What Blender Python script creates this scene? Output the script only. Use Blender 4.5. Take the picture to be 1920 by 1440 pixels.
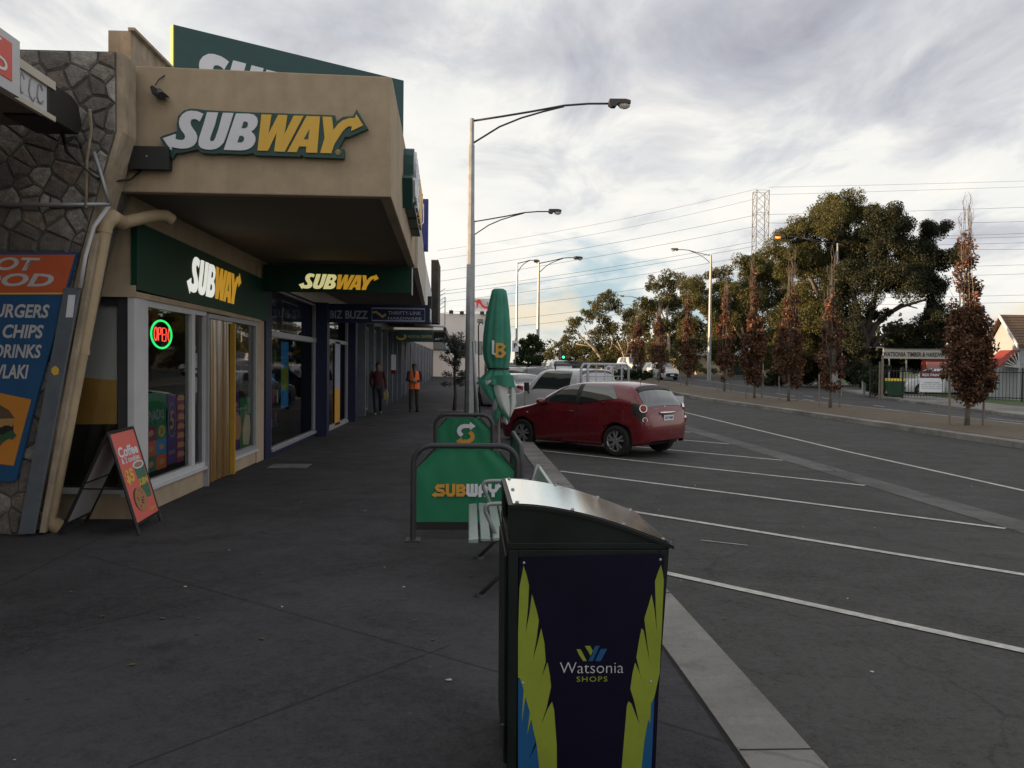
import bpy, math, random
import numpy as np
from mathutils import Vector, Matrix
for _o in list(bpy.data.objects): bpy.data.objects.remove(_o)
R = math.radians
C = bpy.context.scene.collection
sc = bpy.context.scene
# ------------------------------------------------------------------ camera
FPX = 1560.0
PITCH, YAW, ROLL = 0.02255, 0.05018, R(0.6)
CAM = np.array([0, 0, 1.64])
_F = np.array([math.sin(YAW)*math.cos(PITCH), math.cos(YAW)*math.cos(PITCH), -math.sin(PITCH)])
_R = np.array([math.cos(YAW), -math.sin(YAW), 0]); _U = np.cross(_R, _F)
_c, _s = math.cos(ROLL), math.sin(ROLL)
_R, _U = _c*_R+_s*_U, -_s*_R+_c*_U
cd = bpy.data.cameras.new('camera'); cam = bpy.data.objects.new('camera', cd); C.objects.link(cam)
cam.matrix_world = Matrix(((_R[0], _U[0], -_F[0], CAM[0]), (_R[1], _U[1], -_F[1], CAM[1]), (_R[2], _U[2], -_F[2], CAM[2]), (0, 0, 0, 1)))
cd.sensor_width = 36; cd.lens = FPX/1920*36; cd.clip_start = .05; cd.clip_end = 3000
sc.camera = cam
def ray(px, py): return _R*(px-960)/FPX+_U*(720-py)/FPX+_F
def G(px, py, z=0.0):                      # point of the ground plane z seen at a photo pixel (1920 wide)
    r = ray(px, py); return CAM+r*((z-CAM[2])/r[2])
def Q(px, py, y):                          # point at distance y along the street
    r = ray(px, py); return CAM+r*(y/r[1])
def QX(px, py, x):                         # point on the plane x
    r = ray(px, py); return CAM+r*(x/r[0])
# ------------------------------------------------------------------ world
SUN_EL, TOSUN = R(5.0), Vector((-1.0, -0.06, math.tan(R(5.0)))).normalized()
w = bpy.data.worlds.new('World'); sc.world = w; w.use_nodes = True
nt = w.node_tree; nt.nodes.clear()
def NN(t, **k):
    n = nt.nodes.new(t)
    for a, b in k.items(): setattr(n, a, b)
    return n
def LK(a, b): nt.links.new(a, b)
def MA(op, a, b=None, c=None, clamp=False):
    n = NN('ShaderNodeMath', operation=op); n.use_clamp = clamp
    for i, v in enumerate((a, b, c)):
        if v is None: continue
        if isinstance(v, (int, float)): n.inputs[i].default_value = v
        else: LK(v, n.inputs[i])
    return n.outputs[0]
def MIXC(f, a, b):
    n = NN('ShaderNodeMix', data_type='RGBA')
    for i, v in ((0, f), (6, a), (7, b)):
        if isinstance(v, (int, float)): n.inputs[i].default_value = v
        elif isinstance(v, tuple): n.inputs[i].default_value = (*v, 1)
        else: LK(v, n.inputs[i])
    return n.outputs[2]
def SMOOTH(v, a, b):
    n = NN('ShaderNodeMapRange', interpolation_type='SMOOTHSTEP')
    LK(v, n.inputs[0]); n.inputs[1].default_value = a; n.inputs[2].default_value = b
    return n.outputs[0]
tc = NN('ShaderNodeTexCoord'); sx = NN('ShaderNodeSeparateXYZ'); LK(tc.outputs['Generated'], sx.inputs[0])
X_, Y_, Z_ = sx.outputs
zc = MA('ADD', MA('MAXIMUM', Z_, 0.0), 0.13)
cu = NN('ShaderNodeCombineXYZ'); LK(MA('DIVIDE', X_, zc), cu.inputs[0]); LK(MA('DIVIDE', Y_, zc), cu.inputs[1])
def NOISE(vec, scale, rot, sc3, detail=7, rough=.55, dist=0.0, loc=(0, 0, 0)):
    m = NN('ShaderNodeMapping'); LK(vec, m.inputs[0]); m.inputs['Rotation'].default_value = (0, 0, rot); m.inputs['Scale'].default_value = sc3; m.inputs['Location'].default_value = loc
    n = NN('ShaderNodeTexNoise'); LK(m.outputs[0], n.inputs['Vector'])
    n.inputs['Scale'].default_value = scale; n.inputs['Detail'].default_value = detail; n.inputs['Roughness'].default_value = rough; n.inputs['Distortion'].default_value = dist
    return n.outputs[0]
nA = NOISE(cu.outputs[0], .95, R(-25), (1, .7, 1), 6, .52, .3, (3.1, 1.7, 0))
nB = NOISE(cu.outputs[0], 2.6, R(-30), (1, .60, 1), 9, .6, .5)
az = MA('ARCTAN2', X_, Y_)
ca = NN('ShaderNodeCombineXYZ'); LK(az, ca.inputs[0]); LK(Z_, ca.inputs[1])
nC = NOISE(ca.outputs[0], 7.0, R(8), (1, 3.0, 1), 7, .55, .3, (0.4, 0.2, 0))
nD = NOISE(ca.outputs[0], 8.0, R(0), (1, 1.6, 1), 6, .5, .1, (5.4, 2.2, 0))
b = MA('ADD', MA('MULTIPLY', nA, .50), MA('MULTIPLY', nB, .54))
low = SMOOTH(Z_, .40, .10)
lft = SMOOTH(az, .45, -.25)
b2 = MA('ADD', MA('ADD', b, .02), MA('MULTIPLY', MA('MULTIPLY', low, MA('ADD', MA('MULTIPLY', lft, .6), .4)), .29))
b2 = MA('ADD', b2, MA('MULTIPLY', SMOOTH(az, -.15, -.4), .07))
rp = NN('ShaderNodeValToRGB'); LK(b2, rp.inputs[0])
el = rp.color_ramp.elements
el[0].position = .38; el[0].color = (.40, .39, .45, 1); el[1].position = .80; el[1].color = (1.06, 1.02, .94, 1)
for p, c3 in ((.46, (.53, .53, .575)), (.55, (.69, .69, .715)), (.65, (.96, .945, .90))):
    e = rp.color_ramp.elements.new(p); e.color = (*c3, 1)
sky = NN('ShaderNodeTexSky', sky_type='NISHITA'); sky.sun_disc = False; sky.sun_elevation = SUN_EL; sky.sun_rotation = R(267); sky.altitude = 50; sky.ozone_density = 2.0
vm = NN('ShaderNodeVectorMath', operation='MULTIPLY'); LK(sky.outputs[0], vm.inputs[0]); vm.inputs[1].default_value = (.17, .19, .235)
blue = MIXC(.6, vm.outputs[0], (.40, .66, .80))
dx = MA('DIVIDE', MA('SUBTRACT', az, .13), .27); dy = MA('DIVIDE', MA('SUBTRACT', Z_, .078), .068)
rr = MA('SQRT', MA('ADD', MA('MULTIPLY', dx, dx), MA('MULTIPLY', dy, dy)))
msk = SMOOTH(MA('ADD', MA('SUBTRACT', 1.0, rr), MA('MULTIPLY', MA('SUBTRACT', nC, .5), 3.4)), .10, .95)
gen = SMOOTH(MA('ADD', nC, MA('MULTIPLY', nB, .5)), .92, .60)
msk = MA('MAXIMUM', msk, MA('MULTIPLY', gen, .12))
puff = MA('MULTIPLY', SMOOTH(nD, .53, .66), SMOOTH(Z_, .125, .07))
c1 = MIXC(MA('MULTIPLY', msk, .75), rp.outputs[0], blue)
c1 = MIXC(MA('MULTIPLY', puff, .85), c1, (.93, .80, .60))
glow = MA('MULTIPLY', SMOOTH(Z_, .075, .0), .7)
c1 = MIXC(glow, c1, (.94, .86, .70))
sc10 = NN('ShaderNodeVectorMath', operation='SCALE'); LK(c1, sc10.inputs[0]); sc10.inputs['Scale'].default_value = 10.0
bg = NN('ShaderNodeBackground'); LK(sc10.outputs[0], bg.inputs[0]); bg.inputs[1].default_value = 0.05
wo = NN('ShaderNodeOutputWorld'); LK(bg.outputs[0], wo.inputs[0])
sl = bpy.data.lights.new('sun', 'SUN'); sl.energy = 4.6; sl.angle = R(.5); sl.color = (1, .68, .38)
so = bpy.data.objects.new('sun', sl); C.objects.link(so); so.rotation_euler = TOSUN.to_track_quat('Z', 'Y').to_euler()
sc.view_settings.view_transform = 'Standard'; sc.view_settings.look = 'None'; sc.view_settings.exposure = 1.0; sc.view_settings.gamma = 1
sc.cycles.max_bounces = 6; sc.cycles.transparent_max_bounces = 12; sc.cycles.use_denoising = True

# ------------------------------------------------------------------ materials
def lin(h):
    h = h.lstrip('#'); v = [int(h[i:i+2], 16)/255 for i in (0, 2, 4)]
    return tuple(c/12.92 if c <= .04045 else ((c+.055)/1.055)**2.4 for c in v)
def mat(name, col, rough=.6, metal=0.0, var=.12, scale=6.0, bump=0.0, bscale=60.0, spec=.5, coat=0.0, dirt=0.0, emit=0.0, alpha=None, streak=0.0):
    m = bpy.data.materials.new(name); m.use_nodes = True; t = m.node_tree; b = t.nodes['Principled BSDF']
    if isinstance(col, str): col = lin(col)
    tcn = t.nodes.new('ShaderNodeTexCoord')
    n = t.nodes.new('ShaderNodeTexNoise'); n.inputs['Scale'].default_value = scale; n.inputs['Detail'].default_value = 6; n.inputs['Roughness'].default_value = .6
    t.links.new(tcn.outputs['Object'], n.inputs['Vector'])
    r = t.nodes.new('ShaderNodeValToRGB'); t.links.new(n.outputs[0], r.inputs[0])
    r.color_ramp.elements[0].position = .3; r.color_ramp.elements[1].position = .7
    r.color_ramp.elements[0].color = (*[c*(1-var) for c in col], 1); r.color_ramp.elements[1].color = (*[min(1, c*(1+var)) for c in col], 1)
    out = r.outputs[0]
    if streak:
        mp = t.nodes.new('ShaderNodeMapping'); mp.inputs['Scale'].default_value = (5, 5, .35); t.links.new(tcn.outputs['Object'], mp.inputs[0]); ns = t.nodes.new('ShaderNodeTexNoise'); ns.inputs['Scale'].default_value = 1.6; ns.inputs['Detail'].default_value = 7; t.links.new(mp.outputs[0], ns.inputs['Vector'])
        ms = t.nodes.new('ShaderNodeMapRange'); t.links.new(ns.outputs[0], ms.inputs[0]); ms.inputs[1].default_value = .5; ms.inputs[2].default_value = .78; ms.inputs[4].default_value = streak
        mx = t.nodes.new('ShaderNodeMix'); mx.data_type = 'RGBA'; t.links.new(ms.outputs[0], mx.inputs[0]); t.links.new(out, mx.inputs[6]); mx.inputs[7].default_value = (*[c*.5 for c in col], 1); out = mx.outputs[2]
    if dirt:
        n2 = t.nodes.new('ShaderNodeTexNoise'); n2.inputs['Scale'].default_value = scale*.22; n2.inputs['Detail'].default_value = 9; n2.inputs['Roughness'].default_value = .68
        t.links.new(tcn.outputs['Object'], n2.inputs['Vector'])
        mr = t.nodes.new('ShaderNodeMapRange'); t.links.new(n2.outputs[0], mr.inputs[0]); mr.inputs[1].default_value = .45; mr.inputs[2].default_value = .72; mr.inputs[4].default_value = dirt
        mx = t.nodes.new('ShaderNodeMix'); mx.data_type = 'RGBA'; t.links.new(mr.outputs[0], mx.inputs[0]); t.links.new(out, mx.inputs[6])
        mx.inputs[7].default_value = (*[c*.45 for c in col], 1); out = mx.outputs[2]
    t.links.new(out, b.inputs['Base Color'])
    rr_ = t.nodes.new('ShaderNodeMapRange'); t.links.new(n.outputs[0], rr_.inputs[0]); rr_.inputs[3].default_value = max(.02, rough*.85); rr_.inputs[4].default_value = min(1, rough*1.15)
    t.links.new(rr_.outputs[0], b.inputs['Roughness'])
    b.inputs['Metallic'].default_value = metal; b.inputs['Specular IOR Level'].default_value = spec; b.inputs['Coat Weight'].default_value = coat; b.inputs['Coat Roughness'].default_value = .04
    if emit: b.inputs['Emission Color'].default_value = (*col, 1); b.inputs['Emission Strength'].default_value = emit*.5
    if bump:
        nb = t.nodes.new('ShaderNodeTexNoise'); nb.inputs['Scale'].default_value = bscale; nb.inputs['Detail'].default_value = 4
        t.links.new(tcn.outputs['Object'], nb.inputs['Vector'])
        bp = t.nodes.new('ShaderNodeBump'); bp.inputs['Strength'].default_value = bump; bp.inputs['Distance'].default_value = .01
        t.links.new(nb.outputs[0], bp.inputs['Height']); t.links.new(bp.outputs[0], b.inputs['Normal'])
    return m
def mix_rgb(t, f, a, b):
    mx = t.nodes.new('ShaderNodeMix'); mx.data_type = 'RGBA'
    for i, v in ((0, f), (6, a), (7, b)):
        if isinstance(v, (int, float)): mx.inputs[i].default_value = v
        elif isinstance(v, tuple): mx.inputs[i].default_value = (*v, 1)
        else: t.links.new(v, mx.inputs[i])
    return mx.outputs[2]
def asphalt(name, base, agg=.5, stain=.5, warm=(1, 1, 1), spots=0.0, crack=0.0):
    m = bpy.data.materials.new(name); m.use_nodes = True; t = m.node_tree; b = t.nodes['Principled BSDF']
    g = t.nodes.new('ShaderNodeTexCoord').outputs['Object']
    def nz(s, d=6, r=.6, dist=0):
        n = t.nodes.new('ShaderNodeTexNoise'); n.inputs['Scale'].default_value = s; n.inputs['Detail'].default_value = d; n.inputs['Roughness'].default_value = r; n.inputs['Distortion'].default_value = dist
        t.links.new(g, n.inputs['Vector']); return n.outputs[0]
    def mr(v, a, bb, c=0, d=1):
        q = t.nodes.new('ShaderNodeMapRange'); t.links.new(v, q.inputs[0]); q.inputs[1].default_value = a; q.inputs[2].default_value = bb; q.inputs[3].default_value = c; q.inputs[4].default_value = d; return q.outputs[0]
    big, mid, fine, gr = nz(.35, 8, .65, .4), nz(2.3, 7, .65, .3), nz(55, 3, .7), nz(17, 5, .75)
    v = t.nodes.new('ShaderNodeTexVoronoi'); v.inputs['Scale'].default_value = 85; t.links.new(g, v.inputs['Vector'])
    B = tuple(base*w_ for w_ in warm)
    c = mix_rgb(t, mr(big, .38, .62), tuple(x*(1-stain*.6) for x in B), tuple(x*(1+stain*.6) for x in B))
    c = mix_rgb(t, mr(mid, .53, .66, 0, stain*.95), c, tuple(x*.42 for x in B))
    c = mix_rgb(t, mr(mid, .44, .32, 0, stain*.45), c, tuple(x*1.9 for x in B))
    c = mix_rgb(t, mr(gr, .38, .68, 0, min(1, agg*1.1)), c, tuple(x*1.75 for x in B))
    c = mix_rgb(t, mr(gr, .50, .28, 0, min(1, agg)), c, tuple(x*.5 for x in B))
    c = mix_rgb(t, mr(fine, .35, .75, 0, agg), c, tuple(x*2.1 for x in B))
    sp = mr(v.outputs['Distance'], .16, .05, 0, agg)
    c = mix_rgb(t, sp, c, tuple(x*2.8 for x in B))
    for sc_, rad, lim, k_ in ((1.7, .045, .72, .45), (2.4, .04, .66, 2.3)):          # trodden gum spots and drips
        vg = t.nodes.new('ShaderNodeTexVoronoi'); vg.inputs['Scale'].default_value = sc_; t.links.new(g, vg.inputs['Vector'])
        sx_ = t.nodes.new('ShaderNodeSeparateColor'); t.links.new(vg.outputs['Color'], sx_.inputs[0])
        mm = t.nodes.new('ShaderNodeMath'); mm.operation = 'MULTIPLY'; t.links.new(mr(vg.outputs['Distance'], rad*1.2, rad*.7, 0, spots), mm.inputs[0]); t.links.new(mr(sx_.outputs[0], lim, lim+.01), mm.inputs[1])
        c = mix_rgb(t, mm.outputs[0], c, tuple(x*k_ for x in B))
    if crack:
        wv = t.nodes.new('ShaderNodeTexNoise'); wv.inputs['Scale'].default_value = 1.1; wv.inputs['Detail'].default_value = 6; t.links.new(g, wv.inputs['Vector'])
        va = t.nodes.new('ShaderNodeVectorMath'); va.operation = 'MULTIPLY_ADD'; t.links.new(wv.outputs['Color'], va.inputs[0]); va.inputs[1].default_value = (.9, .9, 0); t.links.new(g, va.inputs[2])
        ve = t.nodes.new('ShaderNodeTexVoronoi'); ve.feature = 'DISTANCE_TO_EDGE'; ve.inputs['Scale'].default_value = .33; t.links.new(va.outputs[0], ve.inputs['Vector'])
        mm = t.nodes.new('ShaderNodeMath'); mm.operation = 'MULTIPLY'; t.links.new(mr(ve.outputs['Distance'], .0045, .0015, 0, crack), mm.inputs[0]); t.links.new(mr(big, .42, .55), mm.inputs[1])
        c = mix_rgb(t, mm.outputs[0], c, tuple(x*.3 for x in B))
    t.links.new(c, b.inputs['Base Color'])
    t.links.new(mr(mid, .3, .7, .72, .95), b.inputs['Roughness']); b.inputs['Specular IOR Level'].default_value = .14
    bp = t.nodes.new('ShaderNodeBump'); bp.inputs['Strength'].default_value = .5; bp.inputs['Distance'].default_value = .006
    t.links.new(fine, bp.inputs['Height']); t.links.new(bp.outputs[0], b.inputs['Normal'])
    return m
def glass(name, tint=(.55, .6, .6), ior=1.5, boost=.0, rough=.015):
    m = bpy.data.materials.new(name); m.use_nodes = True; t = m.node_tree; t.nodes.remove(t.nodes['Principled BSDF'])
    o = t.nodes['Material Output']; tr = t.nodes.new('ShaderNodeBsdfTransparent'); tr.inputs[0].default_value = (*tint, 1)
    gl = t.nodes.new('ShaderNodeBsdfGlossy'); gl.inputs['Roughness'].default_value = rough
    fr = t.nodes.new('ShaderNodeFresnel'); fr.inputs[0].default_value = ior
    ad = t.nodes.new('ShaderNodeMath'); ad.operation = 'ADD'; ad.use_clamp = True; t.links.new(fr.outputs[0], ad.inputs[0]); ad.inputs[1].default_value = boost
    mx = t.nodes.new('ShaderNodeMixShader'); t.links.new(ad.outputs[0], mx.inputs[0]); t.links.new(tr.outputs[0], mx.inputs[1]); t.links.new(gl.outputs[0], mx.inputs[2])
    t.links.new(mx.outputs[0], o.inputs[0]); return m
def leafmat(name, cols, trans=.35, rough=.55):
    m = bpy.data.materials.new(name); m.use_nodes = True; t = m.node_tree; b = t.nodes['Principled BSDF']; o = t.nodes['Material Output']
    ge = t.nodes.new('ShaderNodeNewGeometry'); r = t.nodes.new('ShaderNodeValToRGB'); t.links.new(ge.outputs['Random Per Island'], r.inputs[0])
    e = r.color_ramp.elements; e[0].color = (*cols[0], 1); e[1].color = (*cols[-1], 1)
    for i, c in enumerate(cols[1:-1]): q = e.new((i+1)/(len(cols)-1)); q.color = (*c, 1)
    t.links.new(r.outputs[0], b.inputs['Base Color']); b.inputs['Roughness'].default_value = rough; b.inputs['Specular IOR Level'].default_value = .25
    tl = t.nodes.new('ShaderNodeBsdfTranslucent'); t.links.new(r.outputs[0], tl.inputs[0])
    mx = t.nodes.new('ShaderNodeMixShader'); mx.inputs[0].default_value = trans; t.links.new(b.outputs[0], mx.inputs[1]); t.links.new(tl.outputs[0], mx.inputs[2]); t.links.new(mx.outputs[0], o.inputs[0])
    return m
def stonemat(name, cell=2.6):
    m = bpy.data.materials.new(name); m.use_nodes = True; t = m.node_tree; b = t.nodes['Principled BSDF']
    g = t.nodes.new('ShaderNodeTexCoord').outputs['Object']
    n = t.nodes.new('ShaderNodeTexNoise'); n.inputs['Scale'].default_value = 14; n.inputs['Detail'].default_value = 8; n.inputs['Roughness'].default_value = .7; t.links.new(g, n.inputs['Vector'])
    n2 = t.nodes.new('ShaderNodeTexNoise'); n2.inputs['Scale'].default_value = 60; n2.inputs['Detail'].default_value = 4; t.links.new(g, n2.inputs['Vector'])
    ge = t.nodes.new('ShaderNodeNewGeometry'); r = t.nodes.new('ShaderNodeValToRGB'); t.links.new(ge.outputs['Random Per Island'], r.inputs[0])
    e = r.color_ramp.elements; e[0].color = (.15, .135, .118, 1); e[1].color = (.26, .235, .20, 1)
    for p, c in ((.2, (.19, .175, .16)), (.36, (.32, .29, .25)), (.5, (.13, .12, .115)), (.62, (.30, .235, .18)), (.74, (.22, .205, .19)), (.86, (.55, .52, .48))):
        q = e.new(p); q.color = (*c, 1)
    mr = t.nodes.new('ShaderNodeMapRange'); t.links.new(n.outputs[0], mr.inputs[0]); mr.inputs[1].default_value = .4; mr.inputs[2].default_value = .68; mr.inputs[4].default_value = .75
    c = mix_rgb(t, mr.outputs[0], r.outputs[0], (.075, .068, .062))
    t.links.new(c, b.inputs['Base Color']); b.inputs['Roughness'].default_value = .9
    ad = t.nodes.new('ShaderNodeMath'); ad.operation = 'ADD'; t.links.new(n.outputs[0], ad.inputs[0]); t.links.new(n2.outputs[0], ad.inputs[1])
    bp = t.nodes.new('ShaderNodeBump'); bp.inputs['Strength'].default_value = .8; bp.inputs['Distance'].default_value = .02; t.links.new(ad.outputs[0], bp.inputs['Height']); t.links.new(bp.outputs[0], b.inputs['Normal'])
    return m
M = {}
M['footpath'] = asphalt('footpath_asphalt', .042, .45, .70, (1.0, .985, 1.05), .8, .0)
M['road'] = asphalt('road_asphalt', .043, .8, .65, (1.03, 1, .97), .5, .28)
M['road2'] = asphalt('road_asphalt_smooth', .058, .45, .4, (1, 1, 1.03))
M['concrete'] = asphalt('kerb_concrete', .185, .14, .7, (1.04, 1, .93), .6, .3)
M['strip'] = asphalt('drain_concrete', .095, .28, .7, (1, 1, .97), .4, .9)
M['paint'] = mat('road_paint', (.50, .485, .455), .7, var=.3, scale=14, dirt=.75)
M['joint'] = mat('joint_dark', (.016, .0155, .016), .9, var=.5, scale=3)
M['mulch'] = asphalt('tan_mulch', .072, .9, .7, (1.16, .95, .72))
M['grass'] = mat('verge_grass', (.052, .085, .022), .9, var=.45, scale=3, bump=.6, bscale=30)
M['earth'] = mat('ground_earth', (.075, .072, .052), .95, var=.4, scale=.6)
M['render'] = mat('beige_render', (.45, .352, .24), .88, var=.10, scale=5, bump=.45, bscale=140, dirt=.28, streak=.22)
M['render2'] = mat('pale_render', (.55, .50, .42), .85, var=.08, scale=2, dirt=.35)
M['renderold'] = mat('weathered_beige_render', (.40, .32, .23), .9, var=.25, scale=5, bump=.4, bscale=60, dirt=.75, streak=.8)
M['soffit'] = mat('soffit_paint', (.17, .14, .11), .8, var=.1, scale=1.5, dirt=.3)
M['stone'] = stonemat('rubble_stone')
M['mortar'] = mat('mortar', (.095, .088, .08), .95, var=.3, scale=20, bump=.6)
M['green_dk'] = mat('dark_green_sign', (.005, .045, .026), .45, var=.15, spec=.25)
M['green_old'] = mat('deep_green_backing', (.012, .065, .058), .45, var=.1)
M['green'] = mat('banner_green', (.008, .185, .085), .6, var=.06, bump=.15, bscale=300)
M['fabric_g'] = mat('umbrella_green', (.048, .235, .165), .85, var=.16, bump=.2, bscale=400)
M['fabric_w'] = mat('umbrella_lining', (.52, .55, .52), .8, var=.08)
M['logo_w'] = mat('logo_white', (.74, .75, .80), .45, var=.03)
M['logo_y'] = mat('logo_yellow', (.76, .46, .055), .45, var=.04)
M['logo_o'] = mat('logo_orange', (.66, .33, .045), .5, var=.04)
M['lit_y'] = mat('backlit_cream', (.95, .87, .40), .4, emit=.50); M['lit_o'] = mat('backlit_orange', (.80, .42, .035), .4, emit=.38)
M['lit_w'] = mat('backlit_white', (.95, .96, .88), .4, emit=.62)
M['white'] = mat('white_paint', (.58, .58, .60), .5, var=.05, dirt=.15)
M['alu'] = mat('aluminium_frame', (.40, .40, .43), .4, metal=.3, var=.05)
M['steel'] = mat('galvanised_steel', (.33, .34, .35), .5, metal=.7, var=.2, scale=4)
M['steel_dk'] = mat('dark_steel', (.045, .046, .052), .5, metal=.2, var=.1)
M['mirror'] = mat('polished_stainless', (.86, .85, .82), .13, metal=1.0, var=.03, scale=2)
M['bin'] = mat('bin_dark_green', (.010, .015, .013), .45, var=.35, scale=5, spec=.22, dirt=.5)
M['navy'] = mat('navy_panel', (.0065, .0050, .018), .42, var=.18, scale=3, spec=.16)
M['lime'] = mat('lime_print', (.235, .285, .035), .45, var=.14, scale=4, spec=.2); M['blue_p'] = mat('blue_print', (.008, .085, .225), .4, var=.05)
M['black'] = mat('black_paint', (.012, .012, .013), .5, var=.2)
M['rubber'] = mat('tyre_rubber', (.014, .014, .014), .85, var=.2)
M['pipe'] = mat('beige_pipe', (.46, .35, .22), .6, var=.1, dirt=.35)
M['slate'] = mat('slate_blue_post', (.115, .135, .16), .7, var=.15, dirt=.4)
M['navyp'] = mat('navy_paint', (.015, .020, .060), .45, var=.15, spec=.3)
M['banner_b'] = mat('banner_blue', (.008, .075, .20), .5, var=.08); M['banner_o'] = mat('banner_orange', (.52, .10, .035), .5, var=.06); M['banner_a'] = mat('banner_amber', (.55, .22, .03), .5, var=.06)
M['coral'] = mat('poster_coral', (.72, .115, .085), .5, var=.03)
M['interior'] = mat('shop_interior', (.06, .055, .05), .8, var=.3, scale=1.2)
M['curtain'] = None
M['dark'] = mat('dark_void', (.014, .014, .017), .9)
M['glass'] = glass('shop_glass', (.82, .84, .82), 1.42, .01); M['glass_side'] = glass('side_glass', (.96, .96, .95), 1.45, .10)
M['carglass'] = mat('car_glass', (.022, .03, .03), .03, var=.2, spec=1.0, coat=1.0)
M['red'] = mat('red_car_paint', (.145, .0068, .013), .28, metal=.15, var=.04, coat=.8)
M['carwhite'] = mat('white_car_paint', (.54, .55, .57), .3, var=.03, coat=.7); M['cargrey'] = mat('grey_car_paint', (.05, .055, .065), .3, metal=.4, var=.03, coat=.7)
M['carblack'] = mat('black_car_paint', (.012, .013, .015), .3, var=.03, coat=.7)
M['rim'] = mat('alloy_rim', (.42, .42, .43), .35, metal=.7, var=.05); M['chrome'] = mat('chrome', (.75, .74, .72), .12, metal=1)
M['lampred'] = mat('tail_lamp_red', (.24, .014, .012), .15, var=.1); M['lampclear'] = mat('lamp_clear', (.65, .64, .62), .1, var=.05)
M['bark'] = mat('grey_bark', (.16, .135, .11), .9, var=.35, scale=7, bump=.7, bscale=25); M['barkpale'] = mat('pale_gum_bark', (.42, .36, .28), .8, var=.25, scale=3)
M['barkdk'] = mat('dark_bark', (.055, .048, .042), .9, var=.3)
M['stake'] = mat('weathered_stake', (.20, .17, .14), .9, var=.2, scale=10)
M['l_red'] = leafmat('red_autumn_leaf', [(.048, .028, .024), (.085, .043, .033), (.15, .076, .046), (.36, .18, .085)], .3)
M['l_gum'] = leafmat('gum_leaf', [(.045, .055, .020), (.075, .082, .028), (.115, .105, .036), (.15, .13, .05)], .3)
M['l_dk'] = leafmat('dark_gum_leaf', [(.012, .017, .010), (.022, .028, .015), (.038, .042, .021), (.06, .058, .027)], .22)
M['l_bush'] = leafmat('bush_leaf', [(.015, .035, .012), (.03, .055, .018), (.05, .075, .025)], .25)
M['l_tan'] = leafmat('tan_leaf', [(.10, .075, .045), (.17, .12, .06), (.22, .15, .07)], .3)
M['l_small'] = leafmat('olive_leaf', [(.05, .055, .05), (.075, .08, .072), (.12, .125, .115)], .2)
def stripmat():
    m = mat('amber_strip_curtain', (.21, .105, .010), .30, var=.15, scale=3, spec=.5); t = m.node_tree; b = t.nodes['Principled BSDF']
    b.inputs['Transmission Weight'].default_value = .25; return m
M['curtain'] = stripmat()
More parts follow.
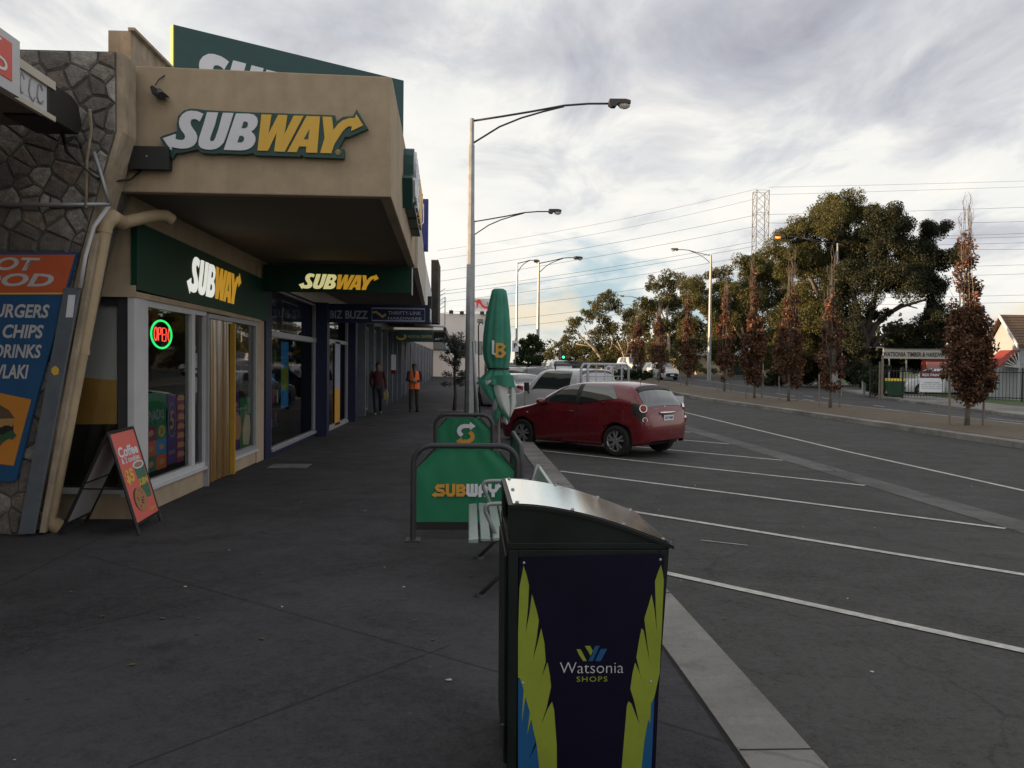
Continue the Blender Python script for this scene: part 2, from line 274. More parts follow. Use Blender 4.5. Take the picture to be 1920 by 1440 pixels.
# ------------------------------------------------------------------ mesh helpers
class MB:
    def __init__(s): s.v = []; s.f = []
    def add(s, vs, fs):
        o = len(s.v); s.v += [tuple(map(float, p)) for p in vs]; s.f += [tuple(i+o for i in f) for f in fs]; return s
    def box(s, x0, x1, y0, y1, z0, z1):
        return s.hexa([(x0, y0, z0), (x1, y0, z0), (x1, y1, z0), (x0, y1, z0), (x0, y0, z1), (x1, y0, z1), (x1, y1, z1), (x0, y1, z1)])
    def hexa(s, p): return s.add(p, [(3, 2, 1, 0), (4, 5, 6, 7), (0, 1, 5, 4), (1, 2, 6, 5), (2, 3, 7, 6), (3, 0, 4, 7)])
    def tube(s, pts, rad, n=10, caps=True, flat=(1, 1)):
        P = [np.array(p, float) for p in pts]; k = len(P)
        if isinstance(rad, (int, float)): rad = [rad]*k
        up = None; vs = []; fs = []
        for i in range(k):
            d = P[min(i+1, k-1)]-P[max(i-1, 0)]; d = d/(np.linalg.norm(d)+1e-9)
            if up is None:
                a = np.array([0, 0, 1.]) if abs(d[2]) < .9 else np.array([0, 1., 0])
            else: a = up
            u = a-d*np.dot(a, d); u /= np.linalg.norm(u)+1e-9; up = u; q = np.cross(d, u)
            for j in range(n):
                t = 2*math.pi*j/n; vs.append(P[i]+rad[i]*(u*math.cos(t)*flat[0]+q*math.sin(t)*flat[1]))
        for i in range(k-1):
            for j in range(n): fs.append((i*n+j, i*n+(j+1) % n, (i+1)*n+(j+1) % n, (i+1)*n+j))
        if caps: fs.append(tuple(range(n-1, -1, -1))); fs.append(tuple((k-1)*n+j for j in range(n)))
        return s.add(vs, fs)
    def prism(s, poly, O, U, V, N, t0=0.0, t1=.01, k=1.0):
        O, U, V, N = (np.array(a, float) for a in (O, U, V, N)); n = len(poly)
        a = sum(poly[i][0]*poly[(i+1) % n][1]-poly[(i+1) % n][0]*poly[i][1] for i in range(n))
        if a < 0: poly = poly[::-1]
        vs = [O+U*(x*k)+V*(y*k)+N*t1 for x, y in poly]+[O+U*(x*k)+V*(y*k)+N*t0 for x, y in poly]
        return s.add(vs, [tuple(range(n)), tuple(range(2*n-1, n-1, -1))]+[(i, i+n, (i+1) % n+n, (i+1) % n) for i in range(n)])
    def slab(s, quad, t, N):                # a quad of 4 points with thickness t along N
        N = np.array(N, float); q = [np.array(p, float) for p in quad]
        return s.hexa([*(p for p in q), *(p+N*t for p in q)])
    def lathe(s, prof, c=(0, 0, 0), n=24, axis='z'):
        vs = []; fs = []
        for r, z in prof:
            for j in range(n):
                t = 2*math.pi*j/n; a, b_ = r*math.cos(t), r*math.sin(t)
                vs.append((c[0]+a, c[1]+b_, c[2]+z) if axis == 'z' else (c[0]+a, c[1]+z, c[2]+b_))
        for i in range(len(prof)-1):
            for j in range(n): fs.append((i*n+j, i*n+(j+1) % n, (i+1)*n+(j+1) % n, (i+1)*n+j))
        return s.add(vs, fs)
    def ball(s, c, r, n=12, m=8):
        if isinstance(r, (int, float)): r = (r, r, r)
        vs = []; fs = []
        for i in range(m+1):
            a = math.pi*i/m
            for j in range(n):
                t = 2*math.pi*j/n; vs.append((c[0]+r[0]*math.sin(a)*math.cos(t), c[1]+r[1]*math.sin(a)*math.sin(t), c[2]+r[2]*math.cos(a)))
        for i in range(m):
            for j in range(n): fs.append((i*n+j, (i+1)*n+j, (i+1)*n+(j+1) % n, i*n+(j+1) % n))
        return s.add(vs, fs)
    def grid(s, P):                         # P[i][j] points
        a, b_ = len(P), len(P[0])
        return s.add([p for r in P for p in r], [(i*b_+j, i*b_+j+1, (i+1)*b_+j+1, (i+1)*b_+j) for i in range(a-1) for j in range(b_-1)])
    def build(s, name, m, parent=None, smooth=False, bevel=0.0):
        me = bpy.data.meshes.new(name); V = np.array(s.v, float); off = None
        if parent is None and len(V):
            off = np.array([(V[:, 0].min()+V[:, 0].max())/2, (V[:, 1].min()+V[:, 1].max())/2, V[:, 2].min()]); V = V-off
        me.from_pydata(V.tolist(), [], s.f); me.materials.append(m)
        return finish(me, name, parent, off, smooth, bevel)
def finish(me, name, parent, off=None, smooth=False, bevel=0.0):
    if smooth:
        me.polygons.foreach_set('use_smooth', [True]*len(me.polygons))
        if smooth == 'auto': me.set_sharp_from_angle(angle=R(38))
    o = bpy.data.objects.new(name, me); C.objects.link(o)
    if off is not None: o.location = off
    if parent is not None:
        o.parent = parent
        if parent.type == 'EMPTY': o.matrix_parent_inverse = Matrix.Translation(-Vector(parent.location))
    if bevel:
        md = o.modifiers.new('bevel', 'BEVEL'); md.width = bevel; md.segments = 2; md.limit_method = 'ANGLE'
    return o
def thing(name, label, cat, loc=(0, 0, 0), group=None):
    o = bpy.data.objects.new(name, None); C.objects.link(o); o.location = tuple(map(float, loc)); o.empty_display_size = .2
    return tag(o, label, cat, group)
def tag(o, label, cat, group=None):
    o['label'] = label; o['category'] = cat
    if group: o['group'] = group
    return o
def struct(o, kind='structure'): o['kind'] = kind; return o
def copy_tree(o, parent=None):
    c = o.copy(); C.objects.link(c)
    if parent is not None: c.parent = parent
    for ch in o.children: copy_tree(ch, c)
    return c
def place(o, x, y, z, rz):
    o.location = (x, y, z); o.rotation_euler = (0, 0, rz)
def text(body, O, U, V, N, m, parent, name='lettering', h=None, w=None, bold=0.0, shear=0.0, th=.004, align='C', space=1.0):
    cu_ = bpy.data.curves.new('t', 'FONT'); cu_.body = body; cu_.size = 1; cu_.offset = bold; cu_.shear = shear; cu_.space_character = space; cu_.resolution_u = 3
    cu_.extrude = 0
    ob = bpy.data.objects.new('t', cu_); C.objects.link(ob); bpy.context.view_layer.update()
    me = bpy.data.meshes.new_from_object(ob.evaluated_get(bpy.context.evaluated_depsgraph_get()))
    bpy.data.objects.remove(ob); bpy.data.curves.remove(cu_)
    a = np.array([v.co[:] for v in me.vertices])
    mn, mx = a.min(0), a.max(0); sxx = syy = 1.0
    if h: syy = h/(mx[1]-mn[1]); sxx = syy
    if w: sxx = w/(mx[0]-mn[0]); syy = syy if h else sxx
    cx = {'C': (mn[0]+mx[0])/2, 'L': mn[0], 'R': mx[0]}[align]
    O, U, V, N = (np.array(q, float) for q in (O, U, V, N))
    pts = [O+U*((p[0]-cx)*sxx)+V*((p[1]-(mn[1]+mx[1])/2)*syy)+N*th for p in a]
    me.vertices.foreach_set('co', np.array(pts).ravel()); me.materials.clear(); me.materials.append(m); me.update()
    o = bpy.data.objects.new(name, me); C.objects.link(o); o.parent = parent
    if parent.type == 'EMPTY': o.matrix_parent_inverse = Matrix.Translation(-Vector(parent.location))
    return o
XA, YA, ZA = np.array([1., 0, 0]), np.array([0, 1., 0]), np.array([0, 0, 1.])
def leaf_mesh(name, cen, size, m, parent, asp=.45, droop=0.0, seed=0):
    rg = np.random.default_rng(seed); n = len(cen)
    d = rg.normal(size=(n, 3)); d[:, 2] -= droop; d /= np.linalg.norm(d, axis=1)[:, None]
    e = rg.normal(size=(n, 3)); e -= d*(e*d).sum(1)[:, None]; e /= np.linalg.norm(e, axis=1)[:, None]
    s_ = size*rg.uniform(.6, 1.35, n)[:, None]
    nrm = np.cross(d, e)
    p = np.stack([cen-d*s_*.5, cen+e*s_*asp*.5+nrm*s_*.08, cen+d*s_*.5, cen-e*s_*asp*.5+nrm*s_*.08], 1).reshape(-1, 3)
    me = bpy.data.meshes.new(name); me.vertices.add(4*n); me.vertices.foreach_set('co', p.ravel())
    me.loops.add(4*n); me.loops.foreach_set('vertex_index', np.arange(4*n)); me.polygons.add(n)
    me.polygons.foreach_set('loop_start', np.arange(0, 4*n, 4)); me.polygons.foreach_set('loop_total', np.full(n, 4))
    me.update(calc_edges=True); me.materials.append(m)
    return finish(me, name, parent)
def clump_pts(clumps, seed=0, shell=.45):
    rg = np.random.default_rng(seed); out = []
    for c, r, n in clumps:
        d = rg.normal(size=(n, 3)); d /= np.linalg.norm(d, axis=1)[:, None]
        rad = shell+(1-shell)*rg.random(n)**.6
        out.append(np.array(c)+d*rad[:, None]*np.array(r))
    return np.concatenate(out)
# ------------------------------------------------------------------ ground, roads, kerbs
def hf(y): return 0.0 if y < 45 else .014*(min(y, 220)-45)
YS = [-30, -10, 0, 4, 8, 12, 16, 20, 25, 30, 36, 45, 55, 65, 80, 100, 130, 170, 220]
def strip(name, xl, xr, dz, m, ys=YS, th=None):
    mb = MB(); fl = xl if callable(xl) else (lambda y: xl); fr_ = xr if callable(xr) else (lambda y: xr)
    for a, b_ in zip(ys[:-1], ys[1:]):
        p = [(fl(a), a, hf(a)+dz), (fr_(a), a, hf(a)+dz), (fr_(b_), b_, hf(b_)+dz), (fl(b_), b_, hf(b_)+dz)]
        if th is None: mb.add(p, [(0, 1, 2, 3)])
        else: mb.hexa([(q[0], q[1], q[2]-th) for q in p]+p)
    return struct(mb.build(name, m))
mb = MB()
xs = [-400, -120, -40, -6, 30, 60, 120, 400]; ysg = [-300, -60, 0, 45, 100, 220, 500, 1400]
P = [[(x, y, hf(y)-.2) for x in xs] for y in ysg]; mb.grid(P); struct(mb.build('ground', M['earth']))
kI = lambda y: 1.15-.0125*(y-3.3) if y > 3.3 else 1.15
kO = lambda y: 1.48-.0095*(y-3.3) if y > 3.3 else 1.48
strip('footpath', -6.5, kI, 0.0, M['footpath'], th=.15)
strip('kerb', lambda y: kI(y)+.012, kO, 0.012, M['concrete'], th=.18)
strip('kerb_gap', lambda y: kI(y)-.004, lambda y: kI(y)+.03, .003, M['joint'])
strip('parking_road', lambda y: kO(y)-.05, 12.5, -.12, M['road'])
xk = lambda y: 20.3 if y < 29.5 else 20.3+.21*(y-29.5)
strip('far_road', 16.8, xk, -.118, M['road2'])
strip('drain_strip', 5.98, 6.47, -.115, M['strip'])
strip('median_kerb', 12.42, 12.86, .02, M['concrete'], th=.16, ys=[y for y in YS if y < 110])
strip('median_mulch', 12.86, 16.6, .03, M['mulch'], th=.1, ys=[y for y in YS if y < 110])
strip('median_far_kerb', 16.6, 16.95, .02, M['concrete'], th=.16, ys=[y for y in YS if y < 110])
strip('far_kerb', xk, lambda y: xk(y)+.3, .0, M['concrete'], th=.16)
strip('far_footpath', lambda y: xk(y)+.3, lambda y: xk(y)+3.4, .005, M['concrete'], th=.1)
strip('grass_verge', lambda y: xk(y)+3.4, lambda y: xk(y)+45, .02, M['grass'], th=.05)
mb = MB()
def line(a, b_, wd, z):
    a, b_ = np.array(a[:2], float), np.array(b_[:2], float); d = b_-a; n = np.array([-d[1], d[0]])/np.linalg.norm(d)*wd/2
    k = max(1, int(np.linalg.norm(d)/8))
    for i in range(k):
        p, q = a+d*i/k, a+d*(i+1)/k
        mb.add([(*(p-n), hf(p[1])+z), (*(q-n), hf(q[1])+z), (*(q+n), hf(q[1])+z), (*(p+n), hf(p[1])+z)], [(3, 2, 1, 0)])
for i in range(-2, 7):                       # angled bay lines, 3.3 m apart along the drain strip
    y1 = 8.91+3.3*i
    line((1.50, y1+4.86), (5.95, y1), .095, -.113)
wl = [(8.6, -20), (8.15, 6), (8.1, 11.7), (8.0, 17.4), (8.15, 25), (8.34, 33), (8.6, 50), (8.9, 75), (9.2, 110)]
for a, b_ in zip(wl[:-1], wl[1:]): line(a, b_, .095, -.113)
for a, b_ in (((1585, 759), (1597, 760.5)), ((1637, 760), (1658, 763)), ((1655, 767), (1684, 771)), ((1725, 770.5), (1753, 773.5)), ((1762, 779), (1800, 785)), ((1800, 782), (1830, 786)), ((1850, 784), (1925, 792)), ((1845, 789), (1925, 799)),
              ((1540, 747), (1556, 749)), ((1507, 744), (1524, 746)), ((1505, 749), (1527, 752)), ((1455, 741), (1490, 745)), ((1300, 721), (1410, 732))):
    line(G(*a, -.12), G(*b_, -.12), .1, -.110)
line((2.35, 8.3), (2.75, 8.05), .022, -.112)
struct(mb.build('road_markings', M['paint']))
mb = MB()
for a, b_ in (((150, 1038), (940, 1262)), ((240, 1440), (842, 1211)), ((0, 1100), (218, 995)), ((84, 1193), (430, 1113)), ((430, 1113), (960, 1010)), ((1225, 1350), (1365, 1392)), ((495, 905), (880, 855)), ((560, 860), (820, 905))):
    line(G(*a), G(*b_), .0045, .004)
mb2 = mb; struct(mb2.build('footpath_joints', M['joint']))
mb = MB()
for y in (3.45, 5.9, 8.4, 10.9, 13.4): mb.box(kI(y)+.012, kO(y), y, y+.008, .012, .0145)
struct(mb.build('kerb_joints', M['joint']))
mb = MB(); mb.box(-3.15, -2.55, 13.1, 13.6, .001, .008); tag(mb.build('pit_cover', M['concrete']), 'pale concrete pit cover set flush in the footpath by the beige pier', 'pit cover')
rg = random.Random(5); mb = MB()
for i in range(260):
    if rg.random() < .45: x, y, z = rg.uniform(-3, .9), rg.uniform(3.6, 22), .004
    else: x, y, z = rg.uniform(1.7, 11), rg.uniform(4.5, 30), -.108
    a = rg.uniform(0, 6.28); s_ = rg.uniform(.008, .028); c_, q_ = math.cos(a)*s_, math.sin(a)*s_
    mb.add([(x-c_, y-q_, z), (x+q_*.5, y-c_*.5, z+.006), (x+c_, y+q_, z+.003), (x-q_*.5, y+c_*.5, z+.006)], [(0, 1, 2, 3)])
struct(mb.build('leaf_litter', M['l_tan']), 'stuff')
rg = random.Random(15); mb = MB()
for i in range(75):
    if i < 25: x, y, z = rg.uniform(-3, .9), rg.uniform(3.4, 16), .003
    else: x, y, z = rg.uniform(1.7, 8), rg.uniform(4.5, 22), -.112
    s_ = rg.uniform(.005, .016)*(1.7 if i % 9 == 0 else 1); a = rg.uniform(0, 6.28); n = rg.choice((4, 5, 6))
    mb.add([(x+s_*math.cos(a+6.28*j/n)*rg.uniform(.5, 1), y+s_*math.sin(a+6.28*j/n)*rg.uniform(.5, 1), z+rg.uniform(.001, .006)) for j in range(n)], [tuple(range(n))])
struct(mb.build('paper_litter', M['paint']), 'stuff')
rg = random.Random(8); mb = MB()
for i in range(700):
    y = rg.uniform(3.2, 16); x = kO(y)+.02+abs(rg.gauss(0, .04)); s_ = rg.uniform(.006, .018)
    mb.add([(x-s_, y-s_, -.112), (x+s_, y-s_*.4, -.108), (x+s_*.5, y+s_, -.105), (x-s_, y+s_*.5, -.110)], [(0, 1, 2, 3)])
struct(mb.build('kerb_debris', M['barkdk']), 'stuff')
# ------------------------------------------------------------------ sandwich shop logo (traced letter shapes, unit = logo width)
def _l1(s): return [((300+a/9.6-500.5)/369, -(195+b_/9.6-255)/369) for a, b_ in s]
def _l2(s): return [((480+a/8.727-500.5)/369, -(195+b_/8.727-255)/369) for a, b_ in s]
LG_S = _l1([(155, 683), (375, 603), (372, 645), (368, 680), (400, 700), (480, 708), (525, 690), (540, 650), (525, 600), (480, 545), (445, 480), (432, 400), (445, 330), (490, 260), (560, 210), (640, 192), (740, 200), (800, 220), (852, 245), (785, 375), (740, 345), (690, 335), (645, 350), (628, 390), (635, 440), (670, 500), (715, 560), (740, 620), (745, 670), (730, 730), (690, 790), (630, 830), (560, 850), (470, 855), (380, 845), (315, 830), (298, 888)])
LG_U = _l1([(915, 212), (1103, 212), (1050, 420), (985, 600), (962, 670), (966, 705), (1000, 718), (1035, 700), (1060, 650), (1110, 500), (1185, 215), (1368, 215), (1300, 440), (1235, 640), (1200, 730), (1140, 800), (1070, 845), (980, 862), (880, 858), (810, 835), (772, 790), (768, 720), (785, 640), (850, 440)])
LG_B = _l1([(1412, 222), (1640, 220), (1720, 235), (1770, 280), (1788, 350), (1770, 430), (1725, 490), (1675, 530), (1720, 570), (1745, 620), (1748, 690), (1720, 760), (1665, 815), (1590, 850), (1500, 862), (1203, 860), (1300, 560)])
LG_Bh = [_l1([(1545, 360), (1590, 358), (1620, 385), (1615, 440), (1580, 475), (1510, 478)]), _l1([(1475, 608), (1530, 610), (1555, 640), (1550, 690), (1510, 725), (1438, 725)])]
LG_W = _l2([(112, 205), (270, 207), (222, 510), (375, 207), (520, 207), (475, 510), (620, 212), (775, 212), (480, 790), (315, 787), (350, 490), (215, 780), (52, 780)])
LG_A = _l2([(822, 215), (1035, 215), (992, 795), (815, 795), (822, 700), (708, 700), (665, 792), (522, 790)])
LG_Ah = _l2([(870, 420), (850, 583), (782, 583)])
LG_Y = _l2([(1075, 215), (1222, 218), (1250, 425), (1320, 330), (1400, 265), (1500, 230), (1587, 225), (1610, 165), (1720, 340), (1530, 435), (1540, 360), (1500, 360), (1450, 385), (1390, 450), (1330, 545), (1265, 650), (1215, 797), (1040, 795), (1110, 555)])
LG_O = _l1([(95, 670), (140, 635), (390, 545), (385, 420), (410, 290), (500, 190), (620, 150), (760, 155), (860, 170), (1750, 190)])+_l2([(85, 172), (1265, 185), (1280, 290), (1400, 205), (1560, 190), (1612, 80), (1795, 385), (1485, 525), (1430, 520), (1330, 715), (1420, 725), (1420, 868), (780, 860), (745, 825), (715, 855), (20, 850)])+_l1([(1740, 935), (1700, 895), (1560, 925), (1150, 915), (1000, 928), (830, 915), (740, 850), (650, 875), (480, 920), (370, 930), (310, 1030)])
def logo(parent, O, U, V, N, wd, mw, my, mbk, backing=None, t=.012, bt=.05):
    z0 = 0.0
    if backing is not None:
        MB().prism(LG_O, O, U, V, N, .002, bt, wd).build('logo_backing', backing, parent); z0 = bt
    mb = MB()
    for p in (LG_S, LG_U, LG_B): mb.prism(p, O, U, V, N, z0, z0+t, wd)
    mb.build('logo_lettering', mw, parent)
    mb = MB()
    for p in (LG_W, LG_A, LG_Y): mb.prism(p, O, U, V, N, z0, z0+t, wd)
    mb.build('logo_lettering', my, parent)
    for p in LG_Bh+[LG_Ah]: MB().prism(p, O, U, V, N, z0+t*.5, z0+t+.002, wd).build('letter_counter', mbk, parent)
_tk = [0]
def thick(mb, pts, wd, O, U, V, N, t0, t1, k=1.0):      # stroked polyline on a plane
    for a, b_ in zip(pts[:-1], pts[1:]):
        d = np.array(b_, float)-np.array(a, float); L = np.linalg.norm(d); d /= L; n = np.array([-d[1], d[0]])*wd/2; e = d*wd*.38
        _tk[0] = (_tk[0]+1) % 29; z_ = .00022*_tk[0]
        mb.prism([tuple(a-e-n), tuple(b_+e-n), tuple(b_+e+n), tuple(a-e+n)], O, U, V, N, t0-z_*.1, t1+z_, k)
def blocklogo(parent, O, U, V, N, wd, m1, m2):          # flat block lettering of the cafe barriers
    s_ = wd/7.0; a, b_ = MB(), MB(); W = .36
    L = [[[(-2.35, .5), (-2.95, .5), (-3.1, .3), (-2.95, .06), (-2.45, -.06), (-2.3, -.3), (-2.45, -.5), (-3.2, -.5)]],
         [[(-1.9, .6), (-1.9, -.3), (-1.75, -.5), (-1.35, -.5), (-1.2, -.3), (-1.2, .6)]],
         [[(-.75, -.5), (-.75, .5), (-.2, .5), (-.02, .28), (-.2, .04), (-.75, .02)], [(-.2, .0), (.0, -.26), (-.2, -.5), (-.75, -.5)]],
         [[(.4, .6), (.4, -.35), (.55, -.5), (.75, -.5), (.86, -.35), (.86, .6)], [(.86, -.35), (.98, -.5), (1.18, -.5), (1.32, -.35), (1.32, .6)]],
         [[(1.75, -.6), (1.75, .3), (1.9, .5), (2.25, .5), (2.42, .3), (2.42, -.6)], [(1.75, -.12), (2.42, -.12)]],
         [[(2.85, .6), (2.85, .18), (3.0, -.02), (3.45, -.02), (3.6, .18), (3.6, .5), (3.8, .5)], [(3.22, -.02), (3.22, -.6)]]]
    for i, st in enumerate(L):
        for q in st: thick(a if i < 3 else b_, [np.array(p) for p in q], W, O, U, V, N, 0, .003, s_)
    a.prism([(-3.65, -.5), (-3.2, -.86), (-3.2, -.14)], O, U, V, N, 0, .0035, s_); b_.prism([(4.15, .5), (3.75, .86), (3.75, .14)], O, U, V, N, 0, .0035, s_)
    a.build('logo_lettering', m1, parent); b_.build('logo_lettering', m2, parent)
def arrowmark(parent, O, U, V, N, h, m1, m2):           # round S mark with an arrow
    s_ = h/2.2; a, b_ = MB(), MB(); W = .40
    arc = [np.array((-.05+.62*math.cos(t), .28+.5*math.sin(t))) for t in np.linspace(R(225), R(95), 9)]+[np.array((.45, .78))]
    thick(a, arc, W, O, U, V, N, 0, .003, s_); a.prism([(.98, .78), (.40, 1.22), (.40, .34)], O, U, V, N, 0, .0035, s_)
    ac = [np.array((.05-.62*math.cos(t), -.28-.5*math.sin(t))) for t in np.linspace(R(225), R(95), 9)]+[np.array((-.45, -.78))]
    thick(b_, ac, W, O, U, V, N, 0, .003, s_); b_.prism([(-.98, -.78), (-.40, -1.22), (-.40, -.34)], O, U, V, N, 0, .0035, s_)
    a.build('emblem_arc', m1, parent); b_.build('emblem_arc', m2, parent)
# ------------------------------------------------------------------ takeaway shop with the stone fin
def clip(poly, a, b_):                                  # keep the side left of a->b
    out = []; f_ = lambda p: (b_[0]-a[0])*(p[1]-a[1])-(b_[1]-a[1])*(p[0]-a[0])
    for i in range(len(poly)):
        p, q = poly[i], poly[(i+1) % len(poly)]; fp, fq = f_(p), f_(q)
        if fp >= 0: out.append(p)
        if (fp >= 0) != (fq >= 0): t = fp/(fp-fq); out.append((p[0]+(q[0]-p[0])*t, p[1]+(q[1]-p[1])*t))
    return out
FY = 8.0
fx = lambda px, py: (lambda p: (p[0], p[2]))(Q(px, py, FY))
tk = thing('takeaway_shop', 'stone faced takeaway shop with a leaning rubble fin wall and a white edged awning', 'shop building', (-5, 5, 0))
pA = [fx(-160, 470), fx(150, 476), fx(217, 245), fx(216, 97), fx(-160, 88)]
pB = [(fx(-160, 1000)[0], 0), (fx(34, 1000)[0], 0), fx(150, 476), fx(-160, 470)]
mo, stn = MB(), MB()
for pl in (pA, pB): mo.prism(pl, (0, FY, 0), XA, ZA, -YA, -.62, 0)
rg = random.Random(11)
for pl, nseed in ((pA, 105), (pB, 70)):
    x0, x1 = min(p[0] for p in pl), max(p[0] for p in pl); z0, z1 = min(p[1] for p in pl), max(p[1] for p in pl)
    sd = []
    while len(sd) < nseed:
        c = (rg.uniform(x0, x1), rg.uniform(z0, z1))
        if all((c[0]-q[0])**2+((c[1]-q[1])*1.25)**2 > (.10+.11*((len(sd)*7) % 5)/4)**2 for q in sd) or rg.random() < .015: sd.append(c)
    for i, c in enumerate(sd):
        cell = list(pl)
        for j, d in enumerate(sd):
            if i == j or not cell: continue
            m_ = ((c[0]+d[0])/2, (c[1]+d[1])/2); t = (d[0]-c[0], d[1]-c[1])
            cell = clip(cell, m_, (m_[0]-t[1], m_[1]+t[0]))
        if len(cell) < 3: continue
        cx, cz = sum(p[0] for p in cell)/len(cell), sum(p[1] for p in cell)/len(cell)
        big = max(math.hypot(p[0]-cx, p[1]-cz) for p in cell); k = max(.5, 1-.009/big*1.4)
        pr = rg.uniform(.010, .034); n = len(cell); off = [rg.uniform(.8, 1.0) for _ in cell]
        ring = [(cx+(p[0]-cx)*k, cz+(p[1]-cz)*k) for p in cell]; top = [(cx+(p[0]-cx)*k*.9*o_, cz+(p[1]-cz)*k*.9*o_) for p, o_ in zip(cell, off)]
        stn.add([(p[0], FY, p[1]) for p in ring]+[(p[0], FY-pr*rg.uniform(.75, 1), p[1]) for p in top]+[(cx, FY-pr*1.1, cz)], [(i2, (i2+1) % n, n+(i2+1) % n, n+i2) for i2 in range(n)]+[(n+i2, n+(i2+1) % n, 2*n) for i2 in range(n)])
mo.build('mortar_wall', M['mortar'], tk); stn.build('stone_facing', M['stone'], tk)
e = [fx(216, 97), fx(217, 245), fx(150, 476), (fx(34, 1000)[0], 0)]
mb = MB()
for a, b_ in zip(e[:-1], e[1:]):                        # rendered edge of the fin
    mb.hexa([(a[0], FY+.02, a[1]), (a[0]+.055, FY+.02, a[1]), (a[0]+.055, 8.34, a[1]), (a[0], 8.34, a[1]), (b_[0], FY+.02, b_[1]), (b_[0]+.055, FY+.02, b_[1]), (b_[0]+.055, 8.34, b_[1]), (b_[0], 8.34, b_[1])])
mb.build('rendered_edge', M['renderold'], tk)
mb = MB(); mb.box(-15, -4.75, -6, 7.95, 5.1, 5.4); mb.box(-5.2, -5.05, -6, 7.9, 0, 5.1); mb.box(-15, -14.8, -6, 8.85, 0, 5.1); mb.box(-14.8, -6, 7.95, 8.85, 4.3, 4.55); mb.build('shell', M['renderold'], tk)  # unseen rear wall and roof strip added to keep low sun off the return wall
fzb, fzt = 3.69, 3.98
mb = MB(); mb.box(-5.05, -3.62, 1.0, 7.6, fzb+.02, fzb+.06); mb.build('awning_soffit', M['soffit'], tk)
mb = MB(); mb.box(-3.62, -3.57, 1.0, 7.3, fzb, fzt)
mb.box(-5.05, -3.62, 1.0, 7.55, fzt-.03, fzt+.0); mb.build('awning_fascia', M['white'], tk)
mb = MB(); mb.box(-3.566, -3.545, 1.0, 7.32, fzt-.045, fzt+.025); mb.box(-3.566, -3.545, 1.0, 7.32, fzb-.02, fzb+.022); mb.build('fascia_trim', M['render2'], tk)
mb = MB(); mb.prism([(0, 0), (.55, .0), (.62, .10), (.55, .26), (.42, .31), (0, .31)], (-3.58, 7.22, fzb-.005), YA, ZA, XA, -.35, .02); mb.build('fascia_end_cap', M['black'], tk, bevel=.01)
rg = random.Random(2); mb = MB(); mb.box(-3.5695, -3.569, 6.64, 7.16, 3.755, 3.757)   # weathered spray scrawl on the fascia
for i, y in enumerate((6.72, 6.84, 6.98, 7.10)):
    c = np.array((y, 3.83)); pts = [c+np.array((.05*math.cos(t)*rg.uniform(.7, 1.1), .085*math.sin(t)*rg.uniform(.7, 1.1))) for t in np.linspace(rg.uniform(0, 2), rg.uniform(4.2, 6), 8)]
    thick(mb, pts, .012, (-3.57, 0, 0), YA, ZA, XA, .0015, .003)
mb.build('graffiti_lettering', M['steel'], tk)
# sign box on the awning
ts = thing('fascia_sign', 'white bordered orange sign box on the takeaway awning, cut by the picture edge', 'sign', (-3.5, 5.4, 3.7))
mb = MB(); mb.box(-3.544, -3.50, 4.2, 6.67, 3.67, 4.10); mb.build('sign_face', M['white'], ts)
mb = MB(); mb.box(-3.50, -3.494, 4.35, 6.55, 3.755, 4.04); mb.build('orange_panel', M['coral'], ts)
text('HOT', (-3.494, 6.40, 3.975), YA, ZA, XA, M['logo_w'], ts, h=.10, bold=.03, align='R', w=.42); text('FOOD', (-3.494, 6.48, 3.84), YA, ZA, XA, M['logo_w'], ts, h=.10, bold=.03, align='R', w=.62)
# painted menu banner on the fin
hb = thing('menu_banner', 'blue and orange painted menu board with burger picture fixed to the stone fin', 'signboard', (-4.6, 7.9, .6))
BY = FY-.07
bq = lambda px, py: (lambda p: (p[0], p[2]))(Q(px, py, BY))
MB().prism([bq(-150, 474), bq(147, 474), bq(72, 738), bq(32, 898), bq(24, 903), bq(-150, 893)], (0, BY, 0), XA, ZA, -YA, -.02, .012).build('blue_panel', M['banner_b'], hb)
MB().prism([bq(-150, 478), bq(142, 478), bq(122, 549), bq(-150, 551)], (0, BY, 0), XA, ZA, -YA, .012, .016).build('orange_panel', M['banner_o'], hb)
MB().prism([bq(-150, 550), bq(122, 549), bq(121.5, 552), bq(-150, 553)], (0, BY, 0), XA, ZA, -YA, .012, .0165).build('yellow_rule', M['logo_y'], hb)
MB().prism([bq(-150, 705), bq(60, 749), bq(27, 873), bq(-150, 850)], (0, BY, 0), XA, ZA, -YA, .012, .016).build('amber_panel', M['banner_a'], hb)
M['letter'] = mat('sign_letter_white', (.50, .50, .52), .6)
def btext(s, px, py, h, w_, sh=.0, bold=.02):
    p = Q(px, py, BY); k = BY/FPX
    text(s, p, XA, ZA, -YA, M['letter'], hb, h=h*k, w=w_*k, bold=bold, shear=sh, th=.018, align='R')
btext('HOT', 78, 496, 24, 122, .35, .03); btext('FOOD', 103, 526, 24, 174, .3, .03)
btext('BURGERS', 95, 584, 25, 114, .25, .03); btext('FISH & CHIPS', 84, 622, 25, 158, .25, .03); btext('DRINKS', 80, 659, 25, 86, .25, .03); btext('SOUVLAKI', 56, 697, 26, 104, .25, .03)
def bshape(pts, m, z, name): MB().prism([bq(*p) for p in pts], (0, BY, 0), XA, ZA, -YA, .016, z).build(name, M[m], hb)
M['bun'] = mat('bun_brown', (.10, .06, .035), .6); M['cheese'] = mat('cheese_yellow', (.42, .24, .08), .6); M['lettuce'] = mat('lettuce_green', (.02, .09, .04), .6)
bshape([(-60, 783), (-50, 765), (-25, 757), (0, 758), (18, 768), (29, 783), (26, 789), (-60, 789)], 'bun', .020, 'burger_bun')
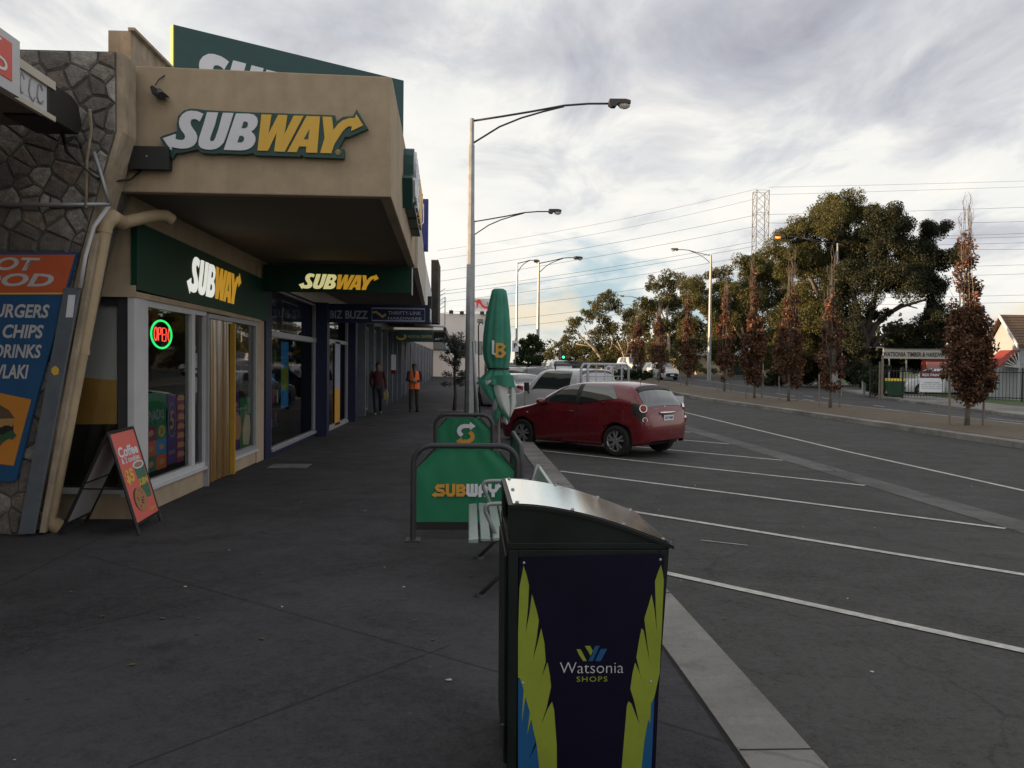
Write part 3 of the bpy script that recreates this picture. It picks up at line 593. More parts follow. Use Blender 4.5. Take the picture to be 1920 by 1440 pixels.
bshape([(-58, 788), (28, 784), (29, 792), (24, 800), (15, 795), (5, 801), (-10, 796), (-58, 801)], 'cheese', .021, 'burger_cheese')
bshape([(-56, 800), (27, 797), (27, 815), (-56, 817)], 'black', .019, 'burger_patty')
bshape([(-58, 818), (0, 818), (24, 806), (33, 816), (26, 824), (18, 822), (8, 829), (-4, 826), (-58, 832)], 'lettuce', .021, 'burger_lettuce')
bshape([(-54, 830), (10, 826), (0, 839), (-20, 843), (-54, 843)], 'bun', .020, 'burger_bun')
# slanting post, pipes and cables beside the fin
def lean(name, a, b_, w_, d, m, lab, cat, y):
    p, q = Q(*a, y), Q(*b_, y); q[2] = max(q[2], 0.0)
    mb = MB().hexa([(q[0]-w_/2, y-d, q[2]), (q[0]+w_/2, y-d, q[2]), (q[0]+w_/2, y, q[2]), (q[0]-w_/2, y, q[2]), (p[0]-w_/2, y-d, p[2]), (p[0]+w_/2, y-d, p[2]), (p[0]+w_/2, y, p[2]), (p[0]-w_/2, y, p[2])])
    return tag(mb.build(name, m, bevel=.006), lab, cat)
lp = lean('cover_strip', (138, 540), (52, 1000), .145, .035, M['slate'], 'slate blue flat cover strip slanting up the edge of the stone fin', 'cover strip', 7.93)
for nm, m_, pts in (('paper_sticker', 'logo_w', ((128, 553), (141, 553), (136, 595), (123, 595))), ('yellow_dab', 'logo_y', ((97, 690), (104, 686), (110, 692), (109, 702), (101, 704), (96, 698)))):
    o = MB().prism([(lambda p: (p[0], p[2]))(Q(*p_, 7.89)) for p_ in pts], (0, 7.893, 0), XA, ZA, -YA, -.003, .003).build(nm, M[m_], lp); o.matrix_parent_inverse = Matrix.Translation(-Vector(lp.location))
lean('edge_batten', (184, 440), (84, 997), .05, .06, M['renderold'], 'narrow beige batten slanting beside the slate blue strip', 'batten', 8.02)
pp = thing('downpipe', 'fat beige downpipe leaning along the fin with elbow and shoe', 'downpipe', Q(90, 972, 8.12))
top = Q(197, 428, 8.12); bot = Q(91, 965, 8.12); bot[2] = .10
n1 = top+np.array((.03, .03, .09)); n2 = Q(228, 418, 8.45); n3 = Q(290, 404, 8.75); n4 = Q(310, 404, 8.85); n5 = n4+np.array((.05, .06, -.04))
MB().tube([bot, bot*.5+top*.5, top, n1], .066, 16).build('pipe', M['pipe'], pp, smooth='auto')
MB().tube([top-np.array((.01, 0, .04)), top+np.array((.0, 0, .06)), n1+np.array((.03, .0, .02)), n2], .074, 16).build('elbow', M['pipe'], pp, smooth='auto')
MB().tube([n2, n3, n4, n5], .062, 14).build('branch_pipe', M['pipe'], pp, smooth='auto')
MB().tube([bot+np.array((0, 0, .1)), bot, bot+np.array((.07, .05, -.06))], .078, 14).build('shoe', M['pipe'], pp, smooth='auto')
mb = MB(); mb.tube([bot*.42+top*.58-np.array((0, 0, .02)), bot*.42+top*.58+np.array((.008, 0, .03))], .072, 16); mb.build('joint_band', M['pipe'], pp)
mb = MB(); mb.tube([Q(150, 540, 7.9), Q(160, 480, 7.92), Q(176, 425, 7.95), Q(205, 385, 8.0)], .020, 8); tag(mb.build('white_conduit', M['white'], smooth=True), 'thin white conduit running up beside the top of the slate strip', 'conduit')
mb = MB(); mb.tube([Q(-40, 383, 7.9), Q(100, 384, 7.9), Q(207, 383, 7.92)], .020, 8); mb.tube([Q(205, 383, 7.92), Q(193, 340, 7.92), Q(176, 285, 7.9)], .020, 8); tag(mb.build('steel_conduit', M['steel'], smooth=True), 'grey steel conduit crossing the stone fin and rising beneath the awning end', 'conduit')
mb = MB(); mb.tube([Q(161, 390, 7.9), Q(163, 300, 7.9), Q(171, 240, 7.8), Q(168, 205, 7.7)], .014, 8); tag(mb.build('brown_pipe', M['renderold'], smooth=True), 'thin brown pipe bending round the black awning end', 'pipe')
rg = random.Random(4); mb = MB()
for i in range(5):
    o = rg.uniform(-4, 4); mb.tube([Q(118+o, 250, 7.75), Q(130+o*2, 285, 7.8), Q(152+o, 310+o, 7.85), Q(178, 335+o, 7.88), Q(205+o, 342+o*.6, 8.1), Q(245, 338+o*.6, 8.35), Q(268+o, 318, 8.4)], .007, 5)
for i in range(4):
    o = rg.uniform(-8, 8); mb.tube([Q(112+o, 244, 7.7), Q(124, 262+o, 7.75), Q(140+o*.5, 256, 7.75), Q(152, 272+o, 7.8)], .010, 5)
tag(mb.build('cable_bundle', M['black'], smooth=True), 'sagging black cables between the awning end and the black junction box', 'cables')
# ------------------------------------------------------------------ sandwich shop
XF = -3.5
def qY(px, x=XF): return QX(px, 690, x)[1]
def qZ(px, py, x=XF): return QX(px, py, x)[2]
sb = thing('sandwich_shop', 'beige rendered sandwich shop with deep box awning and glazed corner', 'shop building', (-5, 11.5, 0))
Y0, Y1, Y2, Y3, Y4, Y5, Y6 = 8.80, qY(271), qY(349), qY(360), qY(384), qY(428), qY(478)
sill = .27
mb = MB(); mb.box(XF-.2, XF, Y0, Y4, 0, sill); mb.box(XF-.2, XF, Y5, Y6+.05, 0, sill-.04); mb.box(XF-.25, XF+.02, Y6+.05, qY(495, XF+.02), 0, 3.3)
mb.box(-5.6, XF-.2, Y0, Y0+.15, 0, .31); mb.box(-5.6, XF-.0, Y0, Y0+.15, 2.42, 4.5); mb.box(XF-.2, XF-.002, Y0+.15, 14.42, 2.42, 4.5)
mb.build('wall', M['render'], sb)
mb = MB(); p0, p1 = Q(203, 58, 9.0), Q(245, 58, 9.0); xr = p1[0]
mb.box(p0[0], xr, 9.0, 14.42, 4.5, p1[2]); mb.box(xr-.02, xr+.05, 8.98, 14.42, p1[2], p1[2]+.03); mb.build('parapet', M['renderold'], sb)
mb = MB(); mb.box(-15, xr-.3, 9.4, 14.4, 4.6, 4.9); mb.box(-15, -14.8, 8.9, 14.4, 0, 4.6); mb.build('roof', M['renderold'], sb)
mb = MB(); mb.box(-8.1, -8, 8.95, 14.4, 0, 3.2); mb.box(-8, XF-.25, 14.3, 14.4, 0, 3.2); mb.box(-8, XF-.25, 8.95, 14.3, .01, .02); mb.box(-8, XF-.25, 8.95, 14.3, 3.0, 3.05); mb.box(-8, -5.6, 8.8, 8.95, 0, 3.2)
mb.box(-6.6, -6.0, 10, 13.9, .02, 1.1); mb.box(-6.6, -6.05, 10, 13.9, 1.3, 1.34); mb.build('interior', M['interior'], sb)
ax0, ay0 = Q(733, 373, 8.45)[0], 8.45; zb, zt = 3.315, 4.53; ax1, ay1 = ax0-.027*6, 14.45
mb = MB()
mb.prism([(XF-.02, zb), (ax0, zb), (ax0, zt-.015), (XF-.02, zt+.03)], (0, ay0, 0), XA, ZA, -YA, -.12, 0)
mb.hexa([(ax0-.12, ay0+.12, zb), (ax0, ay0+.12, zb), (ax1, ay1, zb), (ax1-.12, ay1, zb), (ax0-.12, ay0+.12, zt), (ax0, ay0+.12, zt-.015), (ax1, ay1, zt), (ax1-.12, ay1, zt)])
mb.build('awning_fascia', M['render'], sb, bevel=.012)
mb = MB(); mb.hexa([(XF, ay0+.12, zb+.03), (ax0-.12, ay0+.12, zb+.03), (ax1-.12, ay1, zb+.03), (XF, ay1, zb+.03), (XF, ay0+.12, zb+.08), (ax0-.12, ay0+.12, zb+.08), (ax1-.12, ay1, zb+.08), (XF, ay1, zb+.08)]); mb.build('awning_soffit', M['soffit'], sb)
mb = MB(); mb.hexa([(XF, ay0+.1, zt-.10), (ax0-.1, ay0+.1, zt-.10), (ax1-.1, ay1, zt-.10), (XF, ay1, zt-.10), (XF, ay0+.1, zt-.06), (ax0-.1, ay0+.1, zt-.06), (ax1-.1, ay1, zt-.06), (XF, ay1, zt-.06)]); mb.build('awning_roof', M['steel'], sb)
mb = MB(); mb.box(XF-.01, XF+.05, Y0-.03, 13.9, 2.30, 2.36); mb.box(-5.6, XF+.05, Y0-.05, Y0-.02, 2.30, 2.42); mb.build('sign_ledge', M['render'], sb)
# windows and door of the sandwich shop
def window(parent, x, ya, yb, za, zb_, fr=.05, m='alu', fx0=-.06, fx1=.02, mull=()):
    mb = MB(); mb.box(x+fx0, x+fx1, ya, ya+fr, za, zb_); mb.box(x+fx0, x+fx1, yb-fr, yb, za, zb_); mb.box(x+fx0, x+fx1, ya+fr, yb-fr, za, za+fr); mb.box(x+fx0, x+fx1, ya+fr, yb-fr, zb_-fr, zb_)
    for y in mull: mb.box(x+fx0, x+fx1, y-fr/2, y+fr/2, za+fr, zb_-fr)
    f = mb.build('window', M[m], parent); g = MB(); a_, b_, c_, d_ = ya+fr*.6, yb-fr*.6, za+fr*.6, zb_-fr*.6; g.add([(x-.018, a_, c_), (x-.018, b_, c_), (x-.018, b_, d_), (x-.018, a_, d_)], [(0, 1, 2, 3)]); g.build('pane', M['glass'], f); return f
mb = MB(); mb.box(XF-.03, XF+.035, Y0-.03, Y1-.02, sill, 2.30); mb.build('corner_post', M['white'], sb)
window(sb, XF, Y1-.02, Y3, sill, 2.30, .07, 'white'); window(sb, XF, Y3, Y4, sill, 2.30, .06, 'white'); window(sb, XF, Y5+.03, Y6+.05, sill-.04, 2.30, .07, 'alu')
mb = MB(); mb.box(XF-.1, XF+.05, Y0-.03, Y4, sill-.035, sill); mb.box(XF-.1, XF+.05, Y5, Y6+.06, sill-.075, sill-.04); mb.box(-5.6, XF+.05, Y0-.06, Y0-.03, .27, .33); mb.build('window_sill', M['white'], sb)
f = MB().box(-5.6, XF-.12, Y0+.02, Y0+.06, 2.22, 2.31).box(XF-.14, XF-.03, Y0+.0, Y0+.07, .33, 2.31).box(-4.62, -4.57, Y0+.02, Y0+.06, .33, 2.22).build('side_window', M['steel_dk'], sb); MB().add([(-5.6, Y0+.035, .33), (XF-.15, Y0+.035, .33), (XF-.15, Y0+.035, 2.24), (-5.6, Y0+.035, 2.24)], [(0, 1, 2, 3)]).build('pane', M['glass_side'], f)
M['flat_grey'] = mat('plain_grey', (.38, .40, .41), .7, var=.2, scale=1.2); M['reflect_sky'] = mat('painted_reflection_pale', (.80, .84, .86), .7, var=.06, scale=1.2); M['reflect_ochre'] = mat('painted_reflection_ochre', (.85, .48, .12), .8, var=.3, scale=1.6, dirt=.4)
mb = MB(); mb.prism([(-5.5, 1.50), (-4.7, 1.56), (-4.1, 1.47), (-3.7, 1.44), (-3.7, 2.3), (-5.5, 2.3)], (0, 8.93, 0), XA, ZA, -YA, 0, .01); mb.build('reflection_panel', M['reflect_sky'], sb)  # panels just inside the pane, the reflected sky and ochre scene painted as colour
mb = MB(); mb.prism([(-5.5, .95), (-3.7, .98), (-3.7, 1.44), (-4.1, 1.47), (-4.7, 1.56), (-5.5, 1.50)], (0, 8.93, 0), XA, ZA, -YA, 0, .011); mb.build('reflection_panel', M['reflect_ochre'], sb)
dr = thing('strip_curtain', 'amber plastic strip curtain hanging in the shop doorway', 'door curtain', (XF, (Y4+Y5)/2, 0))
rg = random.Random(3); y = Y4+.02; i = 0
P = []
while y < Y5:
    P.append((y, XF+.02+.022*math.sin(y*37)+rg.uniform(-.008, .008))); y += .018
mb = MB(); mb.grid([[(x, y, .02), (x+rg.uniform(-.006, .006), y, .8), (x*.75+(XF)*.25, y, 2.22)] for y, x in P]); mb.build('strips', M['curtain'], dr)
mb = MB(); mb.box(XF+.03, XF+.10, Y5-.03, Y5+.02, .02, 2.2); mb.build('edge_strip', mat('amber_edge', (.50, .28, .03), .4), dr)
mb = MB(); mb.box(XF-.06, XF+.06, Y4-.04, Y4, 0, 2.26); mb.box(XF-.06, XF+.06, Y4, Y5+.03, 2.22, 2.28); mb.build('door_frame', M['alu'], dr)
# fascia sign over the windows
s1 = thing('fascia_sign', 'long dark green sign band above the shop windows with slanting white and yellow lettering', 'sign', (XF, 11, 2.4))
mb = MB(); mb.hexa([(XF+.0, Y0-.02, 2.38), (XF+.06, Y0-.02, 2.38), (XF+.06, 14.4, 2.34), (XF+.0, 14.4, 2.34), (XF+.0, Y0-.02, 3.08), (XF+.06, Y0-.02, 3.08), (XF+.06, 14.4, 3.02), (XF+.0, 14.4, 3.02)]); mb.build('sign_face', M['green_dk'], s1)
ya, yb = qY(350, XF+.06), qY(453, XF+.06); wd = yb-ya
logo(s1, (XF+.06, (ya+yb)/2, 2.69), YA, ZA, XA, wd, M['lit_w'], M['lit_o'], M['green_dk'], t=.006)
# big logo on the awning end
s2 = thing('logo_sign', 'large white and yellow lettering with arrows on deep green backing, on the beige awning end', 'sign', Q(500, 255, 8.4))
logo(s2, Q(500.5, 255, 8.42)+np.array((0, .02, 0)), XA, ZA, -YA, 369*8.42/FPX, M['logo_w'], M['logo_y'], M['green_old'], M['green_old'], .014, .06)
text('®', Q(634, 285, 8.35), XA, ZA, -YA, M['logo_y'], s2, h=.05, th=.004)
# logo sign seen edge on along the awning front
s3 = thing('logo_sign', 'deep green backed sign seen edge on along the front of the beige awning', 'sign', (ax0, 12, 3.9))
fdir = np.array([-.027, 1, 0]); fdir /= np.linalg.norm(fdir); fn = np.array([fdir[1], -fdir[0], 0])
logo(s3, np.array((ax0-.027*3.6, ay0+3.6, 4.02)), fdir, ZA, fn, 3.3, M['logo_w'], M['logo_y'], M['green_old'], M['green_old'], .03, .13)
# sign on the roof of the awning
s4 = thing('roof_sign', 'tall dark teal roof sign standing behind the awning, its top sloping away', 'sign', (-2.6, 13, 4.5))
ra, rb = Q(326, 46, 11.85), Q(757, 151, 14.2); zt_ = (ra[2]+rb[2])/2; ud = rb-ra; ud[2] = 0; L = np.linalg.norm(ud); ud /= L; un = np.array([ud[1], -ud[0], 0])
q = lambda p, z: (p[0], p[1], z)
MB().hexa([q(ra, 4.46), q(rb, 4.46), q(rb-un*.10, 4.46), q(ra-un*.10, 4.46), q(ra, ra[2]), q(rb, rb[2]), q(rb-un*.10, rb[2]), q(ra-un*.10, ra[2])]).build('sign_face', mat('teal_sign', (.010, .062, .062), .4, var=.08), s4)
MB().hexa([q(ra-ud*.012, 4.46), q(ra, 4.46), q(ra-un*.1, 4.46), q(ra-un*.1-ud*.012, 4.46), q(ra-ud*.012, ra[2]), q(ra, ra[2]), q(ra-un*.1, ra[2]), q(ra-un*.1-ud*.012, ra[2])]).build('edge_trim', M['logo_y'], s4)
logo(s4, ra+ud*(L*.4955)+ZA*(-.66), ud, ZA, un, L*.96, M['logo_w'], M['logo_y'], M['green_old'], t=.01)
for k in (.15, .5, .85): c = ra+ud*(L*k)-un*.2; MB().tube([(c[0], c[1], 4.4), (c[0], c[1], ra[2]-.3)], .03, 6).build('stay', M['steel'], s4)
# hanging signs under the awnings
s5 = thing('hanging_sign', 'backlit dark green box sign hanging under the awning with cream and amber lettering', 'sign', (-2.2, 14.1, 2.8))
MB().box(XF+.05, -1.0, 14.05, 14.17, 2.83, 3.27).build('sign_box', M['green_dk'], s5)
logo(s5, Q(637, 530, 14.05), XA, ZA, -YA, 150*14.05/FPX, M['lit_y'], M['lit_o'], M['green_dk'], t=.005)
MB().box(-1.0, -.985, 14.05, 14.17, 2.80, 3.25).build('end_trim', M['alu'], s5)
s6 = thing('hanging_sign', 'dark navy hanging sign with dim grey hardware store lettering', 'sign', (-2.2, 19, 2.6))
a, b_ = Q(596, 604, 19.2), Q(806, 572, 19.2)
M['dimlet'] = mat('dim_grey_letter', (.30, .33, .42), .6); M['dimgold'] = mat('dim_gold_print', (.45, .34, .10), .6)
MB().box(a[0], b_[0], 19.2, 19.32, a[2], b_[2]).build('sign_box', M['navyp'], s6)
text('BIZ BUZZ', Q(654, 590, 19.2), XA, ZA, -YA, M['dimlet'], s6, h=15*19.2/FPX, w=70*19.2/FPX, bold=.02); text('C&', Q(611, 586, 19.2), XA, ZA, -YA, M['dimlet'], s6, h=13*19.2/FPX, bold=.02)
text('THRIFTY-LINK', Q(759, 587, 19.2), XA, ZA, -YA, M['dimlet'], s6, h=6.5*19.2/FPX, w=62*19.2/FPX, bold=.02); text('HARDWARE', Q(759, 597, 19.2), XA, ZA, -YA, M['dimlet'], s6, h=5*19.2/FPX, w=62*19.2/FPX, bold=.02)
p = Q(711, 590, 19.2); mb = MB(); k = 19.2/FPX
thick(mb, [np.array((-11, 4)), np.array((-6, 5)), np.array((0, 1)), np.array((6, -4)), np.array((11, 0))], 4, p, XA, ZA, -YA, 0, .004, k); mb.build('emblem', M['dimgold'], s6)
mb = MB()
for (x0, y0, x1, y1) in ((697, 578, 797, 579), (697, 601, 797, 602), (697, 578, 698, 602), (796, 578, 797, 602)): u, v = Q(x0, y1, 19.2), Q(x1, y0, 19.2); mb.box(u[0], v[0], 19.196, 19.2, u[2], v[2])
mb.build('border', M['dimlet'], s6)
s7 = thing('hanging_sign', 'dark teal hanging sign with gold swirl and small gold medical centre lettering', 'sign', (-1.8, 30, 2.8))
a, b_ = Q(742, 640, 30), Q(812, 621, 30); MB().box(a[0], b_[0], 30, 30.12, a[2], b_[2]).build('sign_box', M['green_old'], s7)
text('MEDICAL CENTRE', Q(787, 631, 30), XA, ZA, -YA, M['dimgold'], s7, h=5*30/FPX, w=45*30/FPX, bold=.02)
mb = MB(); p = Q(752, 631, 30); thick(mb, [np.array((8*math.cos(t), 5*math.sin(t))) for t in np.linspace(3.3, 6.8, 8)], 3, p, XA, ZA, -YA, 0, .004, 30/FPX); mb.build('emblem', M['logo_y'], s7)
# fittings on the awning end
jb = thing('junction_box', 'black metal junction box on the beige awning end beside the big lettering', 'electrical box', Q(280, 315, 8.4))
a, b_ = Q(243, 315, 8.33), Q(316, 277, 8.33); MB().box(a[0], b_[0], 8.33, 8.445, a[2], b_[2]).build('case', M['black'], jb, bevel=.008); MB().box(a[0]-.008, b_[0]+.008, 8.315, 8.33, a[2]-.008, b_[2]+.008).build('lid', M['black'], jb)
MB().ball(Q(275, 293, 8.31), .009, 8, 6).build('screw', M['alu'], jb)
fl = thing('security_light', 'broken black security light dangling from its wire on the beige awning end', 'light', Q(297, 175, 8.35))
MB().tube([Q(309, 141, 8.45), Q(297, 150, 8.42), Q(291, 160, 8.4)], .006, 6).build('wire', M['black'], fl)
c = Q(297, 174, 8.38); k = 8.38/FPX
MB().prism([(-13, 8), (-9, 12), (2, 4), (14, -2), (18, -6), (8, -5), (12, -13), (2, -9), (-9, -4)], c, XA, ZA, -YA, -.05, .04, k).build('head', M['black'], fl, bevel=.006)
MB().tube([c+ZA*.02, c+np.array((.05, -.06, -.05))], [.03, .045], 10).build('visor', M['steel_dk'], fl)
# neon sign and posters in the window
M['neon_g'] = mat('neon_green', (.02, .85, .18), .4, emit=1.5); M['neon_r'] = mat('neon_red', (1.0, .09, .06), .4, emit=1.4)
ne = thing('open_sign', 'lit neon open sign, red letters in a green oval ring in the shop window', 'neon sign', QX(303, 627, XF-.06))
c = QX(303, 627, XF-.06); MB().tube([c+np.array((0, .315*math.cos(t), .158*math.sin(t))) for t in np.linspace(0, 2*math.pi, 40)], .012, 8, caps=False).build('ring', M['neon_g'], ne)
mb = MB(); tw = .016
def nstroke(pts, ox): mb.tube([c+np.array((0, ox+p[0], p[1])) for p in pts], .0075, 6)
nstroke([(.045*math.cos(t), .075*math.sin(t)) for t in np.linspace(0, 6.28, 16)], -.18); nstroke([(-.04, -.075), (-.04, .075), (.02, .075), (.042, .04), (.02, .0), (-.04, .0)], -.06)
nstroke([(.04, .075), (-.04, .075), (-.04, -.075), (.04, -.075)], .06); nstroke([(-.04, 0), (.03, 0)], .06); nstroke([(-.045, -.075), (-.045, .075), (.045, -.075), (.045, .075)], .18)
mb.build('lettering', M['neon_r'], ne)
def poster(lab, px0, px1, pt, pb, m, x=XF-.045):
    ya, yb = qY(px0, x), qY(px1, x); z1, z0 = qZ(px0, pt, x), qZ(px0, pb, x)
    t = thing('window_poster', lab, 'poster', (x, ya, z0)); MB().box(x-.004, x, ya, yb, z0, z1).build('sheet', m, t); return t, x, ya, yb, z0, z1
PM = {k: mat('poster_'+k, c, .5, var=.06) for k, c in dict(green=(.02, .19, .08), purple=(.085, .03, .20), maroon=(.22, .03, .11), orange=(.58, .13, .04), blue=(.02, .25, .58), teal=(.02, .19, .12), food=(.55, .28, .14), foodlt=(.62, .52, .36)).items()}
t, x, ya, yb, z0, z1 = poster('green snacks poster with six coloured squares in the window under the neon sign', 272, 312, 738, 889, PM['green'])
text('SNACKS', (x, (ya+yb)/2-.02, z1-.25), YA, ZA, XA, M['dimlet'], t, h=.11, w=(yb-ya)*.8, bold=.02)
W_ = (yb-ya)/2; H_ = (z1-z0-.36)/3
for i, k in enumerate(('maroon', 'green', 'orange', 'blue', 'teal', 'orange')):
    yy, zz = ya+W_*(i % 2), z1-.36-H_*(i//2+1); MB().box(x+.0005, x+.003, yy, yy+W_, zz, zz+H_-.004).build('coloured_square', PM[k], t)
    MB().prism([(W_*.25, H_*.35), (W_*.5, H_*.28), (W_*.75, H_*.4), (W_*.7, H_*.62), (W_*.5, H_*.7), (W_*.28, H_*.6)], (x, yy, zz), YA, ZA, XA, .003, .005).build('food_picture', PM['food'], t)
yy, zz = ya+W_*1.5, z1-.36-H_*.5; MB().prism([(W_*.33*math.cos(a), H_*.42*math.sin(a)) for a in np.linspace(0, 6.28, 20)[:-1]], (x, yy, zz), YA, ZA, XA, .003, .006).build('price_disc', M['dimgold'], t)
text('$2', (x, yy, zz), YA, ZA, XA, PM['green'], t, h=H_*.4, bold=.03, th=.008)
t, x, ya, yb, z0, z1 = poster('purple poster with a five in a white oval beside the snacks poster', 314, 330, 741, 872, PM['purple'])
yy, zz = (ya+yb)/2, z1-.30; mb = MB(); thick(mb, [np.array((.13*math.cos(a), .20*math.sin(a))) for a in np.linspace(0, 6.3, 22)], .012, (x, yy, zz), YA, ZA, XA, .001, .003); mb.build('oval', M['dimlet'], t)
text('5', (x, yy, zz), YA, ZA, XA, M['dimgold'], t, h=.22, bold=.02); text('SUBWAY', (x, yy, z0+.14), YA, ZA, XA, M['dimlet'], t, h=.05, w=.22, bold=.02)
t, x, ya, yb, z0, z1 = poster('tall poster of stacked sandwiches beside the window mullion', 331, 345, 743, 868, PM['maroon'])
for i in range(7): MB().prism([(.02, .01), (.24, .0), (.27, .03), (.22, .07), (.05, .075)], (x, ya, z0+.06+i*.115), YA, ZA, XA, .001, .005, 1).build('sandwich_picture', PM['food'], t)
t, x, ya, yb, z0, z1 = poster('purple poster of a hamburger just past the strip curtain', 431, 449, 737, 850, PM['purple'])
MB().prism([(.1, .2), (.5, .16), (.62, .3), (.58, .5), (.35, .6), (.12, .45)], (x, ya, z0), YA, ZA, XA, .001, .004, 1).build('food_picture', PM['food'], t); MB().box(x+.001, x+.003, ya+.1, yb-.1, z1-.22, z1-.15).build('text_band', M['dimgold'], t)
t, x, ya, yb, z0, z1 = poster('green poster with a wrapped roll in the last window before the beige pier', 450, 470, 747, 845, PM['green'])
MB().prism([(.18, .08), (.5, .05), (.62, .3), (.55, .52), (.3, .55), (.14, .3)], (x, ya, z0), YA, ZA, XA, .001, .004, 1).build('food_picture', PM['foodlt'], t); text('12', (x, (ya+yb)/2, z1-.18), YA, ZA, XA, M['dimgold'], t, h=.14, bold=.03)
for i, (pt, pb, m, lab) in enumerate(((662, 690, 'white', 'upper white notice taped in the narrow pane by the door'), (694, 700, 'white', 'small white sticker in the narrow pane by the door'), (707, 736, 'flat_grey', 'pale teal round edged notice low in the narrow pane by the door'))):
    x = XF-.04; ya, yb = qY(362, x), qY(370, x); tag(MB().box(x-.004, x, ya, yb, qZ(365, pb, x), qZ(365, pt, x)).build('notice', M[m]), lab, 'notice')
# ------------------------------------------------------------------ the other shops of the row
def shell(t, x0, y0, y1, zt, m, zw=3.0):
    mb = MB(); mb.box(-15, x0-.3, y0+.02, y1, zt-.4, zt); mb.box(-15, -14.8, y0+.02, y1, 0, zt-.4); mb.box(x0-.3, x0, y0, y1, zw, zt); mb.build('shell', m, t)
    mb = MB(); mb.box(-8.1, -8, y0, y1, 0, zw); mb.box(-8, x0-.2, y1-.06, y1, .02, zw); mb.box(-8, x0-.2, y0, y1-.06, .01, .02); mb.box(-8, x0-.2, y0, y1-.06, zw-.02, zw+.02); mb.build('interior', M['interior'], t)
def awn(t, xa, ya, xb, yb, z0, z1, m, xin):
    mb = MB(); mb.hexa([(xa-.1, ya, z0), (xa, ya, z0), (xb, yb, z0), (xb-.1, yb, z0), (xa-.1, ya, z1), (xa, ya, z1), (xb, yb, z1), (xb-.1, yb, z1)]); mb.build('awning_fascia', m, t)
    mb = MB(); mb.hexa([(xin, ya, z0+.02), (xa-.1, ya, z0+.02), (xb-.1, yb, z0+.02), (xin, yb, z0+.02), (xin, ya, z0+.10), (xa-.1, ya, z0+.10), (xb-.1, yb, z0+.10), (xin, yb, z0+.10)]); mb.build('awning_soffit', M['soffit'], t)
XS = -3.48
b1 = thing('printing_shop', 'navy painted shop with tall transom windows next to the beige sandwich shop', 'shop building', (-5, 17, 0))
ya, yb, yc = qY(495, XS), qY(506, XS), qY(590, XS)
shell(b1, XS, 14.46, 19.3, 5.0, M['render2'])
mb = MB(); mb.box(XS-.2, XS+.03, ya+.005, yb, 0, 3.0); mb.box(XS-.2, XS+.02, yb, yc, 0, .1); mb.build('navy_wall', M['navyp'], b1)
mb = MB(); mb.box(XS-.2, XS+.27, yc+.02, yc+.35, 0, 3.0); mb.build('pillar', M['navyp'], b1)
window(b1, XS, yb, yc, .10, 2.14, .05, 'alu'); f = window(b1, XS, yb, yc, 2.14, 2.95, .04, 'steel')
mb = MB(); mb.box(XS+.0, XS+.035, yb, yc, 2.10, 2.20); mb.box(XS, XS+.05, yb, yc, .08, .13); mb.build('transom', M['alu'], b1)
t = thing('transom_sign', 'dark blue sign with gold swirl inside the transom of the navy shop', 'sign', (XS-.05, 15.6, 2.3))
x = XS-.05; MB().box(x-.01, x, yb+.1, yc-.15, 2.24, 2.92).build('sheet', M['navyp'], t)
mb = MB(); y0_, y1_ = qY(528, x), qY(558, x); thick(mb, [np.array(p) for p in ((y0_, 2.25), (y0_, 2.80), (y1_, 2.80), (y1_, 2.25), (y0_, 2.25))], .02, (x, 0, 0), YA, ZA, XA, .001, .003); mb.build('border', M['dimlet'], t)
mb = MB(); thick(mb, [np.array((y0_+.12+.09*math.cos(a), 2.52+.14*math.sin(a))) for a in np.linspace(1, 5.4, 10)], .05, (x, 0, 0), YA, ZA, XA, .001, .003); mb.build('emblem', M['dimgold'], t)
text('THRIFTY-LINK', (x, y0_+.8, 2.55), YA, ZA, XA, M['dimlet'], t, h=.09, w=.85, bold=.02); text('HARDWARE', (x, y0_+.8, 2.40), YA, ZA, XA, M['dimlet'], t, h=.06, w=.85, bold=.02)
text('PRO', (x, yb+.45, 2.72), YA, ZA, XA, M['dimlet'], t, h=.13, w=.4, bold=.02); text('BOX', (x, yb+.45, 2.42), YA, ZA, XA, M['dimlet'], t, h=.13, w=.4, bold=.02)
rg = random.Random(6)
PK = ['blue', 'teal', 'green', 'foodlt', 'maroon', 'purple']
sh = thing('display_shelf', 'shelves of coloured packs just inside the navy shop window', 'shelf', (-4.2, 16.5, 0))
mb = MB()
for z in (.3, .75, 1.2, 1.65): mb.box(-4.5, -4.1, 14.9, 18.4, z, z+.02)
mb.box(-4.52, -4.5, 14.9, 18.4, 0, 2.0); mb.build('rack', M['steel_dk'], sh)
for k in range(6):
    mb = MB()
    for i in range(9):
        y, z = rg.uniform(14.95, 18.2), rg.choice((.32, .77, 1.22, 1.67)); mb.box(-4.2, -4.12-rg.random()*.03, y, y+rg.uniform(.08, .2), z, z+rg.uniform(.15, .36))
    o = mb.build('pack_row', PM[PK[k]], sh); o['kind'] = 'stuff'
t, x, y0_, y1_, z0_, z1_ = poster('tall blue and lime hanging banner behind the navy shop glass', 527, 541, 640, 766, PM['blue'], XS-.06)
MB().box(x+.001, x+.004, y0_+.05, y1_-.05, z0_+.35, z0_+.78).build('price_panel', M['lime'], t)
for p0_, p1_, lab in ((514, 527, 'dim yellow card nearer the beige pier, high in the navy shop window'), (540, 551, 'dim yellow card farther from the beige pier, high in the navy shop window')):
    x = XS-.05; tag(MB().box(x-.004, x, qY(p0_, x), qY(p1_, x), qZ(520, 686, x), qZ(520, 679, x)).build('price_card', M['dimgold']), lab, 'card')
aw1x = ax1-.1
awn(b1, ax1+.05, 14.46, -1.30, 24, 3.30, 4.48, M['render2'], XS)
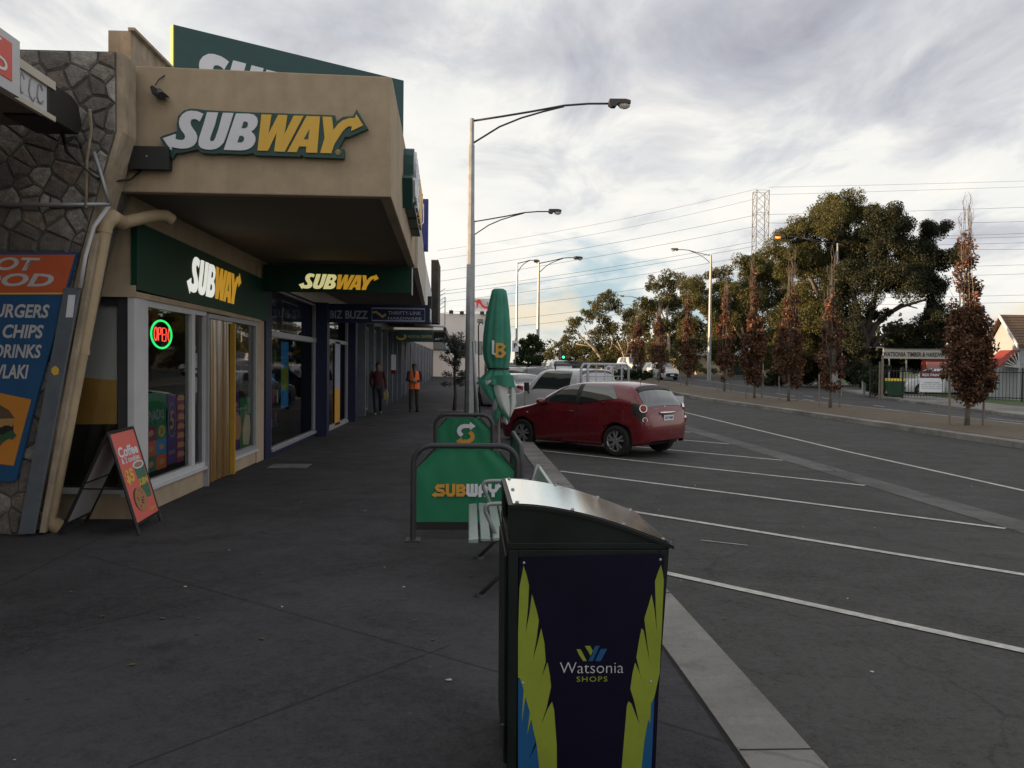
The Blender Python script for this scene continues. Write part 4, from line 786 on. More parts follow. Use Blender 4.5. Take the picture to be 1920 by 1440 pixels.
b2 = thing('corner_window_shop', 'dim shop with pale framed windows and a narrow amber door panel after the navy pillar', 'shop building', (-5, 21, 0))
ya, yb = yc+.36, qY(653, -3.42)
shell(b2, XS, 19.32, 26.0, 5.05, M['render2'])
window(b2, -3.45, ya, yb, .06, 2.20, .05, 'alu'); window(b2, -3.45, ya, yb, 2.2, 2.98, .04, 'alu')
mb = MB(); mb.box(-3.5, -3.40, ya, yb, .0, .06); mb.build('window_sill', M['alu'], b2)
mb = MB(); mb.box(-3.6, -3.22, yb+.02, yb+.4, 0, 3.0); mb.build('pillar', M['navyp'], b2)
y0_, y1_ = qY(628, -3.44), qY(637, -3.44)
mb = MB(); mb.box(-3.45, -3.43, y0_, y1_, .06, 1.0); mb.build('door_panel', M['logo_o'], b2); mb = MB(); mb.box(-3.45, -3.43, y0_, y1_, 1.0, 2.2); mb.build('door_panel', M['dimlet'], b2)
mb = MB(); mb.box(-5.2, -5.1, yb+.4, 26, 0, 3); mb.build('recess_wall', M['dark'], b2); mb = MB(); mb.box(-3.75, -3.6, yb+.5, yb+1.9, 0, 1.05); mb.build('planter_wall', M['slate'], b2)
tag(MB().box(-3.58, -3.5, 25.2, 25.9, 0, 2.9).build('dark_pillar', M['navyp']), 'dark pillar at the far end of the shop recess', 'pillar')
b3 = thing('medical_shop', 'row of dark glazed shopfronts with grey mullions under the middle awning', 'shop building', (-5, 33, 0))
shell(b3, XS, 26.02, 40, 5.2, M['render2'])
for i in range(6):
    y = 26.3+i*2.25; window(b3, XS+.02, y, y+2.0, .1, 2.85, .07, 'steel')
for i in range(7): MB().box(XS-.15, XS+.22, 26.05+i*2.25, 26.25+i*2.25, 0, 3.0).build('mullion', M['slate'], b3)
awn(b3, -1.30, 24.02, -1.70, 38, 3.28, 4.5, M['white'], XS)
t = thing('wall_notice', 'white notice with red base on a grey mullion beside the walking person', 'notice', (-3.2, 30.4, 1.2))
p = Q(738, 705, 30.4); MB().box(p[0]-.09, p[0]+.08, 30.40, 30.42, 1.42, 1.98).build('sheet', M['logo_w'], t); MB().box(p[0]-.09, p[0]+.08, 30.40, 30.425, 1.28, 1.42).build('red_base', M['lampred'], t)
b4 = thing('far_row_shop', 'last dark shopfront of the row under a low white edged awning', 'shop building', (-5, 55, 0))
shell(b4, XS, 40.02, 78, 5.2, M['render2'], 3.0)
mb = MB(); mb.box(XS-.1, XS, 40, 78, 0, 3.0); mb.build('shopfront', M['navyp'], b4)
for i in range(9): MB().box(XS, XS+.06, 40.5+i*4, 40.7+i*4, 0, 3.0).build('mullion', M['steel'], b4)
awn(b4, -.98, 33.0, -1.15, 48, 2.90, 3.12, M['steel_dk'], XS)
a, b_ = Q(815, 620, 33), Q(838, 611, 33); mb = MB(); mb.tube([(-.98, 32.9, 3.14), (-1.5, 32.92, 3.16), (-2.2, 32.95, 3.2)], .05, 8); mb.build('awning_gutter', M['white'], b4, smooth=True)
text('at Only', Q(824, 636, 32.95), XA, ZA, -YA, M['logo_w'], b4, h=.12, w=.34, bold=.02)
mb = MB(); a, b_ = Q(808, 560, 33.5), Q(822, 487, 33.5)
for i in range(7): mb.box(a[0]+i*.042, a[0]+i*.042+.03, 33.5, 36, 3.3, b_[2])
mb.box(a[0], b_[0], 33.54, 35.9, 3.3, b_[2]-.02); tag(mb.build('parapet_screen', M['barkdk']), 'dark ribbed screen rising above the far awning edge', 'parapet screen')
bs = thing('blade_sign', 'royal blue blade sign with white rounded outline sticking up past the parapet', 'sign', Q(796, 470, 20))
a, b_ = Q(784, 470, 20), Q(803, 373, 20); M['royal'] = mat('royal_blue', (.012, .022, .19), .4)
MB().box(a[0], b_[0], 20, 20.18, a[2], b_[2]).build('sign_face', M['royal'], bs)
mb = MB(); k = 20/FPX; p = Q(790, 400, 20); thick(mb, [np.array(q_) for q_ in ((-6, 19), (1, 19), (4, 16), (4, -17), (1, -20), (-6, -20))], 1.6, p, XA, ZA, -YA, .001, .004, k); mb.build('outline', M['logo_w'], bs)
fl = thing('flood_light', 'small black flood light with a looped cable on the pale awning edge', 'light', Q(805, 560, 21))
a, b_ = Q(802, 578, 21), Q(810, 556, 21); MB().box(a[0], b_[0], 20.9, 21.1, a[2], b_[2]).build('head', M['black'], fl, bevel=.01)
MB().tube([Q(807, 576, 21), Q(812, 584, 21), Q(815, 594, 21), Q(809, 597, 21)], .012, 6).build('cable', M['black'], fl)
mb = MB()
for i in range(5):
    y = 580-i*8; mb.tube([Q(824, y, 36), Q(835, y-7, 36)], .012, 5)
mb.tube([Q(834, 640, 36), Q(834.5, 557, 36)], .02, 5); tag(mb.build('railing', M['steel']), 'thin grey railing frame standing beyond the end of the awning', 'railing')
# white building at the far end
wb = thing('white_building', 'white two storey rendered building closing the footpath view behind the lamp pole', 'building', (-1.2, 80, .4))
WY = 80.0; M['farwhite'] = mat('far_white_render', (.56, .57, .60), .8, var=.06, scale=.6)
a, b_ = Q(790, 712, WY), Q(921, 589, WY); MB().box(a[0]-3, b_[0], WY, WY+10, .2, b_[2]).build('wall', M['farwhite'], wb)
for px0, py0, px1, py1 in ((885, 640, 891, 662), (897, 641, 903, 664), (896, 599, 904, 604), (909, 680, 913, 712)):
    u, v = Q(px0, py1, WY), Q(px1, py0, WY); f = MB().box(u[0]-.04, v[0]+.04, WY-.05, WY, u[2]-.04, v[2]+.04).build('window', M['steel_dk'], wb); MB().box(u[0], v[0], WY-.06, WY-.05, u[2], v[2]).build('pane', M['carglass'], f)
u, v = Q(795, 655, WY), Q(835, 641, WY); MB().box(u[0], v[0], WY-.3, WY, u[2], v[2]).build('sign_band', M['slate'], wb)
for px, py in ((846, 586), (866, 588), (904, 588), (915, 588)):
    p = Q(px, py, WY-.3); t = thing('flood_light', {846: 'dark flood light with hanging cable on the white building, nearest the awning', 866: 'dark flood light on the white wall top just left of the lamp pole', 904: 'dark flood light on the white wall top below the billboard', 915: 'dark flood light on the white wall top beside the umbrella'}[px], 'light', p)
    MB().box(p[0]-.2, p[0]+.2, WY-.5, WY-.2, p[2]-.1, p[2]+.2).build('head', M['black'], t); MB().tube([p+np.array((0, .3, .3)), p], .03, 6).build('bracket', M['black'], t)
p0_, p1_ = Q(852, 600, 60), Q(852, 625, 60)
bb = thing('billboard', 'rooftop billboard with a red high heel shoe and black scrawl above the white building', 'billboard', Q(905, 583, WY+2))
u, v = Q(884, 584, WY+2), Q(926, 560, WY+2); MB().box(u[0], v[0], WY+2, WY+2.2, u[2]-.2, v[2]).build('board', M['farwhite'], bb); MB().box(u[0], v[0], WY+1.9, WY+2, u[2]-.9, u[2]).build('base_band', M['logo_w'], bb)
k = (WY+2)/FPX; c = Q(905, 572, WY+2); M['shoered'] = mat('shoe_red', (.60, .035, .025), .5)
MB().prism([(-12, 8), (-9, 11), (-4, 9), (0, 1), (6, -3), (12, -3), (14, -6), (4, -7), (-1, -4), (-5, 2), (-8, 4), (-10, -6), (-11.5, -6)], c, XA, ZA, -YA, 0, .03, k).build('shoe_picture', M['shoered'], bb)
rg = random.Random(9); mb = MB()
for i in range(11):
    o = np.array((rg.choice((-17, -14, -19, 9, 13, 16, 18)), rg.uniform(-7, 9))); thick(mb, [o+np.array((rg.uniform(-2.4, 2.4), rg.uniform(-3, 3))) for _ in range(4)], .8, c, XA, ZA, -YA, 0, .02, k)
mb.build('scrawl_lettering', M['black'], bb)
# ------------------------------------------------------------------ street lamps
M['lensoff'] = mat('lamp_lens', (.55, .53, .48), .15, var=.05); M['lenslit'] = mat('lamp_lens_lit', (1, .34, .05), .3, emit=1.7)
def lamp(lab, x, y, ztop, ang, k=1.0, lit=False, r0=.115):
    zb_ = hf(y)-.12 if x > 1.4 else hf(y)
    t = thing('street_lamp', lab, 'street lamp', (0, 0, 0), 'tall street lamps along the road')
    H = ztop-zb_
    MB().tube([(0, 0, 0), (0, 0, H*.5), (0, 0, H-.85), ], [r0*1.1, r0*.9, r0*.72], 8).tube([(0, 0, H-.85), (0, 0, H)], [r0*.6, r0*.56], 8).build('pole', M['steel'], t, smooth='auto')
    MB().box(-.19, .19, -.19, .19, 0, .03).build('base_plate', M['steel'], t)
    u = [(0, H-.08), (1.0, H+.10), (1.95, H+.28), (3.0, H+.50), (3.8, H+.58), (4.5, H+.60)]; l = [(0, H-.82), (.9, H-.24), (1.6, H+.06), (2.3, H+.28), (3.0, H+.47)]
    mb = MB(); mb.tube([(a*k, 0, z) for a, z in u], .035, 8); mb.tube([(a*k, 0, z) for a, z in l], .03, 8); mb.build('arm', M['steel_dk'], t, smooth=True)
    X0 = 4.45*k; mb = MB(); mb.prism([(0, -.05), (.10, -.12), (.24, -.12), (.30, -.02), (.72, -.02), (.72, .10), (.55, .14), (.02, .13)], (X0, 0, H+.60), XA, ZA, -YA, -.14, .14); mb.build('lamp_head', M['steel_dk'], t, bevel=.02)
    mb = MB(); mb.ball((X0+.52, 0, H+.57), (.21, .13, .14), 12, 8); mb.build('lens', M['lenslit'] if lit else M['lensoff'], t, smooth=True)
    place(t, x, y, zb_, ang); return t
p = Q(884, 500, 27.2); lamp('nearest street lamp, its thick grey pole standing beside the green umbrella', -.03, 27.2, 9.62, 0, r0=.138)
lamp('street lamp hidden behind the nearest pole, only its arm showing halfway up', Q(888, 430, 46)[0], 46, Q(888, 413, 46)[2], R(3), .93)
lamp('slim street lamp with short arm pointing away, left of the one over the dark bush', Q(969, 600, 66)[0], 66, Q(969, 492, 66)[2], R(65), .9, r0=.10)
lamp('street lamp rising from the dark bush with its arm over the cars', Q(1009, 600, 64)[0], 64, Q(1009, 492, 64)[2], R(28), .75, r0=.13)
lamp('grey street lamp over the cream building with its arm reaching left', Q(1331, 600, 80)[0], 80, Q(1336, 478, 80)[2], R(162), .70, r0=.17)
lamp('street lamp with glowing orange lens in front of the tall gum trees', Q(1568, 600, 62)[0], 62, Q(1570, 456, 62)[2], R(165), .86, True, r0=.15)
lamp('small distant street lamp in front of the pale limbed gum tree', Q(1216, 600, 125)[0], 125, Q(1216, 562, 125)[2], R(158), .85, r0=.15)
# ------------------------------------------------------------------ cafe barriers
def barrier(lab, c, wd, h, ang, kind):
    t = thing('cafe_barrier', lab, 'cafe barrier', (0, 0, 0), 'green fabric cafe barriers')
    a = wd/2; r = .17; pts = [(-a, 0, .0)]+[(-a, 0, h-r)]+[(-a+r-r*math.cos(q_), 0, h-r+r*math.sin(q_)) for q_ in np.linspace(.2, math.pi/2, 7)]
    pts += [(-x, y, z) for x, y, z in pts[::-1]]
    MB().tube(pts, .026, 12).build('frame', M['steel_dk'], t, smooth='auto')
    for s_ in (-1, 1): MB().box(s_*a-.07, s_*a+.07, -.09, .09, .0, .012).build('foot_plate', M['steel_dk'], t)
    rg = random.Random(int(c[1]*10)); n, m_ = 26, 16; pz0, pz1 = .17, h-.045; P = []
    cut = .17
    for i in range(m_+1):
        z = pz0+(pz1-pz0)*i/m_; lim = a-.03 if z < pz1-cut else a-.03-(z-(pz1-cut))
        P.append([(-lim+2*lim*j/n, .006*math.sin(j*.9+i*.35)*(.3+abs(j/n-.5)*1.8)*(.4+i/m_), z) for j in range(n+1)])
    MB().grid(P).build('fabric', M['green'], t, smooth=True)
    MB().box(-a+.03, a-.03, -.012, .012, .10, .172).build('lower_hem', M['black'], t)
    for s_ in (-1, 1): MB().tube([(s_*(a-.03), 0, h-.03-.19), (s_*(a-.18), 0, h-.045)], .008, 6).build('corner_cord', M['black'], t)
    if kind == 'word':
        blocklogo(t, (-.01, -.013, .47), XA, ZA, -YA, wd*.60, M['logo_o'], M['logo_w'])
    elif kind == 'mark': arrowmark(t, (.03, -.013, .60), XA, ZA, -YA, .33, M['logo_w'], M['logo_o'])
    place(t, c[0], c[1], 0, ang); return t
barrier('front green cafe barrier with flat orange and white lettering, beside the bench', (-.035, 7.75), .97, .885, 0, 'word')
barrier('rear green cafe barrier with a round white and orange arrow emblem', (-.09, 12.55), .86, .885, 0, 'mark')
barrier('plain green cafe barrier running along the kerb next to the front one', (.485, 8.62), 1.72, .88, R(90), None)
# ------------------------------------------------------------------ umbrella
um = thing('cafe_umbrella', 'closed green cafe umbrella with white lining tied at its waist by the parked red car', 'umbrella', (.38, 10.8, 0))
UX, UY = .365, 10.8; k = UY/FPX
MB().tube([(UX+.01, UY, 0), (UX+.01, UY, 2.6)], .022, 10).build('pole', M['stake'], um)
mb = MB(); mb.lathe([(.0, .06), (.24, .06), (.26, .0)], (UX, UY, 0), 20); mb.build('base', M['steel_dk'], um)
def umring(py, wl_, wr, fold, ph, n=64):
    c = Q(937, py, UY); pts = []
    for j in range(n):
        t_ = 2*math.pi*j/n; ww = (wr if math.cos(t_) > 0 else wl_)*k; f_ = 1+1.7*fold*(.55-abs(math.sin(4*t_+ph*.6))**.6)+fold*.6*math.sin(13*t_+1.3*ph)
        pts.append((UX+ww*math.cos(t_)*f_, UY+.5*(wl_+wr)*k*.85*math.sin(t_)*f_, c[2]))
    return pts
prof = [(541, 2, 1, 0, 0), (541.5, 10, 8, .02, 0), (545, 14, 13, .03, .1), (556, 16, 15, .05, .2), (580, 21, 18, .07, .3), (605, 25, 20, .08, .5), (630, 27, 22, .09, .6), (655, 28, 22, .10, .7), (675, 26, 21, .10, .8), (688, 21, 19, .06, .9), (694, 19, 18, .05, .9), (699, 23, 21, .08, 1.0), (710, 31, 27, .13, 1.2), (721, 36, 30, .15, 1.3)]
R_ = [umring(*p_) for p_ in prof]; mb = MB(); mb.grid([r_+[r_[0]] for r_ in R_]); mb.build('canopy', M['fabric_g'], um, smooth=True)
mb = MB(); mb.tube([(UX+19.5*k*math.cos(t_), UY+17*k*math.sin(t_), Q(937, 691, UY)[2]) for t_ in np.linspace(0, 6.3, 24)], .012, 6, caps=False); mb.build('tie_strap', M['black'], um)
def flap(pts, m, y, name, bulge=.06):
    P = [Q(*p_, y) for p_ in pts]; n = len(P)//2; g = []
    for i in range(n):
        a, b_ = P[i], P[2*n-1-i]; g.append([a+(b_-a)*t_+np.array((0, -bulge*math.sin(math.pi*t_)+.012*math.sin(9*t_+i), 0)) for t_ in np.linspace(0, 1, 9)])
    return MB().grid(g).build(name, M[m], um, smooth=True)
flap([(899, 712), (897, 716), (912, 742), (924, 754), (926, 752), (932, 734), (926, 716), (926, 710)], 'fabric_g', UY-.12, 'hem_fold', .03)
flap([(910, 714), (912, 722), (921, 716), (922, 712)], 'fabric_w', UY-.17, 'lining_fold', .01)
flap([(926, 721), (926, 738), (936, 762), (954, 785), (956, 772), (955, 750), (952, 735), (951, 721)], 'fabric_w', UY-.16, 'lining_fold', .04)
flap([(954, 722), (955, 745), (955, 770), (955, 786), (962, 772), (968, 757), (967, 735), (962, 720)], 'fabric_w', UY-.13, 'lining_fold', .03)
flap([(924, 720), (927, 745), (937, 768), (955, 794), (956, 786), (945, 772), (936, 755), (927, 735)], 'fabric_g', UY-.165, 'hem_fold', .01)
flap([(926, 770), (925, 785), (928, 793), (941, 775), (943, 772), (935, 764)], 'fabric_g', UY-.06, 'hem_fold', .03)
flap([(944, 780), (943, 790), (950, 797), (953, 793), (955, 786), (948, 778)], 'fabric_w', UY-.05, 'lining_fold', .02)
flap([(926, 704), (926, 720), (966, 727), (962, 703)], 'fabric_g', UY-.17, 'hem_fold', .05)
c = Q(939, 657, UY-.205); B2 = MB(); thick(B2, [np.array(p_) for p_ in ((-7, -11), (-7, 11), (2, 11), (6, 7), (2, 1), (-7, 0))], 5, c, XA, ZA, -YA, 0, .006, k); thick(B2, [np.array(p_) for p_ in ((1, 0), (7, -5), (2, -11), (-7, -11))], 5, c, XA, ZA, -YA, 0, .006, k); B2.build('lettering', M['logo_o'], um)
c = Q(926, 653, UY-.17); B2 = MB(); thick(B2, [np.array(p_) for p_ in ((-1.5, 13), (-1.5, -9), (4, -12))], 4, c, XA, ZA, -YA, 0, .006, k); B2.build('lettering', M['logo_w'], um)
# ------------------------------------------------------------------ bench
be = thing('park_bench', 'slatted grey green park bench with steel armrests behind the litter bin', 'bench', (.3, 6.4, 0))
M['slat'] = mat('bench_slat', (.30, .36, .335), .33, metal=.25, var=.08, scale=8)
for i, (x, z) in enumerate(((.032, .436), (.116, .448), (.200, .452), (.284, .448), (.368, .440))):
    MB().hexa([(x-.035, 5.72, z-.028), (x+.035, 5.72, z-.028), (x+.035, 7.18, z-.028), (x-.035, 7.18, z-.028), (x-.034, 5.72, z), (x+.034, 5.72, z+(.008 if i == 0 else -.004)), (x+.034, 7.18, z+(.008 if i == 0 else -.004)), (x-.034, 7.18, z)]).build('seat_slat', M['slat'], be, bevel=.006)
for x, z in ((.515, .60), (.555, .725)):
    MB().hexa([(x, 5.72, z-.045), (x+.026, 5.72, z-.04), (x+.026, 7.16, z-.04), (x, 7.16, z-.045), (x+.026, 5.72, z+.055), (x+.052, 5.72, z+.06), (x+.052, 7.16, z+.06), (x+.026, 7.16, z+.055)]).build('back_slat', M['slat'], be, bevel=.005)
for y in (5.86, 7.02):
    MB().tube([(.58, y, .80), (.53, y, .62), (.47, y, .44), (.42, y, .40), (.05, y, .405)], .018, 8).build('frame', M['steel'], be, smooth=True)
    MB().tube([(.40, y, .40), (.30, y, .22), (.085, y, .015)], .015, 8).build('leg', M['steel_dk'], be, smooth=True); MB().tube([(.36, y, .38), (.44, y, .2), (.50, y, .015)], .015, 8).build('leg', M['steel_dk'], be, smooth=True)
    for x in (.085, .50): MB().lathe([(0, .02), (.04, .02), (.045, 0)], (x, y, 0), 12).build('foot_plate', M['steel_dk'], be)
    MB().tube([(.20, y, .41), (.155, y, .52), (.118, y, .60), (.115, y, .635), (.135, y, .655), (.18, y, .66), (.50, y, .665)], .0155, 10).build('armrest', M['steel'], be, smooth=True)
# ------------------------------------------------------------------ litter bin
bn = thing('litter_bin', 'dark litter bin cabinet with polished curved lid and lime feather print', 'litter bin', (.45, 3.5, 0))
F0, F1, BX0, BX1 = 3.16, 3.88, .152, .772
def binx(z): return BX0-.0+.004*(1-z/.95), BX1-.055*(1-z/.95)
lo, hi = binx(.06), (BX0, BX1)
mb = MB(); mb.hexa([(lo[0], F0+.02, .06), (lo[1], F0+.02, .06), (lo[1], F1-.02, .06), (lo[0], F1-.02, .06), (hi[0], F0+.02, .95), (hi[1], F0+.02, .95), (hi[1], F1-.02, .95), (hi[0], F1-.02, .95)])
mb.box(BX0-.003, BX1+.003, F0, F1, .935, .962); mb.build('cabinet', M['bin'], bn, bevel=.004)
mb = MB()
for a, b_ in (((lo[0], lo[0]+.035), (hi[0], hi[0]+.038)), ((lo[1]-.035, lo[1]), (hi[1]-.038, hi[1]))):
    mb.hexa([(a[0], F0-.004, .05), (a[1], F0-.004, .05), (a[1], F0+.02, .05), (a[0], F0+.02, .05), (b_[0], F0-.004, .935), (b_[1], F0-.004, .935), (b_[1], F0+.02, .935), (b_[0], F0+.02, .935)])
mb.box(hi[0]+.038, hi[1]-.038, F0-.003, F0+.02, .905, .935); mb.build('front_frame', M['bin'], bn, bevel=.003)
mb = MB(); mb.hexa([(lo[0]-.012, F0+.06, .08), (lo[0], F0+.06, .08), (lo[0], F1-.05, .08), (lo[0]-.012, F1-.05, .08), (hi[0]-.012, F0+.06, .90), (hi[0], F0+.06, .90), (hi[0], F1-.05, .90), (hi[0]-.012, F1-.05, .90)]); mb.build('side_door', M['bin'], bn, bevel=.004)
MB().tube([(lo[0]-.018, F0+.05, .15), (lo[0]-.018, F0+.05, .24)], .010, 8).build('hinge', M['steel_dk'], bn)
mb = MB(); mb.box(lo[0]+.02, lo[1]-.02, F0+.06, F1-.06, 0, .07); mb.build('plinth', M['black'], bn)
arc = [(.150, 1.108), (.20, 1.1075), (.26, 1.103), (.319, 1.095), (.39, 1.082), (.467, 1.064), (.54, 1.043), (.604, 1.022), (.69, .99), (.79, .951)]
for a, b_ in ((F0+.005, F0+.018), (F1-.018, F1-.005)): MB().prism([(.152, .955)]+[(x, z-.012) for x, z in arc]+[(.77, .945)], (0, 0, 0), XA, ZA, YA, a, b_).build('hood_side', M['bin'], bn)
for a, b_ in ((F1-.16, F1-.018), (F0+.018, F0+.12)): MB().box(.153, .166, a, b_, .95, 1.09).build('hood_front', M['bin'], bn)
mb = MB(); mb.grid([[(x, F0-.006, z) for x, z in arc], [(x, F1+.006, z) for x, z in arc]]); mb.grid([[(x, F1+.006, z-.014) for x, z in arc], [(x, F0-.006, z-.014) for x, z in arc]]); mb.grid([[(x, F0-.006, z-.014) for x, z in arc], [(x, F0-.006, z) for x, z in arc]])
mb.grid([[(x, F1+.006, z) for x, z in arc], [(x, F1+.006, z-.014) for x, z in arc]])
x, z = arc[0]; mb.add([(x, F0-.006, z-.014), (x, F0-.006, z), (x, F1+.006, z), (x, F1+.006, z-.014)], [(0, 1, 2, 3)]); x, z = arc[-1]; mb.add([(x, F0-.006, z-.014), (x, F0-.006, z), (x, F1+.006, z), (x, F1+.006, z-.014)], [(3, 2, 1, 0)]); mb.build('lid', M['bin'], bn)
from functools import reduce
def arcz(x): return float(np.interp(x, [a[0] for a in arc], [a[1] for a in arc]))
xs_ = np.linspace(.168, .782, 26); zz = [arcz(x) for x in xs_]; zz = np.convolve(np.pad(zz, 2, 'edge'), np.ones(5)/5, 'valid'); zz[0] = arcz(.168); zz[-1] = arcz(.782)
mb = MB(); mb.grid([[(x, y, z+.004) for x, z in zip(xs_, zz)] for y in (F0+.012, F0+.25, F0+.5, F1-.012)]); mb.build('lid_sheet', M['mirror'], bn, smooth=True)
for x in (.185, .40, .60, .755):
    for y in (F0+.03, F1-.03): MB().ball((x, y, arcz(x)+.006), (.008, .008, .005), 8, 5).build('screw', M['steel'], bn)
MB().ball((.185, F0+.36, arcz(.185)+.006), (.008, .008, .005), 8, 5).build('screw', M['steel'], bn)
def bp(u, v): p_ = Q(900+u/2.483, 860+v/2.483, F0-.006); return (p_[0], p_[2])
def bpoly(name, pts, m, t1): MB().prism([bp(*p_) for p_ in pts], (0, F0, 0), XA, ZA, -YA, .0, t1).build(name, M[m], bn)
bpoly('print_panel', [(184, 470), (200, 456), (845, 443), (858, 455), (832, 1100), (808, 1640), (176, 1640), (176, 800)], 'navy', .0045)
bpoly('feather_print', [(203, 497), (218, 545), (228, 590), (224, 690), (212, 815), (230, 720), (242, 632), (262, 700), (274, 752), (262, 850), (245, 945), (270, 850), (285, 790), (300, 860), (306, 945), (290, 1010), (264, 1072), (295, 1000), (314, 948), (326, 1010), (331, 1062), (310, 1160), (284, 1240), (315, 1165), (335, 1132), (345, 1170), (357, 1330), (360, 1640), (300, 1640), (275, 1440), (262, 1325), (238, 1215), (219, 1290), (232, 1180), (212, 1112), (194, 1235), (203, 1075), (186, 1022), (177, 1020), (177, 820), (184, 600)], 'lime', .006)
bpoly('feather_print', [(185, 1022), (203, 1075), (194, 1235), (211, 1112), (232, 1180), (218, 1298), (240, 1216), (258, 1320), (228, 1400), (264, 1330), (276, 1440), (298, 1640), (177, 1640), (177, 1030)], 'blue_p', .0062)
bpoly('feather_print', [(843, 495), (851, 530), (856, 570), (848, 760), (836, 1000), (812, 1110), (797, 1140), (792, 1235), (784, 1212), (766, 1310), (752, 1440), (745, 1640), (655, 1640), (660, 1440), (672, 1290), (684, 1150), (691, 1130), (705, 1140), (742, 1236), (718, 1130), (700, 1072), (710, 1000), (722, 949), (740, 990), (765, 1060), (745, 1000), (728, 925), (740, 850), (752, 790), (762, 800), (790, 947), (776, 840), (765, 745), (782, 690), (799, 632), (812, 700), (824, 810), (818, 690), (815, 572), (828, 530)], 'lime', .006)
bpoly('feather_print', [(812, 1112), (806, 1250), (800, 1400), (790, 1640), (745, 1640), (752, 1440), (766, 1312), (784, 1213), (792, 1236), (797, 1142)], 'blue_p', .0062)
for pts, m in (([(450, 888), (469, 888), (497, 942), (480, 942), (462, 915)], 'lime'), ([(488, 872), (514, 872), (527, 900), (518, 922), (508, 905)], 'lime'), ([(532, 880), (540, 871), (557, 871), (525, 942), (505, 942)], 'blue_p'), ([(560, 890), (568, 886), (592, 886), (562, 942), (536, 942)], 'blue_p')): bpoly('emblem', pts, m, .0062)
kk = F0/FPX/2.483
a = bp(520, 973); text('Watsonia', (a[0], F0, a[1]), XA, ZA, -YA, M['letter'], bn, h=52*kk, w=302*kk, bold=-.012, th=.0062)
a = bp(521, 1026); text('SHOPS', (a[0], F0, a[1]), XA, ZA, -YA, M['lime'], bn, h=25*kk, w=146*kk, bold=.006, th=.0062, space=1.2)
for u, v in ((205, 485), (840, 470), (200, 1045), (795, 1038)): a = bp(u, v); MB().ball((a[0], F0-.006, a[1]), (.0055, .004, .0055), 8, 6).build('screw', M['alu'], bn)
# ------------------------------------------------------------------ sandwich board
af = thing('sandwich_board', 'coral coffee advertising sandwich board with black frame on the footpath', 'sandwich board', (-3.5, 8.4, 0))
A0, A1 = np.array((-3.17, 8.14, 0)), np.array((-3.235, 8.78, 0)); B0, B1 = np.array((-3.84, 7.99, 0)), np.array((-3.85, 8.72, 0))
T0, T1 = Q(203, 812, 8.22), Q(257, 803, 8.68)
A0 = np.array((-3.10, 7.97, 0)); T0 = Q(202, 811, 8.0); T1 = T0
W1 = T1-T0
D1 = np.array((-.06, .72, 0)); A1, B1, T1 = A0+D1, B0+D1*.9, T0+D1
def lerp(a, b_, t_): return a+(b_-a)*t_
un = np.cross(A1-A0, T0-A0); un /= np.linalg.norm(un); un = un if un[0] > 0 else -un
M['afr'] = M['black']
for nm, a0, a1 in (('front', A0, A1), ('rear', B0, B1)):
    n_ = un if nm == 'front' else np.array((-un[0], un[1], un[2]))
    for a, t_ in ((a0, T0), (a1, T1)): MB().tube([a, t_], .016, 6).build('leg', M['black'], af)
    for f_, r_ in ((.99, .018), (.10, .016), (.5, .010)):
        if nm == 'rear' or f_ != .5: MB().tube([lerp(a0, T0, f_), lerp(a1, T1, f_)], r_, 6).build('cross_bar', M['black'], af)
    MB().slab([lerp(a0, T0, .10), lerp(a1, T1, .10), lerp(a1, T1, .985), lerp(a0, T0, .985)], .006, un*(1 if nm == 'front' else -1)).build('poster_panel', M['coral'] if nm == 'front' else M['white'], af)
bar = MB().tube([lerp(A0, T0, .45), lerp(B0, T0, .45)], .008, 6).build('spreader', M['black'], af)
O_ = lerp(A0, T0, .10); UU = (lerp(A1, T1, .1)-O_); VV = lerp(A0, T0, .985)-O_; w_ = np.linalg.norm(UU); h_ = np.linalg.norm(VV); UU /= w_; VV /= h_
def ap(u, v): return O_+UU*(u*w_)+VV*(v*h_)+un*.006
text('Coffee', ap(.5, .775), UU, VV, un, M['logo_w'], af, h=.105, w=w_*.80, bold=.035); text('& 2 cookies', ap(.5, .68), UU, VV, un, M['logo_w'], af, h=.06, w=w_*.74, bold=.03); text('$5', ap(.27, .50), UU, VV, un, M['logo_y'], af, h=.15, w=w_*.34, bold=.04)
text('SUBWAY', ap(.80, .075), UU, VV, un, M['logo_y'], af, h=.028, w=w_*.26, bold=.03)
def ash(name, pts, m, t1): MB().prism([(u*w_, v*h_) for u, v in pts], O_+un*.006, UU, VV, un, .0, t1).build(name, M[m] if isinstance(m, str) else m, af)
ell = lambda cx, cy, rx, ry, n=24: [(cx+rx*math.cos(t_), cy+ry*math.sin(t_)) for t_ in np.linspace(0, 2*math.pi, n+1)[:-1]]
M['cup'] = mat('cup_green', (.02, .14, .06), .5); M['cookie'] = mat('cookie_tan', (.42, .19, .075), .7, var=.2, scale=30); M['choc'] = mat('chocolate', (.05, .02, .012), .6); M['milk'] = mat('milky_coffee', (.33, .19, .10), .5)
ash('cup_picture', [(.52, .585), (.96, .585), (.92, .23), (.88, .21), (.66, .21), (.62, .23)], 'cup', .0015)
ash('cup_rim_picture', ell(.74, .592, .23, .045), 'logo_w', .0022); ash('coffee_picture', ell(.74, .592, .18, .030), 'milk', .0030); ash('cookie_picture', ell(.36, .235, .19, .125), 'choc', .0034)
ash('cookie_picture', ell(.44, .225, .23, .135), 'cookie', .0040)
rg = random.Random(1); mb = MB()
for i in range(12): a_, r_ = rg.uniform(0, 6.28), rg.uniform(.2, .9); mb.prism([(u*w_, v*h_) for u, v in ell(.44+.19*r_*math.cos(a_), .225+.11*r_*math.sin(a_), .022, .012, 6)], O_+un*.006, UU, VV, un, .0035, .0046)
mb.build('chocolate_pattern', M['choc'], af)
